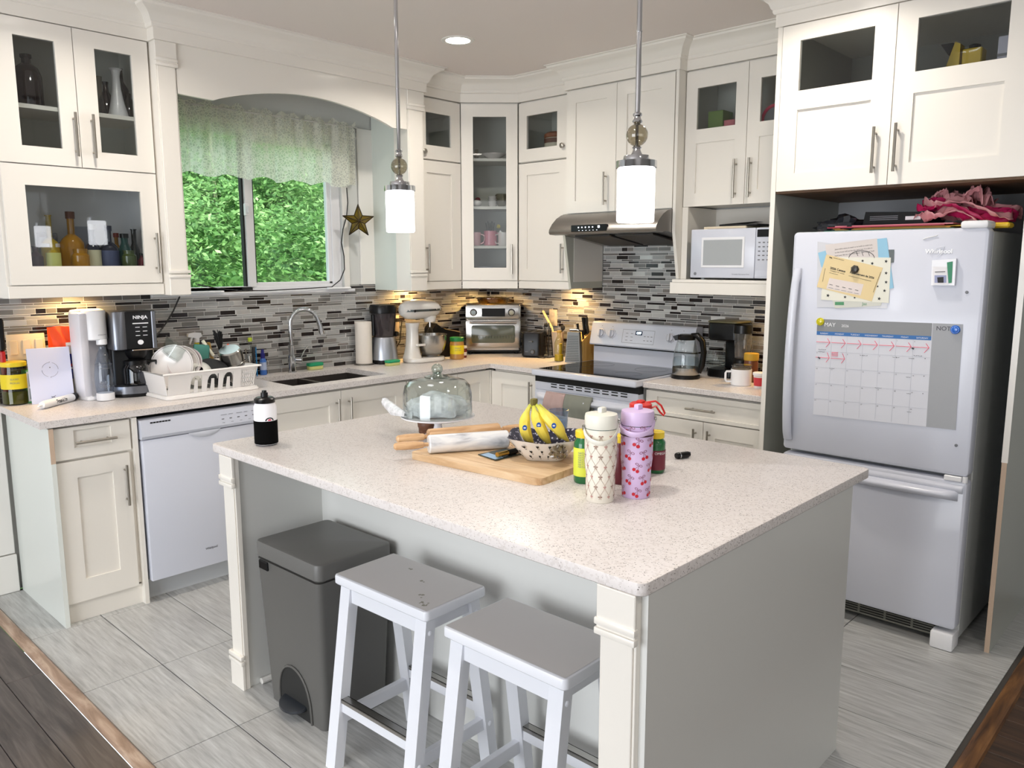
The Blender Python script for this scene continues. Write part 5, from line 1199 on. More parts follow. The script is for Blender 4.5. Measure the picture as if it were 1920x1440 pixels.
obj('comb', b, mat('brush_orange', (240, 84, 40), .4), t)
rod('wooden_spatula', 'brown wooden utensil leaning at the back of the dish rack', 'utensil', inrack(LX(414), .05, .03), inrack(LX(403), .05, .215), .014, BLOCKW, 8, .018, (1, .3))
for i, (dx, dz) in enumerate([(0, .175), (.010, .165), (.022, .18), (.032, .15), (.044, .14)]):
    rod('table_knife', 'steel cutlery standing in the right corner of the dish rack', 'cutlery', inrack(LX(446)+dx*.6, -.10+.02*(i % 2), .02), inrack(LX(440)+dx, -.09+.02*(i % 2), dz), .0032, STEEL, 6, .006, (1.2, .5)).__setitem__('group', 'cutlery in the dish rack')
rod('kitchen_knife', 'black handle standing up at the right corner of the dish rack', 'knife', inrack(LX(463), -.08, .03), inrack(LX(464), -.08, .185), .009, MBLACK, 8, .011, (1, .7))

# ------------------------------------------------------------------ around the sink
P = put(472, 703, .025); h = hgt(P, 640); t = thing('dish_soap', 'clear soap bottle with blue liquid and a blue brush, right of the dish rack', 'bottle', P)
b = MB(); b.lathe([(.024, 0), (.026, .004), (.026, .10), (.016, .14), (.012, .15), (.012, h)], 20, sx=1, sy=.7, caps=False); obj('bottle', b, CLEAR, t)
b = MB(); b.lathe([(.022, .002), (.024, .004), (.024, .075), (.001, .076)], 20, sx=1, sy=.68); obj('liquid', b, mat('soap_blue', (24, 40, 130), .15), t)
b = MB(); b.lathe([(.012, h), (.012, h+.02), (.006, h+.022)], 14); obj('cap', b, mat('cap_green', (186, 206, 60), .4), t)
b = MB(); b.box(.016, .023, -.03, -.024, .0, .17, bev=.002); one('blue_dish_brush', 'blue plastic handle standing beside the clear soap bottle', 'brush', b, mat('handle_blue', (24, 120, 180), .4), P)
P = put(494, 698, .02); h = hgt(P, 655); t = thing('spray_soap', 'small blue spray bottle left of the faucet', 'bottle', P)
b = MB(); b.lathe([(.018, 0), (.020, .004), (.020, h*.55), (.012, h*.66)], 20); obj('body', b, mat('spray_blue', (60, 110, 190), .25), t)
b = MB(); b.lathe([(.0205, h*.2), (.0205, h*.5)], 20, caps=False); obj('label', b, mat('label_pale_blue', (176, 190, 220), .4), t)
b = MB(); b.lathe([(.013, h*.64), (.013, h*.84), (.009, h*.86), (.008, h)], 16); obj('pump', b, mat('pump_navy', (32, 34, 120), .4), t)
def sponge(name, lab, px, py, w_, h_, px2):
    P = put(px, py, .035); b1 = thing(name, lab, 'sponge', P, 3); W = wid(P, w_)/2; Hh = hgt(P, h_)
    b = MB(); rslab(b, -W, W, -.025, .025, 0, Hh*.55, .018, .003); obj('sponge', b, mat('sponge_yellow', (196, 196, 128), .9), b1)
    b = MB(); rslab(b, -W-.001, W+.001, -.027, .027, Hh*.55, Hh, .018, .004); obj('green_pad', b, mat('pad_green', (30, 150, 104), .8), b1)
sponge('dish_sponge', 'green and yellow sponge right of the faucet', 591, 692, 31, 680, 0)
sponge('sponge_holder', 'green and cream sponge in front of the blender', 736, 685, 30, 675, 0)
P = put(683, 681, .06); h = hgt(P, 603); t = thing('paper_towel_roll', 'white paper towel roll standing at the right of the sink', 'paper towel', P); r_ = wid(P, 31)/2
b = MB(); b.lathe([(r_*1.22, 0), (r_*1.22, .006), (r_*1.15, .008)], 32); b.cyl((0, 0, .006), (0, 0, h-.004), .008); obj('holder', b, mat('holder_steel', (120, 116, 110), .4, .8), t)
b = MB(); b.lathe([(.018, .009), (r_, .009), (r_, h-.003), (r_-.003, h), (.018, h), (.018, h-.01)], 40, caps=False); obj('roll', b, mat('paper_towel', (226, 218, 208), .95, bump=.3, bscale=120), t)
# blender
P = put(721, 676, .075); P.y = -.10; P.x = at(721, 678, 'y', -.10).x; h = hgt(P, 571); t = thing('blender', 'silver blender with smoky jug between paper towels and white stand mixer', 'blender', P); rw = wid(P, 52)/2
b = MB(); b.lathe([(rw*1.0, 0), (rw*1.02, .006), (rw*1.0, .026)], 32); obj('foot', b, BLACK, t)
b = MB(); b.lathe([(rw*1.0, .026), (rw*.98, .04), (rw*.82, h*.42), (rw*.76, h*.45)], 32); obj('base', b, mat('blender_silver', (176, 180, 188), .28, .8), t)
b = MB(); b.lathe([(rw*.72, h*.45), (rw*.76, h*.48), (rw*.92, h*.86), (rw*.90, h*.86), (rw*.70, h*.47)], 32, caps=False); obj('jug', b, SMOKE, t)
b = MB(); b.lathe([(rw*.90, h*.855), (rw*.97, h*.86), (rw*.99, h*.96), (rw*.92, h), (rw*.5, h)], 32); obj('lid', b, BLACK, t)
b = MB(); b.M = Matrix.Translation((rw*.72, -.03, h*.49)) @ Matrix.Rotation(PI/2, 4, 'Y'); b.lathe([(.012, 0), (.018, .008), (.016, .022)], 16); b.M = None; b.box(-rw*1.02, -rw*.86, -.012, .012, h*.48, h*.84, bev=.004); obj('knob', b, BLACK, t)
# outlet behind the mixer with a cord
a = at(731, 590, 'y', -.01); plate('beige outlet on the tiles between the blender and the white mixer', a.x-.0, a.x+.075, 1.10, 1.215, 1, 'outlet')
b = MB(); q0 = at(742, 600, 'y', -.02); b.tube([q0, q0+Vector((.03, -.03, 0)), at(752, 615, 'y', -.045), at(750, 640, 'y', -.05), at(738, 662, 'y', -.05), at(742, 680, 'y', -.05)+Vector((0, 0, .004))], .004, 6); b.box(q0.x-.012, q0.x+.018, -.040, -.018, q0.z-.012, q0.z+.012, bev=.003); one('mixer_cord', 'black cord plugged into the outlet behind the blender', 'cord', b, CORDM)
# stand mixer
MXW = mat('mixer_white', (222, 218, 212), .2, coat=.6)
PB_ = Vector((at(797, 683, 'y', -.235).x, -.235, ZC)); t = thing('stand_mixer', 'white tilt-head stand mixer with a steel bowl', 'stand mixer', PB_, -6); h = hgt(PB_, 560)
b = MB(); rslab(b, -.155, .14, -.09, .09, 0, .032, .088, .010, n=10); obj('base', b, MXW, t)
b = MB()
pr_ = [(-.155, -.045, .03, .055), (-.145, -.055, .06, .050), (-.135, -.062, .12, .044), (-.130, -.062, .22, .042), (-.135, -.052, .262, .046)]
rg = []
for (xa_, xb_, z_, w_) in pr_: rg.append(b.ring([(x, y, z_) for x, y in rrect(xa_, xb_, -w_, w_, .03, 5)]))
for i in range(4): b.bridge(rg[i], rg[i+1])
b.cap(rg[0]); b.cap(rg[-1]); obj('column', b, MXW, t)
b = MB(); b.M = Matrix.Translation((-.185, 0, .0)) @ Matrix.Rotation(PI/2, 4, 'Y')
zc_ = h-.068; vs = []
prof_ = [(.005, .0), (.035, .008), (.056, .04), (.062, .10), (.061, .18), (.054, .25), (.040, .285), (.020, .296), (.002, .298)]
b.lathe(prof_, 32, (-zc_, 0, 0), sx=1.05, sy=1.0); obj('head', b, MXW, t)
b = MB(); b.lathe([(.0625, -.006), (.0635, 0), (.0625, .006)], 36, caps=False) if False else None
b.M = None
for s in (-1, 1): b.grid(lambda u, v: (-.175+.27*u, s*(.0635*math.sin(min(1, .35+u*3)*PI/2)*(1-.25*max(0, u-.7)/.3)), zc_-.012+.014*v-.0), 16, 2)
obj('trim_band', b, mat('band_grey', (104, 112, 112), .25, .8), t)
b = MB(); b.M = Matrix.Translation((.108, 0, zc_+.004)) @ Matrix.Rotation(PI/2, 4, 'Y'); b.lathe([(.022, 0), (.022, .012), (.016, .020), (.004, .022)], 20); b.M = Matrix.Translation((-.12, -.064, zc_-.006)) @ Matrix.Rotation(PI/2, 4, 'X'); b.lathe([(.008, 0), (.009, .008)], 12); obj('hub_knob', b, CHROME, t)
b = MB(); b.lathe([(.038, zc_-.085), (.042, zc_-.062), (.042, zc_-.045)], 28, (.045, 0, 0)); obj('planetary', b, MXW, t)
b = MB(); b.cyl((.045, 0, zc_-.12), (.045, 0, zc_-.083), .007); 
for i in range(6):
    a = PI*i/6; b.tube([(.045+.030*math.sin(PI*s/8)*math.cos(a), .030*math.sin(PI*s/8)*math.sin(a), zc_-.115-.085*(1-abs(1-s/4))*1.0 if False else zc_-.115-.09*math.sin(PI*s/16)) for s in range(9)], .0011, 4)
obj('whisk', b, CHROME, t)
b = MB(); b.text('KitchenAid', .016, front(-.0642, -.02+.055, zc_-.011)); obj('lettering', b, TXT, t)
for s in (-1, 1): b = MB(); b.box(-.10, -.03, s*.0525-.0075, s*.0525+.0075, .11, .125, bev=.003); obj('bowl_arm', b, MXW, t)
t2 = thing('mixing_bowl', 'steel mixing bowl locked onto the white stand mixer', 'bowl', PB_+Vector((.050, -.006, .034)))
b = MB(); b.lathe([(.045, 0), (.046, .006), (.060, .010), (.088, .040), (.100, .085), (.104, .140), (.108, .142), (.107, .145), (.102, .143), (.098, .085), (.086, .042), (.058, .013), (.001, .010)], 44, caps=False); obj('bowl', b, STEEL, t2)
b = MB(); b.box(-.112, -.098, -.012, .012, .075, .095); obj('bracket', b, STEEL, t2)
# jars and black machine in the corner
P = put(857, 673, .045); jar('peanut_butter_jar', 'jar with green lid and yellow label in front of the toaster oven', 'jar', P, wid(P, 26)/2, hgt(P, 632), mat('peanut_butter', (176, 128, 64), .35), mat('lid_green', (24, 120, 60), .4), .026, YEL, (.30, .78), neck=wid(P, 24)/2, txt=([('PEANUT', .012, .60, 0), ('BUTTER', .012, .48, 0)], TXTG, -PI/2-.6))
P = put(876, 671, .03); P.y += .03; jar('spice_jar', 'small dark jar with white lid between the yellow-label jar and the toaster oven', 'jar', P, .018, .082, mat('jar_dark_red', (96, 30, 26), .35), TXTW, .016, mat('label_cream', (220, 212, 206), .5), (.25, .60))
P = Vector((at(828, 660, 'y', -.09).x, -.09, ZC)); t = thing('waffle_maker', 'black countertop machine with tan top plate behind the steel bowl', 'appliance', P, -12)
b = MB(); b.prism([(-.10, 0), (.09, 0), (.105, .10), (.115, .17), (-.02, .20), (-.07, .235), (-.10, .20)], -.06, .06, 'y'); obj('body', b, BLACK, t, 30)
b = MB(); b.prism([(-.005, .199), (.118, .172), (.116, .166), (-.005, .193)], -.065, .065, 'y'); obj('top_plate', b, mat('tan_plate', (176, 150, 100), .5), t, 30)
# toaster oven
P = at(925, 664, 'z', ZC); dv = Vector((CAM.x-P.x, CAM.y-P.y, 0)).normalized(); P = Vector((P.x, P.y, ZC)); rzv = -45
t = thing('toaster_oven', 'stainless steel toaster oven with glass door standing in the corner', 'toaster oven', P, rzv); h = hgt(P, 570); w2 = .197
b = MB(); rslab(b, -w2, w2, .004, .20, .022, h, .012, .006); 
obj('body', b, STEEL, t)
b = MB()
for x in (-w2+.03, w2-.03):
    for y in (.03, .17): b.lathe([(.014, 0), (.016, .022)], 14, (x, y, 0))
b.box(-w2+.005, w2-.005, .002, .19, .016, .024); obj('foot', b, BLACK, t)
b = MB(); rslab(b, -w2, w2, -(h-.004), -(h*.70), 0, .014, .022, .004, M=Matrix.Rotation(-PI/2, 4, 'X') if False else Matrix(((1, 0, 0, 0), (0, 0, -1, .014-.012), (0, -1, 0, 0), (0, 0, 0, 1)))); cpn = obj('control_panel', b, STEEL, t)
b = MB(); b.box(-.080, .085, -.0155, -.012, h*.755, h*.915, bev=.001); obj('display', b, BLACK, cpn, 0)
for x in (-.140, .130):
    b = MB(); b.M = Matrix.Translation((x, -.012, h*.835)) @ Matrix.Rotation(PI/2, 4, 'X'); b.lathe([(.025, 0), (.025, .003), (.021, .004), (.020, .020), (.017, .023)], 26, mats=[1, 1, 0, 0]); obj('knob', b, [CHROME, BLACK], t)
b = MB(); rslab(b, -w2, w2, -(h*.69), -.045, 0, .014, .018, .004, M=Matrix(((1, 0, 0, 0), (0, 0, -1, .002), (0, -1, 0, 0), (0, 0, 0, 1)))); dr = obj('door', b, STEEL, t)
b = MB(); rslab(b, -w2+.042, w2-.042, -(h*.58), -.082, 0, .003, .016, .001, M=Matrix(((1, 0, 0, 0), (0, 0, -1, -.0118), (0, -1, 0, 0), (0, 0, 0, 1)))); obj('window', b, mat('oven_window_green', (84, 92, 84), .12), dr)
b = MB()
for z_ in (.135,): b.cyl((-w2+.05, -.0152, z_), (w2-.05, -.0152, z_), .0012, n=6)
for i in range(14): x = -w2+.06+i*.0208; b.cyl((x, -.0152, .115), (x, -.0152, .135), .0008, n=4)
obj('rack', b, STEEL, dr)
b = MB(); b.cyl((-w2+.03, -.042, h*.645), (w2-.03, -.042, h*.645), .008, n=14)
for x in (-w2+.05, w2-.05): b.cyl((x, -.042, h*.645), (x, -.012, h*.645), .006, n=8)
obj('handle', b, STEEL, dr)
t = thing('glass_pie_dish', 'fluted clear glass dish on top of the toaster oven', 'glass dish', (P.x+.707*.10, P.y+.707*.10, ZC+h+.001)); b = MB()
b.lathe([(.001, 0), (.10, 0), (.118, .03), (.135, .036), (.135, .04), (.115, .034), (.098, .004), (.001, .004)], 48, caps=False)
for i, v in enumerate(list(b.bm.verts)): 
    k_ = i % 2; v.co.x *= 1+.012*k_; v.co.y *= 1+.012*k_
obj('dish', b, glassmat('glow_tinted_glass', (246, 232, 190), 2.6), t)  # clear glass tinted golden, standing in for the glow of the cabinet spotlight
b = MB(); b.lathe([(.001, .0), (.085, .0), (.10, .024), (.114, .028), (.098, .026), (.083, .004)], 40, caps=False); o = obj('inner_dish', b, MATS['glow_tinted_glass'], t); o.location = (0, 0, .012)
# small black toaster
P = put(1001, 668, .06, wall='r'); t = thing('toaster', 'small black toaster right of the toaster oven', 'toaster', P, -62); h = hgt(P, 622)
b = MB(); rslab(b, -.068, .068, -.09, .10, .006, h, .022, .008); obj('body', b, BLACK, t)
b = MB(); b.box(-.05, .05, -.06, .08, h, h+.002, m=0); b.box(-.038, -.012, -.055, .075, h+.0005, h+.003, m=1); b.box(.012, .038, -.055, .075, h+.0005, h+.003, m=1); obj('slot', b, [mat('toaster_top', (60, 58, 58), .3, .8), DARK], t)
b = MB(); b.M = Matrix.Translation((.012, -.090, h*.24)) @ Matrix.Rotation(PI/2, 4, 'X'); b.lathe([(.017, 0), (.017, .006), (.012, .010)], 20); b.M = None; b.box(-.015, .015, -.106, -.088, h*.62, h*.68, bev=.002); obj('dial', b, mat('toaster_dial', (70, 72, 74), .35, .6), t)
b = MB(); b.text('bella', .012, front(-.0903, -.03, h*.22)); obj('lettering', b, TXTG, t)
b = MB(); b.tube([(.05, -.10, .005), (.10, -.12, .005), (.12, -.07, .006), (.07, -.085, .010), (.13, -.11, .006), (.16, -.03, .006)], .0035, 6); one('power_cable', 'black looped cord lying in front of the small black toaster', 'cord', b, CORDM, P, -62)
# wire stand, utensil pot, oil, grater, knife block
P = put(1027, 668, .04, wall='r'); t = thing('wire_stand', 'thin black wire stand between the small toaster and the utensil pot', 'wire rack', P, -90); h = hgt(P, 605)
b = MB()
for x in (-.022, .022): b.tube([(x, -.02, .003), (x, -.012, h*.9), (x*.4, 0, h)], .003, 6); b.tube([(x, .03, .003), (x, 0, h*.85)], .003, 6)
for z_ in (.02, h*.35, h*.6): b.tube([(-.03, -.02, z_), (.03, -.02, z_)], .0025, 6)
obj('frame', b, MBLACK, t)
b = MB(); b.sph((0, -.02, h*.93), .018, 12, (1, .6, .8)); obj('finial', b, MBLACK, t)
a = at(1030, 590, 'x', -.01); t = plate('beige outlet on the tiles behind the wooden utensil', -a.y-.0, -a.y+.072, 1.125, 1.24, 1, 'outlet', rz=-90)
P = put(1049, 668, .04, wall='r'); P.x -= .02; t = thing('utensil_pot', 'tapered beige pot holding utensils behind the oil bottle', 'pot', P); h = hgt(P, 622)
b = MB(); b.lathe([(.026, 0), (.030, .004), (.044, h), (.041, h), (.027, .008)], 28); obj('pot', b, mat('pot_beige', (204, 184, 160), .5), t)
b = MB(); e1 = at(1018, 583, 'x', P.x); e0 = at(1035, 615, 'x', P.x); b.tube([e0, e1], [.010, .012], 10, flat=(1, .6)); b.tube([P+Vector((0, 0, .05)), e0], .006, 8); one('white_handled_knife', 'pale wooden spatula handle leaning out of the beige pot', 'utensil', b, mat('pale_wood', (232, 212, 160), .5))
b = MB(); b.tube([P+Vector((0, -.01, .05)), P+Vector((.0, -.04, h+.02))], .004, 6); b.sph(P+Vector((0, -.045, h+.03)), .020, 12, (.4, 1, 1)); one('black_ladle', 'small black ladle in the beige pot', 'ladle', b, MBLACK)
P = put(1048, 677, .03, wall='r'); h = hgt(P, 620); t = thing('oil_bottle', 'glass oil bottle with golden oil in front of the beige pot', 'bottle', P); r_ = .031
b = MB(); b.lathe([(r_*.95, 0), (r_, .004), (r_, h*.60), (r_*.6, h*.76), (r_*.42, h*.82), (r_*.42, h*.94)], 26, caps=False); obj('bottle', b, glassmat('oil_glass', (236, 236, 214), 1.4), t)
b = MB(); b.lathe([(r_*.85, .003), (r_*.93, .005), (r_*.93, h*.22), (.001, h*.22)], 26); b.box(.004, .024, -.008, .008, .01, h*.58, bev=.004); obj('oil', b, mat('oil_gold', (200, 170, 20), .15), t)
b = MB(); b.lathe([(.012, h*.93), (.016, h*.94), (.016, h), (.010, h)], 18); obj('cork', b, mat('cork', (196, 158, 70), .6), t)
P = put(1076, 678, .05, wall='r'); h = hgt(P, 622); t = thing('box_grater', 'steel box grater standing in front of the knife block', 'grater', P, -64)
b = MB(); rg = [b.ring([(x*w_, y*d_, z_) for x, y in ((-1, -1), (1, -1), (1, 1), (-1, 1))]) for z_, w_, d_ in ((0, .052, .040), (h, .038, .028))]; b.bridge(rg[0], rg[1]); b.cap(rg[1]); obj('body', b, mat('grater_steel', (112, 112, 110), .45, .7), t, 0)
b = MB()
for i in range(15):
    z_ = .012+i*(h-.03)/15; k_ = 1-z_/h*.27
    b.box(-.044*k_, .044*k_, -.0405*(1-z_/h*.30)-.0016, -.0405*(1-z_/h*.30)+.002, z_, z_+.004)
obj('blade', b, mat('grater_dark', (70, 72, 70), .4, .8), t, 0)
b = MB(); b.tube([(-.03, 0, h), (-.03, 0, h+.012), (.03, 0, h+.012), (.03, 0, h)], .003, 6); obj('handle', b, STEEL, t)
P = put(1098, 672, .05, wall='r'); P.x -= .01; h = hgt(P, 622); t = thing('knife_block', 'light wooden knife block with black-handled knives beside the range', 'knife block', P, -90)
b = MB(); b.prism([(-.075, 0), (.055, 0), (.055, h*.90), (.01, h*1.0), (-.075, h*.70)], -.038, .038, 'x'); obj('block', b, BLOCKW, t, 0)
for (x, y, z_, L_, r_) in [(-.028, -.03, h*.86, .085, .009), (.008, -.01, h*.93, .115, .012), (.026, .0, h*.95, .11, .011), (-.012, -.055, h*.78, .07, .007), (.026, -.05, h*.78, .06, .008)]:
    b = MB(); dd = Vector((0, -.20, 1)).normalized(); p0 = Vector((x, y, z_)); b.tube([p0-dd*.01, p0+dd*L_*.5, p0+dd*L_], [r_, r_*.85, r_], 8, flat=(.8, 1.2)); o = obj('knife', b, MBLACK, t)

# right of the range
P = put(1281, 708, .07, wall='r'); P.y -= .014; h = hgt(P, 627); t = thing('electric_kettle', 'glass electric kettle with black handle on the right counter', 'kettle', P, -70); kr = wid(P, 52)/2
b = MB(); b.lathe([(kr*1.02, 0), (kr*1.02, .018), (kr*.96, .022)], 36); obj('base', b, BLACK, t)
b = MB(); b.lathe([(kr*.95, .022), (kr*.96, .024), (kr*.95, .062)], 36, caps=False); obj('steel_band', b, STEEL, t)
b = MB(); b.lathe([(kr*.95, .062), (kr*.93, .10), (kr*.82, .16), (kr*.66, h-.04), (kr*.60, h-.028)], 36, caps=False); obj('jug', b, CLEAR, t)
b = MB(); b.lathe([(kr*.93, .063), (kr*.91, .095), (kr*.87, .118), (.001, .118)], 36, caps=False); obj('water', b, glassmat('water', (238, 244, 245), .8), t)
b = MB(); b.lathe([(kr*.62, h-.030), (kr*.64, h-.012), (kr*.50, h)], 30); b.prism([(-kr*.95, h-.012), (-kr*.6, h-.002), (-kr*.5, h-.030), (-kr*.75, h-.036)], -.018, .018, 'y'); obj('lid', b, BLACK, t)
b = MB(); b.tube([(kr*.35, 0, h-.008), (kr*.75, 0, h-.004), (kr*1.12, 0, h-.035), (kr*1.25, 0, h*.6), (kr*1.15, 0, h*.3), (kr*.95, 0, .035)], [.018, .020, .020, .018, .018, .016], 12, flat=(1.1, .9)); obj('handle', b, BLACK, t)
b = MB()
for i in range(5): b.text('-'+'o', .008, cylwrap(lambda z: kr*.86, .14, -PI/2-.9+i*.22))
obj('print', b, TXT, t)
P = put(1362, 700, .10, wall='r'); h = hgt(P, 602); t = thing('coffee_brewer', 'black drip coffee maker with glass pot at the right counter end', 'coffee maker', P, -90)
b = MB(); rslab(b, -.085, .085, -.09, .08, 0, .045, .03, .005); obj('base', b, BLACK, t)
b = MB(); rslab(b, -.02, .09, .0, .08, .045, h*.70, .02, .004); obj('column', b, BLACK, t)
b = MB(); rslab(b, -.090, .105, -.085, .085, h*.66, h-.006, .03, .010); obj('head', b, BLACK, t)
b = MB(); rslab(b, -.092, .107, -.088, .087, h-.007, h+.004, .03, .003); obj('lid', b, mat('olive_lid', (92, 88, 58), .4), t)
t2 = thing('glass_coffee_pot', 'clear glass pot standing in the black brewer at the right counter end', 'carafe', (P.x-.03, P.y+.055, ZC+.046)); b = MB(); b.lathe([(.042, 0), (.056, .02), (.056, .06), (.040, .098), (.040, .108)], 30, caps=False); obj('pot', b, CLEAR, t2)
b = MB(); b.lathe([(.041, .104), (.042, .114), (.02, .118)], 26); b.lathe([(.0565, .030), (.057, .034)], 26, caps=False); obj('lid', b, BLACK, t2)
P = put(1391, 705, .05, wall='r'); P.x = -.16; P.y = at(1390, 704, 'x', -.16).y; h = hgt(P, 608); t = thing('bullet_blender', 'small black blender with a clear cup in front of the black brewer', 'blender', P)
b = MB(); b.lathe([(.052, 0), (.056, .006), (.050, h*.35), (.042, h*.38)], 30); obj('base', b, BLACK, t)
b = MB(); b.lathe([(.040, h*.39), (.042, h*.41), (.050, h*.84), (.048, h*.84)], 30, caps=False); obj('cup', b, glassmat('cup_clear', (214, 208, 204), 2.0, density=.12), t)
b = MB(); b.lathe([(.050, h*.835), (.053, h*.84), (.051, h*.98), (.045, h)], 30); obj('lid', b, BLACK, t)
P = put(1389, 722, .05, wall='r'); h = hgt(P, 684); t = thing('camp_mug', 'white mug with a clear lid at the front of the right counter', 'mug', P); r_ = wid(P, 38)/2
b = MB(); b.lathe([(r_*.92, 0), (r_, .006), (r_, h*.80), (r_*.97, h*.80), (r_*.95, .010)], 34); obj('body', b, WHITE, t)
b = MB(); ux = -CR; ux = Vector((ux.x, ux.y, 0)).normalized(); b.tube([ux*r_*.95+Vector((0, 0, h*.68)), ux*r_*1.45+Vector((0, 0, h*.68)), ux*r_*1.55+Vector((0, 0, h*.60)), ux*r_*1.55+Vector((0, 0, h*.28)), ux*r_*1.42+Vector((0, 0, h*.18)), ux*r_*.95+Vector((0, 0, h*.18))], .006, 8); obj('handle', b, WHITE, t)
b = MB(); b.lathe([(r_*.93, h*.79), (r_*.93, h*.93), (r_*.99, h*.95), (r_*.97, h), (.001, h*.97)], 34, caps=False); obj('lid', b, glassmat('lid_clear', (176, 166, 150), 2.4, density=.2, dcol=(150, 140, 126)), t)
P = put(1408, 712, .04, wall='r'); P.x = -.23; P.y = at(1407, 712, 'x', -.23).y; jar('coffee_jar', 'brown instant coffee jar with gold lid behind the white mug', 'jar', P, .038, hgt(P, 662), mat('coffee_brown', (104, 58, 38), .3), mat('lid_gold', (188, 150, 50), .4), .038, None, neck=.036)
P = put(1424, 727, .04, wall='r'); r_ = .036; h = hgt(P, 698); t = thing('yogurt_tub', 'small white and red tub at the right end of the counter', 'tub', P)
b = MB(); b.lathe([(r_*.78, 0), (r_*.92, h*.82)], 28); obj('tub', b, mat('tub_white', (224, 216, 216), .4), t)
b = MB(); b.lathe([(r_*.81, h*.14), (r_*.90, h*.68)], 28, caps=False); obj('label', b, mat('tub_red', (200, 50, 60), .4), t); b = MB(); b.lathe([(r_*1.0, h*.82), (r_*1.02, h*.84), (r_*1.02, h*.97), (r_*.9, h)], 28); obj('lid', b, TXTW, t)
P = Vector((-.09, -2.50, ZC)); t = thing('green_bottle', 'dark green and blue bottle tucked at the right counter end', 'bottle', P); b = MB(); b.lathe([(.034, 0), (.036, .005), (.036, .11)], 24); obj('body', b, mat('bottle_blue', (24, 70, 130), .3), t)
b = MB(); b.lathe([(.037, .11), (.037, .15), (.020, .17), (.014, .24)], 24); obj('top', b, mat('bottle_green', (36, 56, 22), .4), t)

# ================================================================== UNDER-CABINET LIGHTS
WARM = (1.0, .62, .22)
def puck(lab, x, y, z=1.438, p=2.2):
    t = thing('cabinet_spotlight', lab, 'light', (x, y, z))
    b = MB(); b.lathe([(.034, 0), (.034, -.008), (.028, -.012), (.026, -.010)], 24, caps=False); obj('ring', b, NICKEL, t)
    b = MB(); b.lathe([(.026, -.009), (.001, -.009)], 20, caps=False); obj('lens', b, mat('puck_lens', (255, 206, 120), .5, emit=8), t)
    d = bpy.data.lights.new('spotlight', 'AREA'); d.shape = 'DISK'; d.size = .05; d.energy = p; d.color = WARM; d.spread = 2.6
    o = bpy.data.objects.new('spotlight', d); COL.objects.link(o); o.parent = t; o.location = (0, 0, -.014)
puck('warm light under the left wall cabinet, above the orange bag', -2.93, -.13, 1.464, 2.0)
puck('warm light under the cabinet above the white stand mixer', -.83, -.10, 1.44)
puck('warm light under the corner cabinet above the toaster oven', -.22, -.20, 1.432, 3.0)
puck('warm light under the cabinet above the knife block', -.12, -.86, 1.44, 2.6)
puck('warm light under the microwave shelf at the right counter end', -.10, -2.46, 1.45, 2.2)

# ================================================================== BAR STOOLS AND BIN
STW = mat('stool_white', (226, 228, 234), .35, coat=.2); STG = mat('stool_seat_grey', (206, 203, 202), .45, bump=.05, bscale=30)
def stool(lab, x0, x1, y0, y1, zt, rz):
    cx, cy = (x0+x1)/2, (y0+y1)/2; hx, hy = (x1-x0)/2, (y1-y0)/2
    t = thing('bar_stool', lab, 'stool', (cx, cy, 0), rz, 'white saddle bar stools at the island')
    b = MB(); vs = rslab(b, -hx, hx, -hy, hy, zt-.032, zt, .016, .006, n=5)
    # dished seat: finer top surface
    b2 = MB()
    def rim(u, v): return None
    b2.grid(lambda u, v: (-hx*.93+hx*1.86*u, -hy*.96+hy*1.92*v, zt+.0006-.006*math.sin(PI*v)*math.sin(PI*u)*0-.0), 2, 8)
    st = obj('seat', b, [STW], t, 40)
    q = MB(); q.grid(lambda u, v: (-hx*.94+hx*1.88*u, -hy*.965+hy*1.93*v, zt+.0009), 2, 4); obj('seat_top', q, STG, st, 0)
    b2.bm.free()
    lw = .018; topx, topy = hx-.035, hy-.040; botx = hx+.045; boty = hy-.035
    for sx in (-1, 1):
        for sy in (-1, 1):
            b = MB(); rg = []
            for z, lx, ly in ((0, botx, boty), (zt-.032, topx, topy)):
                rg.append(b.ring([(sx*lx+a*lw, sy*ly+c*lw*1.25, z) for a, c in ((-1, -1), (1, -1), (1, 1), (-1, 1))]))
            b.bridge(rg[0], rg[1]); b.cap(rg[0], 0, True); b.cap(rg[1]); obj('leg', b, STW, t, 0)
            for zz in (zt-.075, .155):
                k_ = 1-zz/(zt-.032); lx = topx+(botx-topx)*k_; ly = topy+(boty-topy)*k_
                if sy < 0 or True:
                    q = MB(); q.sph((sx*lx, sy*(ly+lw*1.25), zz), .0085, 10, (1, .6, 1)); obj('bolt_cap', q, STW, t)
    for sx in (-1, 1):
        b = MB(); b.box(sx*(topx+.004)-.010, sx*(topx+.004)+.010, -topy, topy, zt-.085, zt-.032, bev=.001); obj('apron', b, STW, t, 0)
        z = .215; k_ = 1-z/(zt-.032); lx = topx+(botx-topx)*k_
        b = MB(); b.box(sx*lx-.011, sx*lx+.011, -boty, boty, z-.030, z+.012, bev=.001); sr = obj('stretcher', b, STW, t, 0)
        b = MB(); b.box(sx*lx-.0135, sx*lx+.0135, -boty+.024, boty-.024, z+.0115, z+.0145); b.box(sx*lx-.0135, sx*lx-.011, -boty+.024, boty-.024, z+.002, z+.0145); b.box(sx*lx+.011, sx*lx+.0135, -boty+.024, boty-.024, z+.002, z+.0145); obj('foot_plate', b, STEEL, sr, 0)
    for sy in (-1, 1):
        z = .155; lx = topx+(botx-topx)*(1-z/(zt-.032))
        b = MB(); b.box(-lx, lx, sy*boty-.010, sy*boty+.010, z-.020, z+.020, bev=.001); obj('stretcher', b, STW, t, 0)
        b = MB(); b.box(-topx, topx, sy*topy-.010, sy*topy+.010, zt-.075, zt-.032, bev=.001); obj('apron', b, STW, t, 0)
    return t
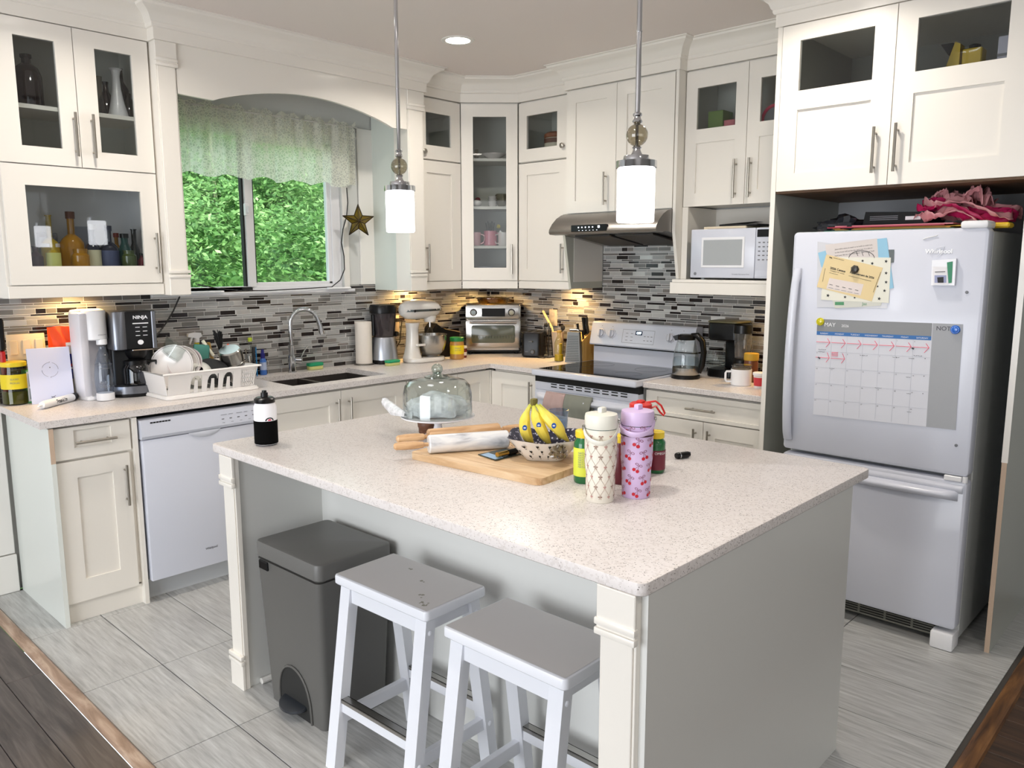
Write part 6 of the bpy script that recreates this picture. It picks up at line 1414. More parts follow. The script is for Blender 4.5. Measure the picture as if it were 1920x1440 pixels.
s1 = stool('white bar stool with worn grey seat next to the grey bin', -2.945, -2.700, -2.675, -2.25, .613, 2)
b = MB(); r_ = random.Random(8)
for (cx, cy, n_) in [(-.085, -.165, 9), (-.055, -.12, 4), (.01, -.05, 2), (.05, .06, 2)]:
    for i in range(n_):
        x = cx+r_.uniform(-.012, .012); y = cy+r_.uniform(-.014, .014); s = r_.uniform(.0025, .0065); b.poly([(x+s*math.cos(a)*r_.uniform(.6, 1.2), y+s*math.sin(a)*r_.uniform(.5, 1.1), .6143+i*.00002) for a in [2*PI*k_/9 for k_ in range(9)]])
obj('worn_patch', b, mat('worn_paint', (150, 148, 136), .7), [c for c in s1.children if c.name.startswith('seat')][0], 0)
stool('white bar stool with clean grey seat at the right island post', -2.955, -2.700, -3.185, -2.765, .613, 1)
# pedal bin
t = thing('pedal_bin', 'dark grey plastic pedal bin between the island end and the first stool', 'bin', (-2.785, -1.945, 0), 1)
BIN = mat('bin_grey', (94, 93, 90), .45); BIN2 = mat('bin_lid_grey', (104, 103, 100), .42); hx, hy = .155, .195; zt = .60
b = MB(); rg = []
for z, k_ in ((0, .86), (.02, .865), (zt-.065, .985)):
    rg.append(b.ring([(x, y, z) for x, y in rrect(-hx*k_, hx*k_, -hy*k_, hy*k_, .022, 4)]))
for i in range(2): b.bridge(rg[i], rg[i+1])
b.cap(rg[0], 0, True); b.cap(rg[2]); bo = obj('body', b, BIN, t)
# front arch: dark opening in a raised surround with the pedal inside
b = MB(); n_ = 18; af = lambda z: -hx*(.86+.125*z/(zt-.065))-.0015
arcp = [(-.098, .0)]+[(-.098*math.cos(PI*i/n_), .03+.150*math.sin(PI*i/n_)**.8) for i in range(n_+1)]+[(.098, .0)]
b.poly([(af(z), y, z) for y, z in arcp]); obj('pedal_opening', b, mat('bin_opening', (34, 34, 33), .7), bo, 0)
b = MB(); b.tube([(af(z)-.002, y, z) for y, z in arcp], .004, 6); obj('opening_rim', b, BIN, bo)
b = MB(); b.M = Matrix.Translation((-hx*.86-.005, 0, .045)) @ Matrix.Rotation(math.radians(-12), 4, 'Y'); b.lathe([(.052, -.006), (.056, 0), (.054, .008), (.048, .010)], 26, sx=.9, sy=1.25); obj('pedal', b, mat('pedal_black', (38, 42, 48), .3), t)
b = MB(); rslab(b, -hx, hx, -hy, hy, zt-.062, zt, .026, .008, n=6); obj('lid', b, BIN2, t)
b = MB(); b.box(-hx-.004, -hx+.010, hy-.085, hy-.03, zt-.098, zt-.066, bev=.003); obj('latch', b, BLACK, t)

# ================================================================== ISLAND OBJECTS
ZI = .9155
def onI(px, py, z=ZI): return at(px, py, 'z', z)
# sports bottle
P = onI(500, 833); t = thing('sports_bottle', 'white and black squeeze bottle alone at the far left of the island', 'bottle', P); h = hgt(P, 732); r_ = wid(P, 43)/2
b = MB(); b.lathe([(r_*.85, 0), (r_*.97, .006), (r_*.97, h*.70), (r_*.80, h*.78), (r_*.80, h*.80)], 34); obj('body', b, mat('bottle_white', (236, 236, 240), .4), t)
b = MB(); b.lathe([(r_*.88, .001), (r_, .008), (r_, h*.45), (r_*.985, h*.46)], 34); obj('sleeve', b, mat('sleeve_black', (6, 6, 6), .9, spec=.1), t)
b = MB(); b.lathe([(r_*.86, h*.78), (r_*.88, h*.79), (r_*.88, h*.85), (r_*.7, h*.88), (r_*.32, h*.89), (r_*.30, h*.96), (r_*.20, h*.97), (r_*.19, h)], 30); obj('cap', b, BLACK, t)
b = MB(); cw = cylwrap(r_*.97, h*.47, -PI/2-.25+.1)
for i in range(12):
    a0 = PI*i/12; a1 = PI*(i+1)/12; b.poly([cw(.016*math.cos(a0), .012*math.sin(a0)), cw(.016*math.cos(a1), .012*math.sin(a1)), cw(.011*math.cos(a1), .008*math.sin(a1)), cw(.011*math.cos(a0), .008*math.sin(a0))])
b.poly([cw(-.007, 0), cw(.007, 0), cw(.004, .006), cw(-.004, .006)], 1); obj('emblem', b, [TXT, mat('emblem_pink', (206, 60, 90), .5)], t)
# cake stand with dome and bagged bread
P = onI(822, 806); t = thing('cake_stand', 'white pedestal cake stand near the back of the island', 'cake stand', P); zp = .075
c = at(821, 782, 'z', ZI+zp); P = Vector((c.x, c.y, ZI)); t.location = P; pr_ = wid(c, 138)/2
b = MB(); b.lathe([(.055, 0), (.058, .004), (.050, .010), (.020, .022), (.014, .045), (.020, zp-.008), (pr_*.8, zp-.004), (pr_, zp+.004), (pr_, zp+.008), (pr_*.93, zp+.004), (.001, zp+.003)], 48, caps=False); obj('stand', b, mat('stand_white', (232, 232, 236), .25, coat=.4), t)
t2 = thing('glass_dome', 'clear glass cake dome with a round knob covering the bagged bread', 'glass dome', (P.x, P.y, ZI+zp+.0085)); rd = wid(c, 130)/2; hd = zat(P, 712)-ZI-zp
b = MB(); b.lathe([(rd, 0), (rd, .004), (rd*.985, hd*.60), (rd*.93, hd*.80), (rd*.80, hd*.92), (rd*.5, hd*.98), (rd*.36, hd)], 56, caps=False); b.lathe([(rd-.003, 0), (rd*.985-.003, hd*.60), (rd*.93-.003, hd*.80), (rd*.80-.002, hd*.92-.003), (rd*.36, hd-.003)], 56, caps=False); obj('dome', b, CLEAR, t2)
hk = zat(P, 686)-ZI-zp; b = MB(); b.lathe([(rd*.37, hd), (rd*.36, hd+.006), (rd*.20, hd+.010), (.014, hd+.016), (.012, hd+.022)], 30); b.sph((0, 0, hk-.021), .0215, 20); obj('knob', b, glassmat('knob_glass', (214, 222, 218), 3.0), t2)
BAG = N('clear_bag'); nz = BAG.n('TexNoise', i_Scale=26.0, i_Detail=4.0); BAG.l(BAG.pos(), nz.inputs['Vector']); tr_ = BAG.n('BsdfTransparent'); mx = BAG.n('MixShader'); BAG.b.inputs['Base Color'].default_value = rgb(236, 238, 242); BAG.rough(.18)
BAG.l(BAG.ramp(nz.outputs['Fac'], [(.3, (.45, .45, .45, 1)), (.7, (.85, .85, .85, 1))]), mx.inputs[0]); BAG.l(tr_.outputs[0], mx.inputs[1]); BAG.l(BAG.b.outputs[0], mx.inputs[2]); BAG.l(mx.outputs[0], BAG.out.inputs[0]); BAG.bump(nz.outputs['Fac'], .5, .01)
t3 = thing('bagged_bread', 'bread wrapped in a clear plastic bag under the glass dome', 'bread', (P.x, P.y, ZI+zp+.009))
b = MB(); b.sph((0, 0, 0), 1, 24)
for v in b.bm.verts: p = v.co.copy(); v.co = Vector((p.x*.085, p.y*.060, (max(p.z, -.5)+.5)*.045))
o = obj('loaf', b, mat('bread_pale', (196, 196, 202), .8), t3, 60); o.rotation_euler = (0, 0, -.75)
def bagged(size, seed, m):
    b = MB(); r = random.Random(seed); b.sph((0, 0, 0), 1, 30); ph = [r.random()*6 for _ in range(6)]
    for v in b.bm.verts:
        p = v.co.normalized(); k_ = 1+.08*math.sin(6*p.x+ph[0]+4*p.y)+.06*math.sin(12*p.y+ph[1]+5*p.z)+.035*math.sin(21*p.z+ph[2]+9*p.x)
        v.co = Vector((p.x*k_*size[0], p.y*k_*size[1], (max(p.z*k_, -.5)+.5)*size[2]))
    return b
o = obj('plastic_bag', bagged((.108, .080, .056), 4, 0), BAG.m, t3, 50); o.rotation_euler = (0, 0, -.75)
e0 = at(762, 778, 'z', ZI+zp+.02); e1 = at(722, 752, 'z', ZI+zp+.035); Lp = [Vector(e)-Vector(t3.location) for e in (e0, e0.lerp(e1, .5), e1)]
b = MB(); b.tube([Lp[0]+Vector((.02, .0, -.004)), Lp[0], Lp[1]+Vector((0, 0, -.012)), Lp[2]+Vector((0, 0, -.004)), Lp[2]+Vector((-.002, .002, .012))], [.014, .012, .020, .016, .006], 9)
for v in b.bm.verts: v.co += Vector((random.uniform(-1, 1), random.uniform(-1, 1), random.uniform(-1, 1)))*.003
obj('bag_tail', b, BAG.m, t3, 25)
# cutting board
A, B, Cc = at(766, 848, 'z', .937), at(1012, 899, 'z', .937), at(1090, 876, 'z', .937)
u_ = (B-A); ang = math.atan2(u_.y, u_.x); L = u_.length; W = .345
ctr = A+u_/2+Vector((-math.sin(ang), math.cos(ang), 0))*W/2
t = thing('cutting_board', 'thick butcher block board under the rolling pins and banana bowl', 'cutting board', (ctr.x, ctr.y, ZI), math.degrees(ang))
nst = 9
for i in range(nst):
    b = MB(); y0 = -W/2+W*i/nst; y1 = -W/2+W*(i+1)/nst
    if i in (0, nst-1):
        P_ = rrect(-L/2, L/2, -W/2, W/2, .028, 6); P_ = [(x, y) for x, y in P_ if (y <= y1+1e-6 if i == 0 else y >= y0-1e-6)]
        if i == 0: P_ = [(L/2, y1), (-L/2, y1)]+[p for p in P_]
        else: P_ = [(L/2, y0)]+P_+[(-L/2, y0)]
        A_ = b.ring([(x, y, .0) for x, y in P_]); B_ = b.ring([(x, y, .0215) for x, y in P_]); b.bridge(A_, B_); b.cap(A_, 0, True); b.cap(B_)
    else: b.box(-L/2, L/2, y0+.0002, y1-.0002, 0, .0215+.0002*(i % 2))
    o = obj('wood_strip', b, MAPLE, t, 0)
ZBD = ZI+.022
# rolling pins
def pin(name, lab, pa, pb, z, rb, mbody, ha, hb_, mh, rh):
    t = thing(name, lab, 'rolling pin', (pa.x, pa.y, z), math.degrees(math.atan2((pb-pa).y, (pb-pa).x))); L = (pb-pa).length
    b = MB(); b.M = Matrix.Rotation(PI/2, 4, 'Y'); b.lathe([(rb*.90, 0), (rb, .004), (rb, L-.004), (rb*.90, L)], 36); obj('roller', b, mbody, t)
    for s, x0, ln in ((-1, 0, ha), (1, L, hb_)):
        b = MB(); b.M = Matrix.Translation((x0, 0, 0)) @ Matrix.Rotation(s*PI/2, 4, 'Y'); b.lathe([(rh*.45, 0), (rh*.5, .014), (rh*.75, .018), (rh*.95, ln*.40), (rh, ln*.7), (rh*.85, ln*.95), (rh*.5, ln)], 22); obj('handle', b, mh, t)
rz_ = .031; zc2 = ZBD+rz_
pa = at(803, 833, 'z', zc2); pb = at(952, 823, 'z', zc2); pin('marble_rolling_pin', 'white marble rolling pin with wooden handles, in front on the board', pa, pb, zc2, rz_, MARBLE, .115, .06, PINW, .014)
rz2 = .026; zc3 = ZBD+rz2; pa = at(803, 815, 'z', zc3+.006); pb = at(935, 803, 'z', zc3+.006); pin('wooden_rolling_pin', 'light wooden rolling pin behind the marble one', pa, pb, zc3, rz2, PINW, .115, .10, PINW, .0155)
P = onI(800, 812); h = hgt(P, 791); t = one('napkin_ring', 'small dark turned wooden ring behind the rolling pins', 'napkin ring', (lambda b: (b.lathe([(.027, 0), (.030, .004), (.031, .022), (.034, .028), (.035, .040), (.033, .044), (.029, .042), (.028, .004)], 34, caps=False), b)[1])(MB()), WALNUT); t.location = (P.x, P.y, ZI)
# packet and brass tube on the board
t = thing('seed_packet', 'glossy dark and blue packet lying on the board in front of the bowl', 'packet', (0, 0, 0)); pk = [at(x, y, 'z', ZBD+.001) for x, y in ((896, 853), (930, 864), (985, 850), (948, 842))]
b = MB(); A_ = b.ring([p+Vector((0, 0, .0005)) for p in pk]); B_ = b.ring([p+Vector((0, 0, .003)) for p in pk]); b.bridge(A_, B_); b.cap(A_, 0, True); b.cap(B_); obj('sleeve', b, mat('packet_dark', (48, 62, 60), .15), t, 0)
b = MB(); q = [pk[0].lerp(pk[1], .15), pk[0].lerp(pk[1], .95), pk[0].lerp(pk[1], .95).lerp(pk[2].lerp(pk[1], .1), .30), pk[0].lerp(pk[1], .15).lerp(pk[3], .30)]; b.poly([p+Vector((0, 0, .0036)) for p in q]); obj('print', b, mat('packet_blue', (150, 184, 216), .2), t, 0)
a0 = at(932, 853, 'z', ZBD+.014); a1 = at(968, 845, 'z', ZBD+.014); t = thing('lighter_tube', 'gold and black tube lying across the dark packet', 'tube', (0, 0, 0)); b = MB(); b.cyl(a0, a0.lerp(a1, .55), .0085, n=18); obj('gold_cap', b, mat('brass', (200, 164, 84), .2, 1), t); b = MB(); b.cyl(a0.lerp(a1, .55), a1, .0095, n=18); obj('barrel', b, BLACK, t)
# banana bowl
cb = at(1022, 858, 'z', ZBD); angb = math.radians(-52); t = thing('fruit_bowl', 'white square bowl with black tulip print and navy inside, holding bananas', 'bowl', (cb.x, cb.y, ZBD), math.degrees(angb))
BW, BH = .120, .068
def sqr(r, z, k_=.35, n=40):
    out = []
    for i in range(n):
        a = 2*PI*i/n; c_, s_ = math.cos(a), math.sin(a); m_ = (abs(c_)**5+abs(s_)**5)**(1/5); out.append((r*1.0*c_/m_, r*.86*s_/m_, z+(.010*abs(math.sin(2*a))**2 if z > BH*.9 else 0)))
    return out
b = MB(); prof2 = [(.055, 0, 0), (.060, .002, 0), (.060+(BW-.062)*.41, .004+(BH-.006)*.41, 0), (BW-.002, BH, 0), (BW, BH+.002, 1), (BW-.004, BH+.001, 1), (.078, .028, 1), (.054, .005, 1)]
rg = [b.ring(sqr(r, z)) for r, z, m in prof2]
for i in range(len(rg)-1): b.bridge(rg[i], rg[i+1], prof2[i+1][2])
b.cap(rg[0], 0, True); b.cap(rg[-1], 1)
NAVY = N('navy_print'); vv = NAVY.n('TexVoronoi', i_Scale=90.0); NAVY.l(NAVY.pos(coord='Object'), vv.inputs['Vector']); NAVY.col(NAVY.ramp(vv.outputs['Distance'], [(0, (200, 200, 210)), (.28, (190, 190, 205)), (.34, (28, 28, 58)), (1, (22, 22, 48))])); NAVY.rough(.3)
bo = obj('bowl_body', b, [mat('melamine_white', (224, 220, 214), .3, coat=.3), NAVY.m], t, 50)
def bowls(a, s, off=.0012):   # point on the outer wall, a around, s up the wall
    z = .004+(BH-.006)*s; r = .060+(BW-.062)*s; c_, s_ = math.cos(a), math.sin(a); m_ = (abs(c_)**5+abs(s_)**5)**(1/5); p = Vector((r*c_/m_, r*.86*s_/m_, z)); n_ = Vector((c_, s_, -.8)).normalized(); return p+n_*off
b = MB()
for k_, (a, s) in enumerate([(a_+ (.11 if j % 2 else 0), s_) for j, s_ in enumerate((.20, .50, .80)) for a_ in [i*2*PI/18 for i in range(18)]]):
    def lp(u, v): return bowls(a+u, s+v)
    b.poly([lp(-.035, .04), lp(0, -.05), lp(.04, .03), lp(.03, .12), lp(0, .08), lp(-.03, .13)]); b.poly([lp(-.004, -.05), lp(.004, -.05), lp(.012, -.13), lp(.004, -.13)]); b.poly([lp(.01, -.10), lp(.05, -.05), lp(.03, -.11)])
obj('tulip_print', b, TXT, bo, 0).__setitem__('kind', 'stuff')
b = MB()
for a in (PI, 0): 
    n_ = 20; b.poly([bowls(a+.30*math.cos(2*PI*i/n_), .74+.11*math.sin(2*PI*i/n_), .0016) for i in range(n_)])
obj('handle_hole', b, MBLACK, bo, 0)
# bananas
BAN = N('banana_skin'); gp = BAN.n('SeparateXYZ'); BAN.l(BAN.n('TexCoord').outputs['Object'], gp.inputs[0]); nz = BAN.n('TexNoise', i_Scale=70.0, i_Detail=3.0)
mr = BAN.n('MapRange'); mr.inputs[1].default_value = -.10; mr.inputs[2].default_value = .02; BAN.l(gp.outputs[2], mr.inputs[0])
cc = BAN.ramp(mr.outputs[0], [(0, (240, 214, 84)), (.45, (236, 214, 84)), (.8, (196, 204, 84)), (1, (132, 158, 60))]); BAN.col(BAN.mix(BAN.ramp(nz.outputs['Fac'], [(.70, (0, 0, 0, 1)), (.76, (.6, .6, .6, 1))]), cc, (120, 84, 30))); BAN.rough(.42)
top = at(1001, 752, 'y', cb.y+.01); top = Vector((cb.x+.015, cb.y+.02, 0)); top.z = zat(top, 752)
q_ = at(1001, 752, 'z', top.z); top = Vector((q_.x, q_.y, top.z))
t = thing('banana_bunch', 'bunch of yellow bananas with blue stickers standing in the tulip bowl', 'bananas', top)
b = MB(); b.lathe([(.004, -.018), (.011, -.012), (.013, 0), (.012, .007), (.006, .009)], 10, sx=1.2, sy=.8); obj('crown', b, mat('banana_crown', (112, 104, 50), .8), t)
ends = [((1002, 838), (984, 800), .0), ((1033, 836), (1010, 795), -.01), ((1066, 828), (1033, 790), -.02), ((1050, 822), (1045, 800), .035)]
for i, (e, mdl, off) in enumerate(ends):
    dpt = top+Vector((off, off, 0)); nrm = Vector((CAM.x-top.x, CAM.y-top.y, 0)).normalized()
    def onplane(px, py, sh):
        d = CR*((px-960)/FPX)+CU*(-(py-720)/FPX)+_f; pt = top+nrm*sh; tt = (pt-CAM).dot(nrm)/d.dot(nrm); return CAM+d*tt-top
    E1 = onplane(e[0], e[1], .015-off); M1 = onplane(mdl[0], mdl[1], .030-off*.8); S = Vector(((i-1.2)*.007, -(i-1.2)*.006, -.012))
    pts = []; 
    for k_ in range(13):
        s = k_/12; ctrl = M1*1.9-(S+E1)*.45; pts.append(S*(1-s)**2+ctrl*2*s*(1-s)*.5*1.0+E1*s*s+ (S+E1)*s*(1-s)*.5*0)
    pts = [S*(1-s)**2+(M1*2-(S+E1)*.5)*2*s*(1-s)+E1*s*s for s in [k_/12 for k_ in range(13)]]
    rr_ = [.0055, .0065, .009, .014, .0175, .0185, .019, .0188, .018, .0165, .0135, .0085, .004]
    b = MB(); b.tube(pts, rr_, 7); o = obj('banana', b, BAN.m, t, 50)
    b = MB(); b.tube([pts[-1], pts[-1]+(pts[-1]-pts[-2]).normalized()*.006], [.0045, .003], 6); obj('tip', b, MBLACK, o)
    if i < 3:
        c_ = pts[6+ (i == 2)]+nrm*.0195; ri = Vector((CR.x, CR.y, 0)); b = MB(); upv = (Vector((0, 0, 1))+nrm*.25).normalized()
        b.poly([c_+(ri*math.cos(a)*.0075+upv*math.sin(a)*.010) for a in [2*PI*j/14 for j in range(14)]]); b.poly([c_+nrm*.0006+(ri*math.cos(a)*.0045+upv*(math.sin(a)*.003)) for a in [2*PI*j/10 for j in range(10)]], 1); obj('sticker', b, [mat('sticker_blue', (40, 90, 180), .4), TXTW], o, 0)
b = crumple('clear_wrap', 'crumpled clear plastic wrap lying in the bowl beside the bananas', 'wrap', (0, 0, 0), (.026, .022, .024), MATS['ball_glass'], 9, rz=0); p_ = at(1048, 848, 'z', ZBD+.045); b.location = (p_.x, p_.y, ZBD+.028)
# glass tumbler
P = onI(1047, 812); P = at(1047, 806, 'z', ZI); h = hgt(P, 768); r_ = wid(P, 38)/2; t = thing('water_glass', 'ribbed clear drinking glass behind the bananas', 'glass', P)
b = MB(); b.lathe([(r_*.82, 0), (r_*.84, .003), (r_, h), (r_*.94, h), (r_*.79, .01), (.001, .008)], 32, caps=False); obj('glass', b, CLEARB, t)
b = MB()
for i in range(7): z_ = h*.12+i*h*.06; b.lathe([(r_*(.85+.14*z_/h), z_), (r_*(.87+.14*z_/h), z_+.002), (r_*(.85+.14*z_/h), z_+.004)], 28, caps=False)
obj('ribs', b, CLEARB, t); b = MB(); b.lathe([(r_*.78, .01), (r_*.88, h*.62), (.001, h*.62)], 28, caps=False); obj('water', b, MATS['water'], t)
# insulated tumblers with handles and print
def tumbler(lab, px, py, top, wpx, mbody, mlid, pivots, loop, prints):
    P = at(px, py, 'z', ZI); h = hgt(P, top); R_ = wid(P, wpx)/2; t = thing('insulated_tumbler', lab, 'tumbler', P)
    prof = [(.84, 0), (.88, .006), (.90, h*.30), (.98, h*.42), (1.0, h*.78)]
    rad = lambda z: R_*np.interp(z, [a[1] for a in prof], [a[0] for a in prof])
    b = MB(); b.lathe([(R_*a, z) for a, z in prof], 48); bo = obj('body', b, mbody, t)
    b = MB(); b.lathe([(R_*1.0, h*.785), (R_*1.02, h*.79), (R_*1.02, h*.90), (R_*.98, h*.93), (R_*.5, h*.945)], 48); b.box(-.012, .012, -.010, .006, h*.93, h, bev=.004, seg=2); obj('lid', b, mlid, t)
    b = MB(); b.lathe([(R_*1.004, h*.779), (R_*1.004, h*.786)], 40, caps=False); obj('seal', b, mat('seal_green', (60, 84, 76), .5), t)
    lft = Vector((-CR.x, -CR.y, 0)).normalized(); fr_ = Vector((CAM.x-P.x, CAM.y-P.y, 0)).normalized()
    (sx0, z0), (sx1, z1), (lx, lz) = pivots[0], pivots[1], loop
    b = MB(); pts = []; n_ = 22; 
    for i in range(n_+1):
        s = i/n_; ang_ = PI*s; side = sx0*(1-s)+sx1*s
        sd = -math.cos(ang_); x_ = (lft*-1)*(R_*1.04*sd)+fr_*(R_*1.10*math.sin(ang_)+ .006*math.sin(ang_)); zz = z0*(1-s)+z1*s; zz = zz-(zz-lz)*math.sin(ang_)**.75 if True else zz
        pts.append(x_+Vector((0, 0, zz)))
    b.tube(pts, [.0066]*(n_+1), 8, flat=(.5, 1.3)); 
    hd = obj('handle', b, mlid, t)
    for sgn, zz in ((-1, z0), (1, z1)):
        b = MB(); c_ = (lft*-1)*(R_*1.03*sgn)+fr_*.004+Vector((0, 0, zz)); b.M = Matrix.Translation(c_) @ Vector((sgn*-lft.x, sgn*-lft.y, 0)).to_track_quat('Z', 'Y').to_matrix().to_4x4(); b.lathe([(.0085, 0), (.0085, .004), (.005, .006)], 16); obj('pivot', b, STEEL, t)
    a0 = math.atan2(fr_.y, fr_.x); prints(t, bo, rad, h, a0); return t
def bow(b, f, x, y, s, m=0):
    for sg in (-1, 1):
        b.poly([f(x, y), f(x+sg*s*.5, y+s*.45), f(x+sg*s, y+s*.25), f(x+sg*s*.9, y-s*.25), f(x+sg*s*.4, y-s*.2)], m)
        b.poly([f(x, y-s*.1), f(x+sg*s*.25, y-s*.2), f(x+sg*s*.6, y-s*1.0), f(x+sg*s*.35, y-s*1.1)], m)
def bows_print(t, bo, rad, h, a0):
    f0 = lambda z0, u0: (lambda x, y: cylwrap(rad, z0, a0+u0/rad(z0), off=.0008)(x, y))
    b = MB(); bl = MB(); cols = 10; dy = h*.108
    for j in range(7):
        for i in range(cols):
            u = (i-cols/2+.5*(j % 2))*.0262; z = h*.07+j*dy
            f = lambda x, y, u=u, z=z: (lambda R: (R*math.cos(a0+(u+x)/.042), R*math.sin(a0+(u+x)/.042), z+y))(rad(z+y)+.0008)
            bow(b, f, 0, 0, .0062 if (i+j) % 2 else .0045, 0 if (i+j) % 2 == 0 else 1)
            if j < 6:
                for sg in (-1, 1):
                    pp = []
                    for k_ in range(5):
                        s = k_/4; x = sg*.0131*(s-.12*math.sin(2*PI*s)); y = dy*s
                        if abs((x+u)) > .14: continue
                        pp.append(f(x, y))
                    if len(pp) > 1: bl.tube(pp, .0005, 4)
    obj('bow_print', b, [mat('print_rose', (188, 120, 116), .6), mat('print_taupe', (150, 120, 106), .6)], bo, 0)['kind'] = 'stuff'
    obj('line_print', bl, mat('print_line', (186, 164, 150), .6), bo, 0)['kind'] = 'stuff'
def cherry_print(t, bo, rad, h, a0):
    b = MB(); RED = mat('print_red', (190, 22, 40), .5); DRK = mat('print_maroon', (120, 24, 50), .5); cols = 6
    for j in range(6):
        for i in range(cols):
            u = (i-cols/2+.5*(j % 2))*.044; z = h*.06+j*h*.135; th = (-.5 if (i+j) % 2 else .35)
            ct, st_ = math.cos(th), math.sin(th)
            f = lambda x, y, u=u, z=z: (lambda X, Y, R: (R(z+Y)*math.cos(a0+(u+X)/.0425), R(z+Y)*math.sin(a0+(u+X)/.0425), z+Y))(x*ct-y*st_, x*st_+y*ct, lambda q: rad(q)+.0008)
            for cx_ in (-.0055, .0055): b.poly([f(cx_+.0050*math.cos(a), -.004+.0050*math.sin(a)) for a in [2*PI*k_/12 for k_ in range(12)]])
            for cx_ in (-.0055, .0055): b.poly([f(cx_*.7, .0), f(cx_*.7+.0008, .0), f(.0008, .013), f(0, .013)], 1)
            for sg in (-1, 1):
                for k_ in range(8):
                    q0, q1 = [(sg*(.006+.005*math.cos(a)), .014+.0035*math.sin(a)) for a in (2*PI*k_/8, 2*PI*(k_+1)/8)]; q2 = (sg*.006+(q1[0]-sg*.006)*.72, .014+(q1[1]-.014)*.72); q3 = (sg*.006+(q0[0]-sg*.006)*.72, .014+(q0[1]-.014)*.72); b.poly([f(*q0), f(*q1), f(*q2), f(*q3)], 1)
    obj('cherry_print', b, [RED, DRK], bo, 0)['kind'] = 'stuff'
    q = MB(); q.lathe([(rad(h*.66)+.0015, h*.672), (rad(h*.66)+.0025, h*.68), (rad(h*.66)+.0015, h*.688)], 40, caps=False); obj('band', q, mat('band_maroon', (60, 14, 30), .5), t)
CRM = mat('tumbler_cream', (232, 226, 212), .4); LIL = mat('tumbler_lilac', (206, 180, 216), .4)
tumbler('cream insulated tumbler with pink bow and ribbon print', 1125, 937, 763, 60, CRM, mat('lid_cream', (232, 230, 218), .35), [(-1, .205), (1, .222)], (0, .172), bows_print)
tumbler('lilac insulated tumbler with red cherry print', 1192, 929, 757, 60, LIL, mat('lid_lilac', (214, 190, 226), .35), [(-1, .205), (1, .222)], (0, .186), cherry_print)
# supplement bottles behind them
GRB = mat('green_bottle_plastic', (16, 100, 50), .25, coat=.4)
P = at(1094, 903, 'z', ZI); jar('vitamin_bottle', 'green bottle with yellow-green label behind the cream tumbler', 'bottle', P, .030, hgt(P, 806), GRB, YLID, .020, mat('label_lime', (216, 224, 70), .5), (.16, .78), neck=.022, shoulder=.84, txt=([('NATURAL', .008, .66-.05*i, 0) for i in range(7)], TXTG, -PI/2-.9))
P = at(1229, 884, 'z', ZI); jar('vitamin_bottle', 'green bottle with maroon label and yellow cap behind the lilac tumbler', 'bottle', P, .029, hgt(P, 808), GRB, YLID, .020, mat('label_maroon', (116, 32, 50), .5), (.10, .66), neck=.021, shoulder=.84, txt=([('OMEGA', .011, .55, 0)], TXTW, -PI/2-.5))
P = at(1163, 905, 'z', ZI); jar('vitamin_bottle', 'dark red bottle with yellow cap between the cream and the lilac tumbler', 'bottle', P, .026, hgt(P, 815), mat('bottle_dark_red', (92, 22, 34), .3), YLID, .020, None, neck=.02)
P = at(1198, 893, 'z', ZI); h = hgt(P, 750); t = thing('red_flask', 'red bottle with a strap handle behind the lilac tumbler', 'bottle', P); RD = mat('flask_red', (206, 44, 40), .35)
b = MB(); b.lathe([(.030, 0), (.032, .005), (.032, h*.74), (.026, h*.82)], 28); obj('body', b, mat('flask_body', (150, 36, 44), .4), t)
b = MB(); rt = Vector((CR.x, CR.y, 0)).normalized(); b.lathe([(.033, h*.82), (.034, h*.84), (.034, h*.95), (.028, h*.97)], 28); b.box(-.012, .012, -.01, .01, h*.96, h, bev=.003); obj('lid', b, RD, t)
b = MB(); b.tube([rt*.02+Vector((0, 0, h*.97)), rt*.045+Vector((0, 0, h*.985)), rt*.062+Vector((0, 0, h*.93)), rt*.074+Vector((0, 0, h*.83)), rt*.070+Vector((0, 0, h*.80)), rt*.060+Vector((0, 0, h*.84)), rt*.046+Vector((0, 0, h*.92)), rt*.034+Vector((0, 0, h*.90))], .0045, 8, flat=(1.3, .7)); obj('strap', b, RD, t)
P = at(1280, 859, 'z', ZI); t = thing('hair_clip', 'small black hair clip lying alone right of the tumblers', 'hair clip', P, -20); b = MB(); b.M = Matrix.Translation((0, 0, .011)) @ Matrix.Rotation(PI/2, 4, 'Y'); b.lathe([(.009, -.028), (.0105, -.024), (.0105, .020), (.008, .028)], 18); obj('barrel', b, BLACK, t)
b = MB(); b.lathe([(.0112, 0), (.0115, .003)], 20, M=Matrix.Translation((-.016, 0, .011)) @ Matrix.Rotation(PI/2, 4, 'Y')); b.tube([(.018, 0, .020), (.034, 0, .016)], .0015, 5); obj('metal_ring', b, CHROME, t)
P = at(985, 832, 'z', ZBD)
# ================================================================== HANGING THINGS AT THE WINDOW
LACE = N('lace'); v = LACE.n('TexVoronoi', i_Scale=1.0); v.feature = 'DISTANCE_TO_EDGE'; LACE.l(LACE.pos((62, 62, 62)), v.inputs['Vector'])
v2 = LACE.n('TexVoronoi', i_Scale=1.0); LACE.l(LACE.pos((24, 24, 24)), v2.inputs['Vector']); n2 = LACE.n('TexNoise', i_Scale=40.0, i_Detail=3.0); LACE.l(LACE.pos(), n2.inputs['Vector'])
f1 = LACE.ramp(v.outputs['Distance'], [(0, (1, 1, 1, 1)), (.06, (1, 1, 1, 1)), (.14, (.62, .62, .62, 1)), (1, (.55, .55, .55, 1))]); f2 = LACE.ramp(v2.outputs['Distance'], [(0, (1, 1, 1, 1)), (.34, (.9, .9, .9, 1)), (.42, (0, 0, 0, 1)), (1, (0, 0, 0, 1))])
fc = LACE.mix(1.0, f1, f2, 'LIGHTEN'); LACE.b.inputs['Base Color'].default_value = rgb(246, 245, 236); LACE.rough(.9)
